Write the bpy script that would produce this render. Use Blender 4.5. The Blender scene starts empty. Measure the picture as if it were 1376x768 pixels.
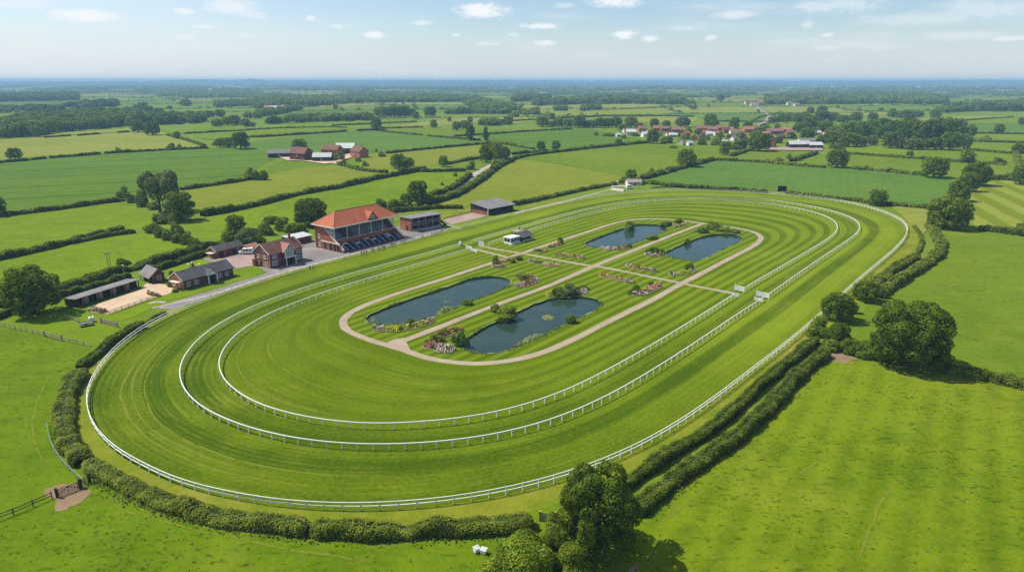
import bpy, math, random
import numpy as np
from mathutils import Vector, Matrix
from mathutils.geometry import delaunay_2d_cdt

scene = bpy.context.scene
COL = scene.collection
R = math.radians
rng = np.random.default_rng(7)
random.seed(7)

# ---------------------------------------------------------------- camera
CAM_H, FOC, PITCH = 60.0, 917.0, R(16.75)
CP, SP = math.cos(PITCH), math.sin(PITCH)

def at(x, y, z=0.0):
    """ground position seen at a point of the survey photograph (1376 x 768)"""
    dx = (x - 688) / FOC
    dy = -(y - 384) / FOC
    d = (dx, CP + dy * SP, -SP + dy * CP)
    t = (z - CAM_H) / d[2]
    return np.array([d[0] * t, d[1] * t])

def depth(p):
    return p[1] * CP + (CAM_H) * SP

def ppm(p):
    return FOC / depth(p)

def line(pts, z=0.0):
    return np.array([at(x, y, z) for x, y in pts])

# ---------------------------------------------------------------- objects
def tag(o, label=None, cat=None, group=None, kind=None):
    if label: o['label'] = label
    if cat: o['category'] = cat
    if group: o['group'] = group
    if kind: o['kind'] = kind
    return o

def empty(name, loc, rz=0.0):
    o = bpy.data.objects.new(name, None)
    o.empty_display_size = 0.5
    o.location = loc
    o.rotation_euler = (0, 0, rz)
    COL.objects.link(o)
    return o

def link(name, me, parent=None, loc=None):
    o = bpy.data.objects.new(name, me)
    COL.objects.link(o)
    if parent is not None: o.parent = parent
    if loc is not None: o.location = loc
    return o

def copy_tree(o, parent=None):
    c = o.copy()
    COL.objects.link(c)
    if parent is not None: c.parent = parent
    for ch in list(o.children): copy_tree(ch, c)
    return c

def mesh_np(name, V, Q, mats=None, mi=None, uv=None, smooth=False):
    """mesh from numpy verts (N,3) and faces (M,k) of one size"""
    V = np.asarray(V, dtype=np.float32); Q = np.asarray(Q, dtype=np.int32)
    me = bpy.data.meshes.new(name)
    k = Q.shape[1]
    me.vertices.add(len(V)); me.vertices.foreach_set('co', V.ravel())
    me.loops.add(Q.size); me.loops.foreach_set('vertex_index', Q.ravel())
    me.polygons.add(len(Q))
    me.polygons.foreach_set('loop_start', np.arange(0, Q.size, k, dtype=np.int32))
    me.polygons.foreach_set('loop_total', np.full(len(Q), k, dtype=np.int32))
    if mi is not None: me.polygons.foreach_set('material_index', np.asarray(mi, dtype=np.int32))
    me.polygons.foreach_set('use_smooth', np.full(len(Q), bool(smooth)))
    if mats is not None:
        for m in (mats if isinstance(mats, (list, tuple)) else [mats]): me.materials.append(m)
    if uv is not None:
        l = me.uv_layers.new(name='UVMap')
        l.data.foreach_set('uv', np.asarray(uv, dtype=np.float32)[Q.ravel()].ravel())
    me.update(calc_edges=True)
    me.validate()
    return me

class MB:
    """collects boxes, prisms and tubes into one mesh"""
    def __init__(s): s.v = []; s.f = []
    def add(s, vs, fs):
        b = len(s.v)
        s.v += [tuple(map(float, p)) for p in vs]
        s.f += [tuple(b + i for i in f) for f in fs]
        return s
    def box(s, x0, x1, y0, y1, z0, z1):
        v = [(x0, y0, z0), (x1, y0, z0), (x1, y1, z0), (x0, y1, z0), (x0, y0, z1), (x1, y0, z1), (x1, y1, z1), (x0, y1, z1)]
        return s.add(v, [(0, 3, 2, 1), (4, 5, 6, 7), (0, 1, 5, 4), (1, 2, 6, 5), (2, 3, 7, 6), (3, 0, 4, 7)])
    def prism(s, poly, axis, a, b):
        """poly: 2-D outline; extruded along axis 'x','y','z' from a to b"""
        n = len(poly)
        def mk(p, t):
            if axis == 'x': return (t, p[0], p[1])
            if axis == 'y': return (p[0], t, p[1])
            return (p[0], p[1], t)
        v = [mk(p, a) for p in poly] + [mk(p, b) for p in poly]
        f = [tuple(range(n)), tuple(range(2 * n - 1, n - 1, -1))]
        f += [(i, i + n, (i + 1) % n + n, (i + 1) % n) for i in range(n)]
        return s.add(v, f)
    def slab(s, quad, th):
        """a quad in space given a thickness downwards along its normal"""
        q = [Vector(p) for p in quad]
        nrm = (q[1] - q[0]).cross(q[2] - q[0]).normalized()
        if nrm.z < 0: nrm = -nrm
        lo = [p - nrm * th for p in q]
        n = len(q)
        v = [tuple(p) for p in q] + [tuple(p) for p in lo]
        f = [tuple(range(n)), tuple(range(2 * n - 1, n - 1, -1))]
        f += [(i, i + n, (i + 1) % n + n, (i + 1) % n) for i in range(n)]
        return s.add(v, f)
    def bar(s, a, b, r, n=6, r2=None):
        a = Vector(a); b = Vector(b); d = (b - a).normalized()
        x = d.orthogonal().normalized(); y = d.cross(x)
        r2 = r if r2 is None else r2
        v = []
        for p, q in ((a, r), (b, r2)):
            for i in range(n):
                t = 2 * math.pi * i / n
                v.append(tuple(p + x * (q * math.cos(t)) + y * (q * math.sin(t))))
        f = [tuple(range(n - 1, -1, -1)), tuple(range(n, 2 * n))]
        f += [(i, (i + 1) % n, (i + 1) % n + n, i + n) for i in range(n)]
        return s.add(v, f)
    def lathe(s, prof, n=12, c=(0, 0)):
        v = []; f = []
        for r, z in prof:
            for i in range(n):
                t = 2 * math.pi * i / n
                v.append((c[0] + r * math.cos(t), c[1] + r * math.sin(t), z))
        m = len(prof)
        for j in range(m - 1):
            for i in range(n):
                f.append((j * n + i, j * n + (i + 1) % n, (j + 1) * n + (i + 1) % n, (j + 1) * n + i))
        f.append(tuple(range(n - 1, -1, -1))); f.append(tuple((m - 1) * n + i for i in range(n)))
        return s.add(v, f)
    def build(s, name, mat, parent=None, loc=None, smooth=False, bevel=0):
        me = bpy.data.meshes.new(name)
        me.from_pydata(s.v, [], s.f)
        for m in (mat if isinstance(mat, (list, tuple)) else [mat]): me.materials.append(m)
        import bmesh
        bm = bmesh.new(); bm.from_mesh(me)
        bmesh.ops.recalc_face_normals(bm, faces=bm.faces)
        if bevel:
            bmesh.ops.bevel(bm, geom=list(bm.edges), offset=bevel, segments=1, affect='EDGES')
        bm.to_mesh(me); bm.free()
        if smooth: me.polygons.foreach_set('use_smooth', [True] * len(me.polygons))
        me.update()
        return link(name, me, parent, loc)

# ---------------------------------------------------------------- materials
def new_mat(name):
    m = bpy.data.materials.new(name); m.use_nodes = True
    nt = m.node_tree
    for n in list(nt.nodes): nt.nodes.remove(n)
    out = nt.nodes.new('ShaderNodeOutputMaterial')
    return m, nt, out

class N:
    """small node-graph helper"""
    def __init__(s, nt): s.nt = nt
    def new(s, t, **kw):
        n = s.nt.nodes.new(t)
        for k, v in kw.items(): setattr(n, k, v)
        return n
    def set(s, sock, v):
        if isinstance(v, bpy.types.NodeSocket): s.nt.links.new(v, sock)
        else: sock.default_value = v
    def math(s, op, a, b=None, c=None, clamp=False):
        n = s.new('ShaderNodeMath', operation=op, use_clamp=clamp)
        s.set(n.inputs[0], a)
        if b is not None: s.set(n.inputs[1], b)
        if c is not None: s.set(n.inputs[2], c)
        return n.outputs[0]
    def vmath(s, op, a, b=None):
        n = s.new('ShaderNodeVectorMath', operation=op)
        s.set(n.inputs[0], a)
        if b is not None: s.set(n.inputs[1], b)
        return n.outputs['Value'] if op in ('DOT_PRODUCT', 'LENGTH') else n.outputs[0]
    def mix(s, f, a, b):
        n = s.new('ShaderNodeMix', data_type='RGBA')
        s.set(n.inputs[0], f)
        s.set(n.inputs[6], a if isinstance(a, bpy.types.NodeSocket) else (*a, 1))
        s.set(n.inputs[7], b if isinstance(b, bpy.types.NodeSocket) else (*b, 1))
        return n.outputs[2]
    def noise(s, vec, scale, detail=2, rough=0.5, dist=0.0):
        n = s.new('ShaderNodeTexNoise')
        s.set(n.inputs['Vector'], vec)
        n.inputs['Scale'].default_value = scale; n.inputs['Detail'].default_value = detail
        n.inputs['Roughness'].default_value = rough; n.inputs['Distortion'].default_value = dist
        return n.outputs[0]
    def ramp(s, f, stops, interp='LINEAR'):
        n = s.new('ShaderNodeValToRGB'); n.color_ramp.interpolation = interp
        e = n.color_ramp.elements
        while len(e) > 1: e.remove(e[-1])
        e[0].position = stops[0][0]; e[0].color = (*stops[0][1], 1) if len(stops[0][1]) == 3 else stops[0][1]
        for p, c in stops[1:]:
            k = e.new(p); k.color = (*c, 1) if len(c) == 3 else c
        s.set(n.inputs[0], f)
        return n.outputs[0]
    def step(s, f, a, b):
        n = s.new('ShaderNodeMapRange', interpolation_type='SMOOTHSTEP')
        s.set(n.inputs[0], f); s.set(n.inputs[1], a); s.set(n.inputs[2], b)
        return n.outputs[0]
    def pos(s): return s.new('ShaderNodeNewGeometry').outputs['Position']
    def mapping(s, vec, scale=(1, 1, 1), rot=(0, 0, 0)):
        n = s.new('ShaderNodeMapping'); s.set(n.inputs[0], vec)
        n.inputs['Rotation'].default_value = rot; n.inputs['Scale'].default_value = scale
        return n.outputs[0]
    def bump(s, h, strength=0.3, dist=0.1):
        n = s.new('ShaderNodeBump'); s.set(n.inputs['Height'], h)
        n.inputs['Strength'].default_value = strength; n.inputs['Distance'].default_value = dist
        return n.outputs[0]
    def bsdf(s, out, color, rough=0.8, spec=0.3, normal=None, metal=0.0):
        b = s.new('ShaderNodeBsdfPrincipled')
        s.set(b.inputs['Base Color'], color if isinstance(color, bpy.types.NodeSocket) else (*color, 1))
        s.set(b.inputs['Roughness'], rough); b.inputs['Specular IOR Level'].default_value = spec
        b.inputs['Metallic'].default_value = metal
        if normal is not None: s.set(b.inputs['Normal'], normal)
        s.nt.links.new(b.outputs[0], out.inputs['Surface'])
        return b

def mk(name, c1, c2=None, scale=1.0, rough=0.8, spec=0.25, bump=0.0, fine=None, metal=0.0):
    """general surface: two tones mixed by noise at two scales"""
    m, nt, out = new_mat(name); n = N(nt)
    c2 = c2 or tuple(c * 0.75 for c in c1)
    tc = n.new('ShaderNodeTexCoord').outputs['Object']
    a = n.noise(tc, scale, 4, 0.6)
    b = n.noise(tc, fine or scale * 7, 3, 0.6)
    f = n.step(n.math('MULTIPLY_ADD', b, 0.5, n.math('MULTIPLY', a, 0.6)), 0.35, 0.75)
    nr = n.bump(b, bump, 0.05) if bump else None
    n.bsdf(out, n.mix(f, c1, c2), rough, spec, nr, metal)
    return m

def leaf_mat(name, dark, mid, pale, trans=0.25, clump=0.25):
    m, nt, out = new_mat(name); n = N(nt)
    oi = n.new('ShaderNodeObjectInfo').outputs['Random']
    p = n.pos()
    a = n.noise(p, clump, 2, 0.5); b = n.noise(p, clump * 9, 2, 0.6)
    f = n.math('ADD', n.math('MULTIPLY', a, 0.55), n.math('MULTIPLY', b, 0.45))
    f = n.math('ADD', f, n.math('MULTIPLY', n.math('SUBTRACT', oi, 0.5), 0.11))
    col = n.ramp(f, [(0.36, dark), (0.5, mid), (0.64, pale)])
    d = n.new('ShaderNodeBsdfPrincipled'); n.set(d.inputs['Base Color'], col)
    d.inputs['Roughness'].default_value = 0.7; d.inputs['Specular IOR Level'].default_value = 0.06
    t = n.new('ShaderNodeBsdfTranslucent'); n.set(t.inputs[0], n.mix(0.35, col, (0.20, 0.26, 0.02)))
    mx = n.new('ShaderNodeMixShader'); mx.inputs[0].default_value = trans
    nt.links.new(d.outputs[0], mx.inputs[1]); nt.links.new(t.outputs[0], mx.inputs[2])
    nt.links.new(mx.outputs[0], out.inputs['Surface'])
    return m

def field_mat(name, lo, hi, dry=None, row=0.0, row_w=3.0, row_amt=0.0, tuss=0.0, big=0.012, tram=0.0):
    """grass or crop: broad patches, clumps, fine grain, mowing or drilling rows, dark tussocks"""
    m, nt, out = new_mat(name); n = N(nt)
    p = n.pos()
    A = n.noise(p, big, 3, 0.55); B = n.noise(p, 0.11, 4, 0.65); C = n.noise(p, 1.0, 5, 0.78)
    stre = n.noise(n.mapping(p, (0.05, 0.5, 1), (0, 0, -row)), 1.0, 3, 0.6)
    f = n.math('ADD', n.math('ADD', n.math('MULTIPLY', A, 0.30), n.math('MULTIPLY', B, 0.32)),
               n.math('ADD', n.math('MULTIPLY', C, 0.32), n.math('MULTIPLY', stre, 0.12)))
    if row_amt:
        w = n.new('ShaderNodeTexWave', wave_type='BANDS', bands_direction='Y', wave_profile='SIN')
        n.set(w.inputs['Vector'], n.mapping(p, (1, 1, 1), (0, 0, -row)))
        w.inputs['Scale'].default_value = math.pi / (10 * row_w) ; w.inputs['Distortion'].default_value = 0.6
        w.inputs['Detail'].default_value = 1; w.inputs['Detail Scale'].default_value = 0.3
        f = n.math('ADD', f, n.math('MULTIPLY', n.math('SUBTRACT', w.outputs['Fac'], 0.5), row_amt))
    col = n.mix(n.step(f, 0.39, 0.61), lo, hi)
    if dry:
        D = n.noise(p, 0.035, 4, 0.65)
        col = n.mix(n.math('MULTIPLY', n.step(D, 0.52, 0.75), 0.75), col, dry)
    if tuss:
        T = n.noise(n.mapping(p, (0.42, 1, 1), (0, 0, -0.25)), 1.05, 3, 0.6, 0.4); M = n.noise(p, 0.045, 2, 0.5)
        T2 = n.math('MULTIPLY', n.step(T, 0.56, 0.68), n.step(M, 0.30, 0.55))
        col = n.mix(n.math('MULTIPLY', T2, tuss), col, tuple(c * 0.42 for c in lo))
    if tram:
        w = n.new('ShaderNodeTexWave', wave_type='BANDS', bands_direction='Y', wave_profile='SIN')
        n.set(w.inputs['Vector'], n.mapping(p, (1, 1, 1), (0, 0, -row)))
        w.inputs['Scale'].default_value = math.pi / (10 * tram); w.inputs['Distortion'].default_value = 0.25
        col = n.mix(n.math('MULTIPLY', n.step(w.outputs['Fac'], 0.975, 0.995), 0.5), col, tuple(c * 0.5 for c in lo))
    n.bsdf(out, col, 0.9, 0.02, n.bump(n.noise(p, 2.2, 3, 0.7), 0.45, 0.25))
    return m
HAZE = 1.5e-4; EXPO = 0.25; DENO = False
# ---------------------------------------------------------------- shared materials
PAST = dict(lo=(0.075, 0.165, 0.010), hi=(0.150, 0.245, 0.022))
M = {}
M['ground'] = field_mat('pasture_grass', (0.085, 0.145, 0.008), (0.140, 0.205, 0.016), dry=(0.190, 0.215, 0.030), big=0.004)
M['leaf'] = leaf_mat('leaf', (0.05, 0.092, 0.006), (0.125, 0.19, 0.014), (0.25, 0.32, 0.036), trans=.3, clump=.45)
M['leaf_dark'] = leaf_mat('leaf_dark', (0.048, 0.096, 0.006), (0.130, 0.200, 0.016), (0.265, 0.335, 0.038), trans=.28, clump=.45)
M['leaf_oak'] = leaf_mat('leaf_oak', (0.042, 0.088, 0.006), (0.118, 0.185, 0.014), (0.250, 0.325, 0.034), trans=.25, clump=.6)
M['leaf_deep'] = leaf_mat('leaf_deep', (0.024, 0.054, 0.004), (0.066, 0.115, 0.009), (0.155, 0.215, 0.022), trans=.22, clump=.6)
M['leaf_pale'] = leaf_mat('leaf_pale', (0.075, 0.125, 0.030), (0.135, 0.190, 0.055), (0.230, 0.280, 0.105), trans=.28, clump=.45)
M['leaf_lime'] = leaf_mat('leaf_lime', (0.090, 0.145, 0.008), (0.190, 0.265, 0.018), (0.310, 0.385, 0.040), trans=.3, clump=.45)
M['leaf_hedge'] = leaf_mat('leaf_hedge', (0.046, 0.080, 0.005), (0.140, 0.192, 0.016), (0.310, 0.345, 0.046), trans=.28, clump=.5)
M['leaf_far'] = leaf_mat('leaf_far', (0.07, 0.125, 0.014), (0.155, 0.23, 0.028), (0.27, 0.34, 0.055), trans=.15, clump=.05)
M['reed'] = leaf_mat('reed_leaf', (0.044, 0.099, 0.013), (0.088, 0.154, 0.022), (0.143, 0.209, 0.039), clump=1.2)
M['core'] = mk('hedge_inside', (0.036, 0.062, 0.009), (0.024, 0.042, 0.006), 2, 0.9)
M['bark'] = mk('bark', (0.10, 0.075, 0.05), (0.05, 0.037, 0.025), 2, 0.9, bump=0.5)
M['white'] = mk('white_paint', (0.80, 0.80, 0.78), (0.70, 0.70, 0.67), 0.8, 0.45)
M['cream'] = mk('cream_render', (0.70, 0.64, 0.52), (0.60, 0.54, 0.43), 0.5, 0.7)
M['brick'] = mk('red_brick', (0.36, 0.115, 0.065), (0.25, 0.080, 0.050), 0.55, 0.85, fine=5, bump=0.3)
M['brick_dark'] = mk('dark_brick', (0.17, 0.065, 0.045), (0.11, 0.045, 0.035), 0.6, 0.85, fine=5, bump=0.3)
M['brick_pale'] = mk('orange_brick', (0.46, 0.19, 0.11), (0.34, 0.135, 0.08), 0.6, 0.85, fine=5, bump=0.3)
M['glass'] = mk('window_glass', (0.03, 0.04, 0.05), (0.05, 0.06, 0.07), 0.5, 0.08, spec=0.6)
M['dark'] = mk('dark_interior', (0.018, 0.018, 0.020), (0.012, 0.012, 0.014), 1, 0.9)  # near-black fill; on openings and bays it paints their inner shade
M['timber'] = mk('dark_timber', (0.055, 0.040, 0.030), (0.035, 0.026, 0.020), 1.5, 0.8)
M['timber_pale'] = mk('weathered_timber', (0.38, 0.31, 0.22), (0.26, 0.21, 0.15), 1.5, 0.85)
M['steel'] = mk('galvanised_steel', (0.42, 0.44, 0.45), (0.32, 0.34, 0.35), 1, 0.45, metal=0.4)
M['seat'] = mk('navy_seats', (0.020, 0.040, 0.095), (0.014, 0.028, 0.070), 1, 0.45)
M['concrete'] = mk('concrete', (0.42, 0.40, 0.37), (0.30, 0.29, 0.27), 0.5, 0.9, bump=0.2)
M['greybench'] = mk('grey_bench', (0.30, 0.30, 0.31), (0.22, 0.22, 0.23), 0.8, 0.8)
M['black'] = mk('black_panel', (0.012, 0.013, 0.015), (0.018, 0.019, 0.021), 1, 0.5)
M['rubber'] = mk('rubber', (0.02, 0.02, 0.02), None, 1, 0.9)
M['skin'] = mk('skin', (0.45, 0.28, 0.20), None, 1, 0.6)

def roof_mat(name, c1, c2, course=0.35):
    m, nt, out = new_mat(name); n = N(nt)
    tc = n.new('ShaderNodeTexCoord').outputs['Object']
    a = n.noise(tc, 0.35, 4, 0.6); b = n.noise(tc, 3.5, 3, 0.7)
    w = n.new('ShaderNodeTexWave', wave_type='BANDS', bands_direction='Z', wave_profile='SAW')
    n.set(w.inputs['Vector'], tc); w.inputs['Scale'].default_value = math.pi / (10 * course); w.inputs['Distortion'].default_value = 0.4
    f = n.math('ADD', n.math('MULTIPLY', a, 0.5), n.math('MULTIPLY', b, 0.5))
    col = n.mix(n.step(f, 0.36, 0.66), c1, c2)
    n.bsdf(out, col, 0.8, 0.2, n.bump(w.outputs['Fac'], 0.5, 0.04))
    return m
M['tile_red'] = roof_mat('red_clay_tile', (0.45, 0.132, 0.062), (0.32, 0.092, 0.046))
M['tile_village'] = roof_mat('village_tile', (0.29, 0.150, 0.112), (0.20, 0.105, 0.082))
M['slate_faded'] = roof_mat('faded_roof', (0.34, 0.27, 0.24), (0.25, 0.195, 0.175))
M['tile_brown'] = roof_mat('brown_clay_tile', (0.19, 0.090, 0.062), (0.125, 0.062, 0.045))
M['tile_pink'] = roof_mat('old_pink_tile', (0.40, 0.19, 0.13), (0.28, 0.13, 0.09))
M['slate'] = roof_mat('slate', (0.115, 0.110, 0.112), (0.075, 0.072, 0.075))
M['slate_pale'] = roof_mat('weathered_slate', (0.23, 0.215, 0.205), (0.145, 0.135, 0.13))
M['sheet'] = roof_mat('pale_sheet_roof', (0.52, 0.53, 0.53), (0.40, 0.41, 0.42), 1.2)
M['sheet_green'] = roof_mat('green_white_sheet', (0.60, 0.68, 0.58), (0.50, 0.58, 0.50), 1.2)

def path_mat(name, c1, c2, wear=None):
    m, nt, out = new_mat(name); n = N(nt); p = n.pos()
    a = n.noise(p, 0.18, 4, 0.65); b = n.noise(p, 2.5, 3, 0.7)
    f = n.math('ADD', n.math('MULTIPLY', a, 0.6), n.math('MULTIPLY', b, 0.4))
    col = n.mix(n.step(f, 0.35, 0.66), c1, c2)
    if wear: col = n.mix(n.step(n.noise(p, 0.07, 4, 0.7), 0.50, 0.66), col, wear)
    n.bsdf(out, col, 0.92, 0.15, n.bump(b, 0.3, 0.06))
    return m
M['gravel'] = path_mat('tan_gravel', (0.38, 0.30, 0.225), (0.29, 0.225, 0.165))
M['tarmac'] = path_mat('worn_tarmac', (0.225, 0.205, 0.195), (0.165, 0.152, 0.146), (0.27, 0.235, 0.21))
M['paving'] = path_mat('pink_paving', (0.36, 0.265, 0.22), (0.27, 0.20, 0.17))
M['sand'] = path_mat('sandy_yard', (0.56, 0.42, 0.28), (0.44, 0.32, 0.21))
M['earth'] = path_mat('bare_earth', (0.26, 0.175, 0.105), (0.20, 0.135, 0.075))
M['lane'] = path_mat('lane_surface', (0.40, 0.35, 0.30), (0.30, 0.26, 0.22))
def trail_mat():
    # worn grass: thins out towards its edges and ends and in patches
    m, nt, out = new_mat('worn_grass'); n = N(nt); p = n.pos()
    uv = n.new('ShaderNodeUVMap'); uv.uv_map = 'UVMap'; sp = n.new('ShaderNodeSeparateXYZ'); nt.links.new(uv.outputs[0], sp.inputs[0])
    tri = lambda x: n.math('SUBTRACT', 1.0, n.math('ABSOLUTE', n.math('MULTIPLY_ADD', x, 2.0, -1.0)))
    al = n.math('MULTIPLY', n.step(tri(sp.outputs[1]), 0.0, 0.8), n.step(tri(sp.outputs[0]), 0.0, 0.35))
    al = n.math('MULTIPLY', al, n.step(n.noise(p, 0.5, 4, 0.7), 0.25, 0.52))
    b = n.bsdf(out, n.mix(n.noise(p, 1.5, 3, .6), (0.150, 0.195, 0.008), (0.225, 0.250, 0.035)), 0.9, 0.02)
    n.set(b.inputs['Alpha'], n.math('MULTIPLY', al, 0.8))
    return m
M['trail'] = trail_mat()
M['dry'] = field_mat('dry_verge_grass', (0.098, 0.150, 0.004), (0.195, 0.208, 0.018), dry=(0.30, 0.245, 0.075), big=0.14)
M['lawn'] = field_mat('clipped_lawn', (0.100, 0.165, 0.003), (0.155, 0.225, 0.006), big=0.05)

# ---------------------------------------------------------------- foliage makers
def leaf_quads(P, Nn, size, jit=0.7, aspect=0.75, rg=rng):
    """a bent leaf spray (quad) at each point, facing roughly along its normal"""
    n = len(P)
    d = Nn + rg.normal(0, jit, (n, 3)); d /= np.linalg.norm(d, axis=1)[:, None] + 1e-9
    r = rg.normal(0, 1, (n, 3))
    a = np.cross(d, r); a /= np.linalg.norm(a, axis=1)[:, None] + 1e-9
    b = np.cross(d, a)
    s = (size * rg.uniform(0.55, 1.25, n))[:, None]
    a = a * s * 0.5; b = b * s * 0.5 * aspect
    V = np.stack([P - a, P - b + d * s * 0.12, P + a, P + b + d * s * 0.12], 1).reshape(-1, 3)
    Q = np.arange(4 * n).reshape(n, 4)
    return V, Q

def blob_crown(blobs, n, size, rg, inner=0.72, jit=0.38, low=None):
    """points spread over the outside of a set of blobs (x, y, z, r, squash)"""
    B = np.array(blobs); w = B[:, 3] ** 2; w = w / w.sum()
    P = []; D = []; got = 0
    while got < n:
        k = rg.choice(len(B), n, p=w)
        d = rg.normal(0, 1, (n, 3)); d /= np.linalg.norm(d, axis=1)[:, None]
        rad = B[k, 3] * (1 - 0.22 * rg.random(n) ** 2 + rg.normal(0, 0.035, n))
        p = B[k, :3] + d * rad[:, None] * np.stack([np.ones(n), np.ones(n), B[k, 4]], 1)
        q = (p[:, None, :] - B[None, :, :3]) / np.stack([np.ones(len(B)), np.ones(len(B)), B[:, 4]], 1)[None]
        ins = (np.linalg.norm(q, axis=2) / B[None, :, 3]).min(1)
        ok = ins > inner
        if low is not None: ok &= p[:, 2] > low
        P.append(p[ok]); D.append(d[ok]); got += int(ok.sum())
    P = np.concatenate(P)[:n]; D = np.concatenate(D)[:n]
    return leaf_quads(P, D, size, jit, rg=rg)

def crown_blobs(kind, rg):
    """unit tree: about 1 wide and 1 high, standing at z = 0"""
    b = []
    if kind in ('oak', 'round'):
        nb = 64 if kind == 'oak' else 48
        for i in range(nb):
            z = 0.13 + 0.80 * ((i + rg.random()) / nb) ** 0.9
            r = rg.uniform(0.085, 0.135) * (1.08 if kind == 'round' else 1.0)
            u = (z - 0.46) / 0.54 if z > 0.46 else (z - 0.46) / 0.50
            w = 0.5 * max(0.0, 1 - abs(u) ** 2.6) ** 0.55
            a = i * 2.39996 + rg.uniform(-.5, .5); t = rg.uniform(0.88, 1.05) if rg.random() < .8 else rg.uniform(.2, .7)
            k = max(0.0, w - r * 0.75) * t
            b.append((math.cos(a) * k, math.sin(a) * k, min(z, 0.99 - r * .9), r, 0.85))
        b.append((0, 0, 0.45, 0.31, 1.05)); b.append((0, 0, 0.68, 0.22, .9))
    elif kind == 'tall':
        for i in range(16):
            z = 0.16 + 0.80 * (i + 0.5) / 16
            w = 0.42 * math.sin(math.pi * min(1, (z + 0.12) / 1.12)) ** 0.7
            a = rg.uniform(0, 6.28); r = rg.uniform(0.13, 0.22)
            b.append((math.cos(a) * max(0, w - r), math.sin(a) * max(0, w - r), min(z, 0.98 - r * 0.6), r, 0.8))
    elif kind == 'loose':
        for i in range(22):
            d = rg.normal(0, 1, 3); d /= np.linalg.norm(d)
            if d[2] < -0.4: d[2] *= -0.6
            r = rg.uniform(0.09, 0.16)
            b.append((d[0] * 0.42, d[1] * 0.42, 0.55 + d[2] * 0.38, r, 1.15))
        b.append((0, 0, 0.52, 0.24, 1.2))
    elif kind == 'bush':
        for i in range(14):
            a = rg.uniform(0, 6.28); t = rg.uniform(0.1, 1) ** 0.6; r = rg.uniform(0.14, 0.24)
            h = (1 - 0.55 * t * t)
            z = rg.uniform(0.12, 1) * h
            b.append((math.cos(a) * t * (0.5 - r * 0.7), math.sin(a) * t * (0.5 - r * 0.7), max(0.1, z - r * 0.8), r, 0.9))
        b.append((0, 0, 0.36, 0.33, 1.0))
    return b

def trunk_mesh(kind, rg):
    m = MB()
    top = {'oak': 0.42, 'round': 0.42, 'tall': 0.7, 'loose': 0.5}[kind]
    r0 = {'oak': 0.045, 'round': 0.040, 'tall': 0.05, 'loose': 0.035}[kind]
    m.bar((0, 0, -0.03), (0.008, 0.006, 0.10), r0 * 1.35, 8, r0)
    m.bar((0.008, 0.006, 0.10), (0, 0, top), r0, 8, r0 * 0.55)
    for i in range(6):
        a = i * 1.05 + rg.uniform(-.3, .3); z = rg.uniform(0.2, top)
        L = 0.30 if kind != 'tall' else 0.16
        m.bar((0, 0, z), (math.cos(a) * L, math.sin(a) * L, min(0.85, z + rg.uniform(0.12, 0.3))), r0 * 0.5, 6, r0 * 0.15)
    me = bpy.data.meshes.new('trunk'); me.from_pydata(m.v, [], m.f); me.materials.append(M['bark']); me.update()
    return me

PROTO = {}
LODS = {'hi': (26000, 0.030), 'near': (9000, 0.048), 'mid': (2600, 0.080), 'lo': (900, 0.125), 'far': (420, 0.17)}
def proto(kind, lod, seed):
    key = (kind, lod, seed)
    if key not in PROTO:
        rg = np.random.default_rng(hash(kind) % 1 + seed * 31 + len(kind) * 7 + len(lod))
        n, s = LODS[lod]
        if kind == 'loose': n = int(n * 0.8)
        if kind == 'bush': n = int(n * 0.8)
        V, Q = blob_crown(crown_blobs(kind, rg), n, s, rg, low=0.02 if kind == 'bush' else 0.05)
        PROTO[key] = (V, Q, trunk_mesh(kind, rg) if kind != 'bush' else None, {})
    return PROTO[key]

TREES = []
def tree(bx, by, wpx, hpx, kind, leaf, label, cat=None, group=None, lod=None, seed=None):
    """a tree standing at one spot of the ground; width and height as seen in the photograph"""
    p = at(bx, by); k = ppm(p)
    w, h = wpx / k, hpx / k / 0.97
    if lod is None: lod = 'hi' if wpx > 75 else 'near' if wpx > 32 else 'mid' if wpx > 15 else 'lo'
    if seed is None: seed = int(rng.integers(0, {'hi': 50, 'near': 4, 'mid': 4, 'lo': 4, 'far': 4}[lod]))
    V, Q, tk, cache = proto(kind, lod, seed)
    if leaf not in cache: cache[leaf] = mesh_np('crown', V, Q, M[leaf])
    if kind == 'bush':
        o = link('bush', cache[leaf]); o.location = (p[0], p[1], -0.05)
    else:
        o = empty({'tall': 'poplar_tree'}.get(kind, 'tree'), (p[0], p[1], 0))
        link('crown', cache[leaf], o)
        if wpx > 7: link('trunk', tk, o)
    o.rotation_euler = (0, 0, float(rng.uniform(0, 6.28)))
    o.scale = (w * 1.02, w * 1.02, h)
    tag(o, label, cat or ('bush' if kind == 'bush' else 'tree'), group)
    TREES.append(o)
    return o

def resample(L, step, closed=False):
    L = np.asarray(L, float)
    if closed: L = np.vstack([L, L[:1]])
    s = np.concatenate([[0], np.cumsum(np.linalg.norm(np.diff(L, axis=0), axis=1))])
    n = max(2, int(round(s[-1] / step)) + (0 if closed else 1))
    t = np.linspace(0, s[-1], n + (1 if closed else 0))[:n]
    return np.stack([np.interp(t, s, L[:, i]) for i in range(L.shape[1])], 1)

def smooth_line(L, it=2):
    L = np.asarray(L, float)
    for _ in range(it):
        a = L[:-1] * 0.75 + L[1:] * 0.25; b = L[:-1] * 0.25 + L[1:] * 0.75
        L = np.vstack([L[:1], np.stack([a, b], 1).reshape(-1, L.shape[1]), L[-1:]])
    return L

def normals2(L, closed=False):
    t = (np.roll(L, -1, 0) - np.roll(L, 1, 0)) if closed else np.gradient(L, axis=0)
    t /= np.linalg.norm(t, axis=1)[:, None] + 1e-9
    return np.stack([-t[:, 1], t[:, 0]], 1)

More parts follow.
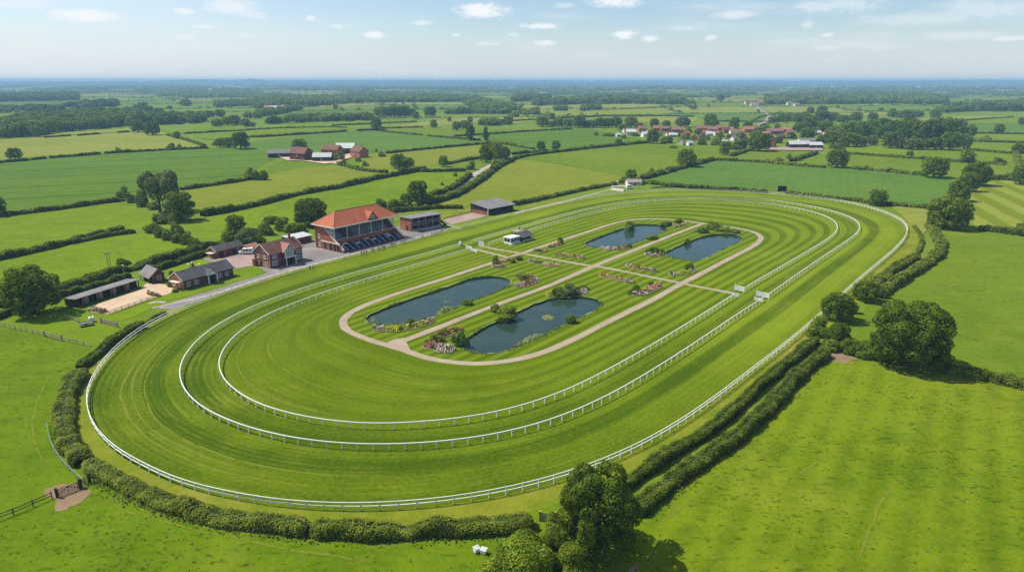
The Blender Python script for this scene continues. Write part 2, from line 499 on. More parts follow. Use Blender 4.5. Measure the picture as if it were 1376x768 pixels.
def wobble(n, amp, step, rg):
    """smooth 1-D noise"""
    k = max(2, int(n / step) + 2)
    return np.interp(np.linspace(0, k - 1, n), np.arange(k), rg.normal(0, amp, k))

def hedge_np(L, width, height, lump=0.22, leaf=None, dens=1.0, rg=rng):
    L = smooth_line(L)
    mid = L[len(L) // 2]; near = L[np.argmin([depth(p) for p in L])]
    k = ppm(near) * 0.6 + ppm(mid) * 0.4
    if leaf is None: leaf = float(np.clip(2.2 / k, 0.27, 2.0))
    st = max(0.5, leaf * 0.9)
    C = resample(L, st); n = len(C); nr = normals2(C)
    hw = width * 0.5 * (1 + wobble(n, lump * 0.6, 4.5 / st, rg) + wobble(n, lump * 0.4, 1.5 / st, rg))
    hh = height * (1 + wobble(n, lump * 0.7, 5 / st, rg) + wobble(n, lump * 0.6, 1.6 / st, rg))
    ends = np.minimum(1, np.minimum(np.arange(n), np.arange(n)[::-1]) * st / (width * 0.35) * 0.4 + 0.65)
    hw *= ends; hh = np.maximum(0.35 * height, hh * (0.4 + 0.6 * ends))
    # section: superellipse-like
    per = width + 2 * height
    cnt = int(max(40, dens * 2.9 * n * st * per / (leaf * leaf * 0.75)))
    i = rg.uniform(0, n - 1, cnt); j = i.astype(int); f = i - j; j2 = np.minimum(j + 1, n - 1)
    lerp = lambda A: A[j] * (1 - f) + A[j2] * f if A.ndim == 1 else A[j] * (1 - f)[:, None] + A[j2] * f[:, None]
    a = rg.uniform(-0.12, math.pi + 0.12, cnt)
    ca, sa = np.cos(a), np.sin(a)
    e = 0.55
    cx = np.sign(ca) * np.abs(ca) ** e; sz = np.sign(sa) * np.abs(sa) ** e
    dep = 1 - 0.16 * rg.random(cnt) ** 2 + rg.normal(0, 0.05, cnt)
    c = lerp(C); w = lerp(hw); h = lerp(hh); nn = lerp(nr)
    P = np.stack([c[:, 0] + nn[:, 0] * cx * w * dep, c[:, 1] + nn[:, 1] * cx * w * dep, np.maximum(0.03, sz * h * dep)], 1)
    D = np.stack([nn[:, 0] * ca * .75, nn[:, 1] * ca * .75, sa + 0.45], 1)
    V, Q = leaf_quads(P, D, leaf, 0.36, rg=rg)
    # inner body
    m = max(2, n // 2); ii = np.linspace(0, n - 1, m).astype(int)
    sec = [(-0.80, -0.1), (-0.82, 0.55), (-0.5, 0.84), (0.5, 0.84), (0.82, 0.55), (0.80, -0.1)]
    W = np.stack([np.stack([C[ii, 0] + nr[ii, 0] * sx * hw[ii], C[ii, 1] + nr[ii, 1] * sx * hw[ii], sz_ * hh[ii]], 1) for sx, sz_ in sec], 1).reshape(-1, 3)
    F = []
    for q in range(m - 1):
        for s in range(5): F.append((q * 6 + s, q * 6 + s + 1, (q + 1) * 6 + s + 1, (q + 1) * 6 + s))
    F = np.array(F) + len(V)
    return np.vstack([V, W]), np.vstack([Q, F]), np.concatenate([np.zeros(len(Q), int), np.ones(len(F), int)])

def hedge(pts, width, height, label, group='hedges between the fields', leafmat='leaf_hedge', z=None, lump=0.22, name='hedge', leaf=None):
    L = line(pts, height * 0.5 if z is None else z)
    V, Q, mi = hedge_np(L, width, height, lump, leaf)
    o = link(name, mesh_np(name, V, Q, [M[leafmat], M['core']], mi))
    return tag(o, label, 'hedge', group)

# ---------------------------------------------------------------- flat sheets
def sheet(name, pts, mat, z, pixel=True, kind='structure', smooth=0, rag=0):
    L = line(pts) if pixel else np.asarray(pts, float)
    if smooth:
        for _ in range(smooth):
            a = L * 0.75 + np.roll(L, -1, 0) * 0.25; b = L * 0.25 + np.roll(L, -1, 0) * 0.75
            L = np.stack([a, b], 1).reshape(-1, 2)
    if rag:
        L = resample(L, .45, True); L = L + normals2(L, True) * (wobble(len(L), rag * .6, 4, rng) + wobble(len(L), rag * .5, 1.2, rng))[:, None]
    vs = [Vector(p) for p in L]
    n = len(vs)
    r = delaunay_2d_cdt(vs, [], [list(range(n))], 1, 1e-5)
    me = bpy.data.meshes.new(name)
    me.from_pydata([(v.x, v.y, z) for v in r[0]], [], r[2])
    me.materials.append(mat); me.update()
    if len(me.polygons) and me.polygons[0].normal.z < 0: me.flip_normals()
    return tag(link(name, me), kind=kind)

def strip(name, L, width, mat, z, kind='structure', closed=False, smooth=2, step=2.0, ragged=0.0):
    L = np.asarray(L, float)
    if smooth and not closed: L = smooth_line(L, smooth)
    C = resample(L, step, closed); nr = normals2(C, closed); n = len(C)
    w1 = width / 2 * (1 + (wobble(n, ragged, 2, rng) if ragged else 0)); w2 = width / 2 * (1 + (wobble(n, ragged, 2, rng) if ragged else 0))
    A = C + nr * np.broadcast_to(w1, n)[:, None]; B = C - nr * np.broadcast_to(w2, n)[:, None]
    V = np.vstack([np.c_[A, np.full(n, z)], np.c_[B, np.full(n, z)]])
    idx = np.arange(n if closed else n - 1); nx = (idx + 1) % n
    Q = np.stack([idx + n, nx + n, nx, idx], 1)
    uv = np.vstack([np.c_[np.linspace(0, 1, n), np.zeros(n)], np.c_[np.linspace(0, 1, n), np.ones(n)]])
    return tag(link(name, mesh_np(name, V, Q, mat, uv=uv)), kind=kind)

# ---------------------------------------------------------------- ponds (outlines reused for the holes in ground and lawn)
POND = [
 [(491,427),(495,423),(502.5,420),(527,409.5),(550,402),(571,395),(595,387),(614.5,380.5),(627,375.5),(640.5,372.5),(661,371),(676,372.5),(684,375),(687,377.6),(686,382),(680,386),(661,395),(645,400.5),(629,406.7),(597,420),(576.5,428.5),(563,433),(550.5,434),(536,435.5),(521.5,436),(508,436.3),(499.5,435.7),(493.5,434)],
 [(620,465),(621.5,460),(626,454.6),(643.5,443),(672.5,428.5),(701.5,415.4),(716,409),(730.7,403.8),(748,400),(761,398.5),(774,398),(785,398.5),(794.6,400),(802,402.5),(807,405.8),(808.5,409),(807,412.5),(801,416.5),(791.7,421),(768.5,433),(745,443),(725,453),(701.6,463.4),(684,470.6),(673,473.5),(661,475),(650,475),(640.6,474.4),(632,473),(626,470.6),(622,468)],
 [(784,327),(796,321.5),(808,317),(822,312),(835.5,307.5),(844,304),(853,302),(862,301.2),(873,301.5),(883,302),(890.5,303),(895.5,304.7),(897.5,307),(893,311),(885.5,314.5),(868,322),(848,328),(828,332),(815,333),(803,332.5),(793,332),(787,330.5)],
 [(893,341),(894.5,338.5),(903,334.5),(913,329.5),(938,319.5),(950,316),(963,314.5),(974,314),(985.5,314.5),(993,316.5),(998,319.5),(998.5,321.5),(995,324.5),(975.5,333),(958,342),(952,345.5),(945.5,348),(939,350),(933,351),(923,350),(913,348),(904,346.5),(897,344.2)],
]
def chaik(L, it=1):
    for _ in range(it):
        a = L * 0.75 + np.roll(L, -1, 0) * 0.25; b = L * 0.25 + np.roll(L, -1, 0) * 0.75
        L = np.stack([a, b], 1).reshape(-1, 2)
    return L
PONDW = [chaik(line(p), 1) for p in POND]
WATER_Z = -0.32

def inside(poly, P):
    x, y = P[:, 0], P[:, 1]; r = np.zeros(len(P), bool)
    a = poly; b = np.roll(poly, -1, 0)
    for (x0, y0), (x1, y1) in zip(a, b):
        c = ((y0 > y) != (y1 > y)) & (x < (x1 - x0) * (y - y0) / (y1 - y0 + 1e-12) + x0)
        r ^= c
    return r

def holed(name, outer, holes, mat, z):
    vs = []; es = []
    for L in [outer] + holes:
        b = len(vs); n = len(L)
        vs += [Vector(p) for p in L]; es += [(b + i, b + (i + 1) % n) for i in range(n)]
    r = delaunay_2d_cdt(vs, es, [], 0, 1e-6)
    V = np.array([(v.x, v.y) for v in r[0]]); F = np.array(r[2])
    cen = V[F].mean(1)
    ok = inside(np.asarray(outer), cen)
    for h in holes: ok &= ~inside(np.asarray(h), cen)
    F = F[ok]
    a, b, c = V[F[:, 0]], V[F[:, 1]], V[F[:, 2]]
    cr = (b - a)[:, 0] * (c - a)[:, 1] - (b - a)[:, 1] * (c - a)[:, 0]
    F[cr < 0] = F[cr < 0][:, ::-1]
    return tag(link(name, mesh_np(name, np.c_[V, np.full(len(V), z)], F, mat)), kind='structure')

G = 12500.0
holed('ground', np.array([(-G, -400), (G, -400), (G, 2 * G * 0.52), (-G, 2 * G * 0.52)]), PONDW, M['ground'], 0.0)

m, nt, out = new_mat('pond_water'); n = N(nt); p = n.pos()
nb = n.noise(n.mapping(p, (1, 1, 1)), 1.6, 3, 0.6)
col = n.mix(n.step(n.noise(p, 0.12, 3, 0.6), 0.4, 0.7), (0.022, 0.046, 0.030), (0.030, 0.056, 0.036))
b = n.bsdf(out, col, 0.06, 0.5, n.bump(nb, 0.12, 0.05)); b.inputs['IOR'].default_value = 1.33
M['water'] = m
M['bank'] = path_mat('pond_bank', (0.10, 0.11, 0.035), (0.06, 0.075, 0.02))
M['stone_edge'] = path_mat('stone_edging', (0.27, 0.26, 0.13), (0.14, 0.17, 0.05))
for k, L in enumerate(PONDW):
    C = L.mean(0); n_ = len(L)
    sheet('pond_water', C + (L - C) * 1.04, M['water'], WATER_Z, pixel=False)
    V = np.vstack([np.c_[L, np.full(n_, 0.10)], np.c_[L, np.full(n_, WATER_Z - 0.3)]])
    i = np.arange(n_); j = (i + 1) % n_
    tag(link('pond_bank', mesh_np('pond_bank', V, np.stack([i, j, j + n_, i + n_], 1), M['bank'])), kind='structure')
    strip('pond_edge', L, 0.38, M['stone_edge'], 0.13, closed=True, step=0.6, ragged=0.7)
# ---------------------------------------------------------------- the racecourse
OUT = [(185,624),(200,631.5),(214.5,639),(232,648),(251,653.5),(271,660.5),(293,665),(317,670),(341,674),(367,680),(394,681.5),(423,684),(451.5,685),(481,685.5),(510,685),(540,684),(569.5,681),(599,678.5),(628,674),(656.5,671),(684.5,665.5),(711,658.5),(737,653),(762,645),(795,635),(825,623),(844,615),(860.5,606.5),(876,598.5),(890.5,589),(903.5,581),(925.5,566),(945.5,551),(972,530),(998,509),(1032,484),(1082,444),(1107,421),(1143,387),(1172,362),(1197,342),(1214.5,324.5),(1221,312),(1219,304),(1207,295.5),(1187,287),(1157,278),(1127,271.5),(1082,266),(1032,261.5),(988,258.5),(925.5,257),(868,258.5),(828,261.5),(788,267),(750,275.5),(713,284.5),(688,290.8),(619,307.5),(581.5,317),(539,328),(494,339.5),(431.5,356.5),(376.5,371),(344,381),(312,392),(275,405),(225,425),(190,446),(162,467),(143,488),(129,509),(121.5,525),(119,540),(121,557),(127,573),(137,588),(152,603),(168,615)]
B_TOP = [(344,575.5),(325,569),(287.5,554),(262.5,538),(247.5,520),(242,504),(242.5,491.5),(250,474),(265,456.5),(287.5,438),(312.5,424),(344,408),(384,394.5),(414,384),(469,368),(519,354.5),(569,341),(616.5,328),(631.5,323.5),(688,307.5),(738,293),(788,279.5),(828,272),(863,267.5),(913,264.5),(950,264.3),(988,265),(1032,267.5),(1069,273),(1107,280),(1132,287),(1149.5,294.5),(1157,302),(1157,308),(1149.5,315),(1132,327),(1107,343),(1077,363.5),(1049.5,383),(1023,401)]
B_BASE = [(1000.5,420),(963,446),(928,470),(898,489.5),(868,509),(838,527),(817.5,539.5),(805,547),(790,554),(774.5,561),(757,568),(740.5,574),(721,580),(700.5,584.5),(679,590),(657,593),(633.5,597),(610,600),(586,602),(561.5,603.5),(537,604.5),(512,605),(488,604.5),(463.5,603.5),(441,602),(418,599),(377,592),(358,587)]
C_TOP = [(344,429),(315,450),(300,469),(294,484),(296,496.5),(304,511.5),(320,525),(344,539.5),(369,548),(401.5,556.5),(441.5,563.5),(489,568),(513,568.5),(561.5,566),(610,562),(656.5,556),(688,549),(738,535),(783,515),(818,495),(863,470),(913,440),(963,409.5),(998,387),(1032,367.5),(1082,338.5),(1114.5,319.5),(1125,311),(1127,305.5),(1123,298),(1114.5,292),(1094.5,284.5),(1069.5,279),(1032,273),(975.5,269),(940,267.8),(913,268),(863,271.5),(828,277),(788,286),(738,299.5),(688,316),(656.5,326),(631.5,333.5),(569,352),(519,366.5),(459,384),(419,398),(384,410),(359,421.5)]
PATH = [(559,386),(519,399),(484,411.5),(466.5,421.5),(459.5,431.5),(464,441.5),(479,450),(499,457),(524,464),(544,470),(569,479),(594,484.5),(631.5,488.5),(669,487),(688,484.5),(713,479.5),(738,471.5),(763,460),(800.5,440),(838,421.5),(875.5,403.5),(913,382),(938,369.5),(975.5,349.5),(1008,333),(1023,323),(1023,317),(1013,311.5),(988,306),(963,302.5),(945.5,300.5),(925.5,297.5),(900.5,294.7),(863,294),(843,296),(825.5,299.5),(800.5,308),(763,320),(733,329.5),(703,339.5),(656.5,354.5),(606.5,371.5)]

RAIL_Z = 1.30
loopO = line(OUT)
loopB = np.vstack([line(B_TOP, RAIL_Z), line(B_BASE)])
loopC = line(C_TOP, RAIL_Z)
loopP = line(PATH)
cen = loopB.mean(0)
cen = (np.max(loopB, 0) + np.min(loopB, 0)) / 2
AX = math.atan2(*(at(1000, 419) - at(838, 527))[::-1])
ua = np.array([math.cos(AX), math.sin(AX)]); va = np.array([-ua[1], ua[0]])
qa = (loopB - cen) @ ua; qb = (loopB - cen) @ va
cen = cen + ua * (qa.max() + qa.min()) / 2 + va * (qb.max() + qb.min()) / 2
SA, SB = (qa.max() - qa.min()) / 2, (qb.max() - qb.min()) / 2
NT = 900
TH = np.linspace(-math.pi, math.pi, NT, endpoint=False)
def polar(L): 
    q = np.stack([(L - cen) @ ua / SA, (L - cen) @ va / SB], 1)
    return np.arctan2(q[:, 1], q[:, 0]), np.linalg.norm(q, axis=1)
def radial(L, sig=9):
    Ld = resample(L, 1.0, True)
    t, r = polar(Ld); o = np.argsort(t); t, r = t[o], r[o]
    rr = np.interp(TH, np.r_[t[-5:] - 2 * math.pi, t, t[:5] + 2 * math.pi], np.r_[r[-5:], r, r[:5]])
    k = np.exp(-0.5 * (np.arange(-3 * sig, 3 * sig + 1) / sig) ** 2); k /= k.sum()
    return np.convolve(np.r_[rr[-3 * sig:], rr, rr[:3 * sig]], k, 'valid')
def ringpts(r):
    return cen + np.outer(r * np.cos(TH) * SA, ua) + np.outer(r * np.sin(TH) * SB, va)
rO, rB, rC, rP = radial(loopO), radial(loopB), radial(loopC), radial(loopP, 7)
O_, B_, C_, P_ = ringpts(rO), ringpts(rB), ringpts(rC), ringpts(rP)

def offset(L, d):
    return L - normals2(L, True) * d      # d > 0: outwards (loops run anticlockwise)

def loft(name, loops, vs, mat, z):
    """ring of quads between closed curves; u = metres along, v = given value across"""
    n = len(loops[0]); V = []; UV = []
    s = np.r_[0, np.cumsum(np.linalg.norm(np.diff(loops[0], axis=0), axis=1))]
    for L, v in zip(loops, vs):
        V.append(np.c_[L, np.full(n, z)]); V.append(np.c_[L[:1], [z]])
        UV.append(np.c_[np.r_[s, s[-1]], np.full(n + 1, v)])
    V = np.vstack(V); UV = np.vstack(UV); Q = []
    i = np.arange(n)
    for k in range(len(loops) - 1):
        a = k * (n + 1) + i; b = a + n + 1
        Q.append(np.stack([a, a + 1, b + 1, b], 1))
    # closing column uses its own vertex so that u does not wrap
    for k in range(len(loops)):
        V[k * (n + 1) + n] = V[k * (n + 1)]
    return tag(link(name, mesh_np(name, V, np.vstack(Q), mat, uv=UV)), kind='structure')

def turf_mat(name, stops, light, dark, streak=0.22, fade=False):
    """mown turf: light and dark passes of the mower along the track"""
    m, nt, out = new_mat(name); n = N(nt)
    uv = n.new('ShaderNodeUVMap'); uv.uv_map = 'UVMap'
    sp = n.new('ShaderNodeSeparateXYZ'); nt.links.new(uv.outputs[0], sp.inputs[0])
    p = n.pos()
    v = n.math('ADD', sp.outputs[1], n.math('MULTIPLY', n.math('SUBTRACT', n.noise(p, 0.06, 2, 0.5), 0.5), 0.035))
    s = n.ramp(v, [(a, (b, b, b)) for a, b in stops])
    # near turn painted darker, as laid grass catches less light; mower passes fainter
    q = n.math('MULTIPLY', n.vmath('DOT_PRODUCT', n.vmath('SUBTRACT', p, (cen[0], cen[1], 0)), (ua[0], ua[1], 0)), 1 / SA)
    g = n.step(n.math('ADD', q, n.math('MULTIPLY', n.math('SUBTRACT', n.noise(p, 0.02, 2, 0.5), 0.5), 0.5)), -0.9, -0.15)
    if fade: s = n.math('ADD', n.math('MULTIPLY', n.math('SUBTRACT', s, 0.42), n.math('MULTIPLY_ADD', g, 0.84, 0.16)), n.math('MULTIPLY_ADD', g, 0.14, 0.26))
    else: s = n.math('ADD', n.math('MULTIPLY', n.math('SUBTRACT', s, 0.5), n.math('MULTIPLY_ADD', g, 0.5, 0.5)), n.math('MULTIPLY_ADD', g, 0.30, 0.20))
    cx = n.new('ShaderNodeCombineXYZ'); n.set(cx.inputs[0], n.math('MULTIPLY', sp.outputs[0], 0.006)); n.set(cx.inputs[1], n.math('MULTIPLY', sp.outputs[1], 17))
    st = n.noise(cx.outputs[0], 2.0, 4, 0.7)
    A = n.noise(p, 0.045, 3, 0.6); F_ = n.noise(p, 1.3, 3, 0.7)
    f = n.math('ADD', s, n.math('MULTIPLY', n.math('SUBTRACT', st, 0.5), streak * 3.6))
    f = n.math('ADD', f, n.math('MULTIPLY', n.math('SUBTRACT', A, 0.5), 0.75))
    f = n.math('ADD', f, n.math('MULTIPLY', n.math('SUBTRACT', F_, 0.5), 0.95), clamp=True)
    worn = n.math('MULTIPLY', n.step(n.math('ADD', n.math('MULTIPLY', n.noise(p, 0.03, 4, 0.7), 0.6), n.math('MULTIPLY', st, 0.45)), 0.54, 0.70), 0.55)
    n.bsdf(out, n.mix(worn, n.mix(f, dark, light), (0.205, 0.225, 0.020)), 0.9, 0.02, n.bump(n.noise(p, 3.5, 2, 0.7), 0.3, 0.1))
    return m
LT, DK = (0.192, 0.250, 0.009), (0.046, 0.086, 0.001)
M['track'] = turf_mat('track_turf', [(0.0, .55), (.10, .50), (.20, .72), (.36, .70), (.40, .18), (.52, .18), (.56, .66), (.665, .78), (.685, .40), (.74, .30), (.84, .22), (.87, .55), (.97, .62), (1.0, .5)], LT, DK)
st = []
for i in range(5):
    a = i / 5
    st += [(a, .70), (a + .085, .70), (a + .110, .17), (a + .180, .17)]
st += [(1.0, .6)]
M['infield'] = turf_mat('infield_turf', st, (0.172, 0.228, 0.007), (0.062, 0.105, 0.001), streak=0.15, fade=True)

lo = lambda A, Bq, k: A * (1 - k) + Bq * k
ks = np.linspace(0, 1, 13)
loft('verge', [offset(O_, 5.0), offset(O_, 2.4), offset(O_, -0.35)], [0, .5, 1], M['dry'], 0.012)
rsB = [lo(O_, B_, k) for k in np.linspace(0, 1, 9)] + [lo(B_, C_, k) for k in np.linspace(0, 1, 5)[1:]]
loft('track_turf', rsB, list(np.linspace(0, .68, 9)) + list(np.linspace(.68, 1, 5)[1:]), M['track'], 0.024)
_w = lambda: (1.03 + wobble(NT, .05, 3, rng) + wobble(NT, .05, 12, rng))[:, None]
Pin, Pout = P_ + normals2(P_, True) * _w(), P_ - normals2(P_, True) * _w()
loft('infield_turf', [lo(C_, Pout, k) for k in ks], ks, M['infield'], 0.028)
loft('gravel_path', [Pout, Pin], [0, 1], M['gravel'], 0.040)

# lawn inside the path, striped along the long axis
m, nt, out = new_mat('pond_lawn'); n = N(nt); p = n.pos()
w = n.new('ShaderNodeTexWave', wave_type='BANDS', bands_direction='Y', wave_profile='SIN')
n.set(w.inputs['Vector'], n.mapping(p, (1, 1, 1), (0, 0, -AX))); w.inputs['Scale'].default_value = math.pi / (10 * 3.4)
w.inputs['Distortion'].default_value = 0.5; w.inputs['Detail Scale'].default_value = 0.2
f = n.math('ADD', n.step(w.outputs['Fac'], 0.25, 0.75), n.math('MULTIPLY', n.math('SUBTRACT', n.noise(p, 0.06, 4, 0.6), 0.5), 1.6))
f = n.math('ADD', n.math('MULTIPLY', f, 0.75), n.math('MULTIPLY', n.math('SUBTRACT', n.noise(p, 1.3, 3, 0.7), 0.4), 0.5), clamp=True)
n.bsdf(out, n.mix(f, (0.070, 0.115, 0.001), (0.145, 0.200, 0.007)), 0.9, 0.02, n.bump(n.noise(p, 3.5, 2, 0.7), 0.3, 0.1))
M['pond_lawn'] = m
holed('pond_lawn', resample(Pin, 3.0, True), PONDW, m, 0.026)

CP_ = [(529,462.5),(549,455),(594,438),(656.5,413),(688,401.5),(738,384),(795.5,358),(863,332),(913,312),(944,300.5)]
strip('gravel_path', line(CP_), 2.1, M['gravel'], 0.046, step=1.5, ragged=.08)
X1 = [(640,333.5),(680,345.5),(703,340.5)]
strip('gravel_path', line([(639,335),(663,341),(684,346)]), 1.7, M['gravel'], 0.050, step=2, ragged=.1)
strip('gravel_path', line([(645,330),(668,335.5),(703,340.5),(745,348.5),(788,356.5),(808,358.5),(860,369),(913,380),(950,387.5),(986,394)]), 1.7, M['gravel'], 0.053, step=2, ragged=.1)
sheet('gravel_path', [(517,461),(530,455.5),(549,453),(546,459),(552,471),(536,469)], M['gravel'], 0.043)

# worn arcs where horses and mowers have turned
def arc(name, a, b, k0, k1, wd, loops=(O_, B_)):
    ta = polar(line([a]))[0][0]; tb = polar(line([b]))[0][0]
    ia = int((ta + math.pi) / (2 * math.pi) * NT); ib = int((tb + math.pi) / (2 * math.pi) * NT)
    idx = np.arange(ia, ib + (NT if ib < ia else 0)) % NT
    k = np.linspace(k0, k1, len(idx))[:, None]
    L = loops[0][idx] * (1 - k) + loops[1][idx] * k
    strip(name, L, wd, M['trail'], 0.034, step=3, ragged=.5)
# which way the angles run
arc('worn_line', (300,420), (420,640), .36, .34, 1.0)
arc('worn_line', (300,420), (420,640), .46, .45, .6)
arc('worn_line', (270,430), (600,640), .62, .52, .5)
arc('worn_line', (330,450), (480,560), .12, .12, .7, (C_, P_))
arc('worn_line', (370,440), (480,540), .34, .36, .5, (C_, P_))

# ---------------------------------------------------------------- running rails
def ang_index(pt):
    return int(round((polar(line([pt]))[0][0] + math.pi) / (2 * math.pi) * NT)) % NT

POSTS = {}
def post_mesh(h, w=0.13):
    k = (h, w)
    if k not in POSTS:
        m = MB(); m.box(-w / 2, w / 2, -w / 2, w / 2, -0.2, h - 0.06)
        m.box(-w * .75, w * .75, -w * .75, w * .75, h * .5, h * .5 + .06)
        me = bpy.data.meshes.new('post'); me.from_pydata(m.v, [], m.f); me.materials.append(M['white']); me.update()
        POSTS[k] = me
    return POSTS[k]

def tube_np(C, z, w, h, closed):
    nr = normals2(C, closed); n = len(C)
    sec = [(-w / 2, -h / 2), (-w / 2, h / 2), (w / 2, h / 2), (w / 2, -h / 2)]
    V = np.stack([np.c_[C + nr * a, np.full(n, z + b)] for a, b in sec], 1).reshape(-1, 3)
    i = np.arange(n if closed else n - 1); j = (i + 1) % n
    Q = np.vstack([np.stack([i * 4 + s, i * 4 + (s + 1) % 4, j * 4 + (s + 1) % 4, j * 4 + s], 1) for s in range(4)])
    return V, Q

def rail(L, rails, label, closed=False, spacing=2.7, wr=0.17, name='running_rail', post_h=None, post_w=0.13, mat='white', cat='rail', group='white running rails'):
    C = resample(L, 1.2, closed)
    c0 = C[np.argmin([depth(p) for p in C])]
    o = empty(name, (c0[0], c0[1], 0)); tag(o, label, cat, group)
    for z in rails:
        V, Q = tube_np(C - c0, z, wr, wr * 0.9, closed)
        link('rail', mesh_np('rail', V, Q, M[mat]), o)
    H_ = post_h or max(rails)
    S = resample(L, spacing, closed); nr = normals2(S, closed)
    order = sorted(range(len(S)), key=lambda i: depth(S[i]))
    me = post_mesh(H_, post_w)
    if mat != 'white': me = me.copy(); me.materials[0] = M[mat]
    for i in order[:100]:
        q = link('post', me, o, (S[i][0] - c0[0], S[i][1] - c0[1], 0)); q.rotation_euler = (0, 0, math.atan2(nr[i][1], nr[i][0]))
    rest = order[100:]
    if rest:
        mb = MB()
        for i in rest:
            x, y = S[i] - c0; w = post_w * .5; mb.box(x - w, x + w, y - w, y + w, -0.2, H_ - 0.06)
        q = mb.build('post', M[mat], o); q['kind'] = 'stuff'
    return o

def seg(L, a, b):
    ia, ib = ang_index(a), ang_index(b)
    idx = np.arange(ia, ib + (NT if ib < ia else 0) + 1) % NT
    return L[idx]
rail(O_, [1.40, 0.78], 'long white double running rail round the whole outside of the racecourse', True, wr=.115)
# ccw order: left gap -> near turn -> right gap (angles grow anticlockwise)
rail(seg(B_, (617, 331), (1022, 404)), [1.30], 'middle white running rail round the near turn, up to the crossing gates')
rail(seg(B_, (1033, 400), (633, 327)), [1.30], 'middle white running rail round the far turn beneath the black screen')
rail(seg(C_, (632, 338), (986, 399)), [1.30], 'innermost white running rail round the near turn of the infield')
rail(seg(C_, (1000, 391), (657, 330)), [1.30], 'innermost white running rail round the far turn of the infield')
# ---------------------------------------------------------------- yards, roads
sheet('access_road', [(212,411),(232,406),(262,396.5),(300,386),(318,378.5),(344,371.5),(359,366),(345,357),(332,358.5),(318,361),(300,358),(275,349),(274,346),(292,347),(326,339),(350,334),(385,326),(421,322),(440,320),(545,303),(575,303),(590,311),(582,315.5),(545,325),(494,337.5),(431,354),(376,368.5),(344,379),(312,389.5),(275,402),(232,415),(216,415)], M['tarmac'], 0.055)
sheet('paved_yard', [(277,346.5),(292,347.5),(326,339.5),(344,338),(346,356),(332,358),(318,360.5),(300,357)], M['paving'], 0.065)
sheet('lawn', [(317,378),(300,372),(316,366),(344,358.5),(358,365.5),(343,371)], M['lawn'], 0.070)
sheet('lawn', [(208,398),(230,395),(250,392),(284,385),(286,388),(262,396),(240,401),(222,404)], M['lawn'], 0.070)
sheet('lawn', [(140,424),(190,406),(205,400.5),(216,402),(222,406),(205,413),(185,424),(165,431),(140,431)], M['lawn'], 0.060)
sheet('lawn', [(226,361),(258,349),(278,350),(287,354),(268,361),(240,368)], M['lawn'], 0.060)
sheet('stable_yard', [(118,418),(132,408),(190,388),(196,381),(212,381),(226,383),(233,388),(229,394),(213,399),(207,400),(190,407),(147,422),(130,420)], M['sand'], 0.060)
sheet('paved_yard', [(594,295),(634,285.5),(655,290),(607,302)], M['paving'], 0.060)
sheet('paved_yard', [(555,316),(600,304),(607,302),(585,314),(575,317)], M['tarmac'], 0.064)
sheet('lawn', [(585,313),(607,303),(657,291),(700,281),(705,285),(688,289.5),(619,306.5)], M['lawn'], 0.050)
sheet('dry_ground', [(583,286),(632,280),(634,284.5),(594,294)], M['dry'], 0.050)
strip('footpath', line([(598,301),(613,305.5),(619,308)]), 1.0, M['lane'], 0.072)
strip('pavement', line([(205,414),(230,408),(275,398.5),(312,387.5),(344,376.5),(376.5,367),(431.5,352.5),(494,336),(539,324.5),(581.5,314)]), 1.3, M['lane'], 0.080)
strip('footpath', line([(692,286.5),(707,282.5),(735,276.5),(765,269),(800,260),(822,254)]), 1.6, M['lane'], 0.058, ragged=.2)
sheet('dry_ground', [(690,287),(705,284),(745,275.5),(765,271),(757,266),(700,278)], M['dry'], 0.045, rag=.6)
strip('footpath', line([(122,441),(95,446),(70,450)]), 1.6, M['trail'], 0.05, ragged=.3)
strip('footpath', line([(200,408),(212,404.5),(222,407)]), 1.4, M['lane'], 0.078)

# ---------------------------------------------------------------- building kit
def base(name, a, b, label, cat, group=None, ang=None):
    """Empty at the corner a, its x axis towards b along the front; +y runs back from the front"""
    A, B = at(*a), at(*b); d = B - A
    o = empty(name, (A[0], A[1], 0), math.atan2(d[1], d[0]) if ang is None else R(ang))
    tag(o, label, cat, group)
    return o, float(np.linalg.norm(d))

WIN = {}
def window(par, x, y, z, w, h, face='f', frame='white', mull=2):
    """window set in a wall; face f = front (-y), l = left end (-x), r = right end (+x)"""
    key = (w, h, frame, mull)
    if key not in WIN:
        f = MB(); t = 0.09
        f.box(-w / 2, w / 2, -.07, .03, 0, t); f.box(-w / 2, w / 2, -.07, .03, h - t, h)
        for i in range(mull + 1):
            c = -w / 2 + t / 2 + i * (w - t) / mull
            f.box(c - t / 2, c + t / 2, -.065, .03, t, h - t)
        f.box(-w / 2 + t, w / 2 - t, -.06, .03, h * .55, h * .55 + .05)
        f.box(-w / 2 - .06, w / 2 + .06, -.12, .03, -.08, 0)
        g = MB(); g.box(-w / 2 + .03, w / 2 - .03, -.025, .03, .03, h - .03)
        a = bpy.data.meshes.new('window'); a.from_pydata(f.v, [], f.f); a.materials.append(M[frame])
        b = bpy.data.meshes.new('pane'); b.from_pydata(g.v, [], g.f); b.materials.append(M['glass'])
        WIN[key] = (a, b)
    a, b = WIN[key]
    o = link('window', a, par, (x, y, z)); o.rotation_euler = (0, 0, {'f': 0, 'l': -math.pi / 2, 'r': math.pi / 2, 'b': math.pi}[face])
    link('pane', b, o)
    return o

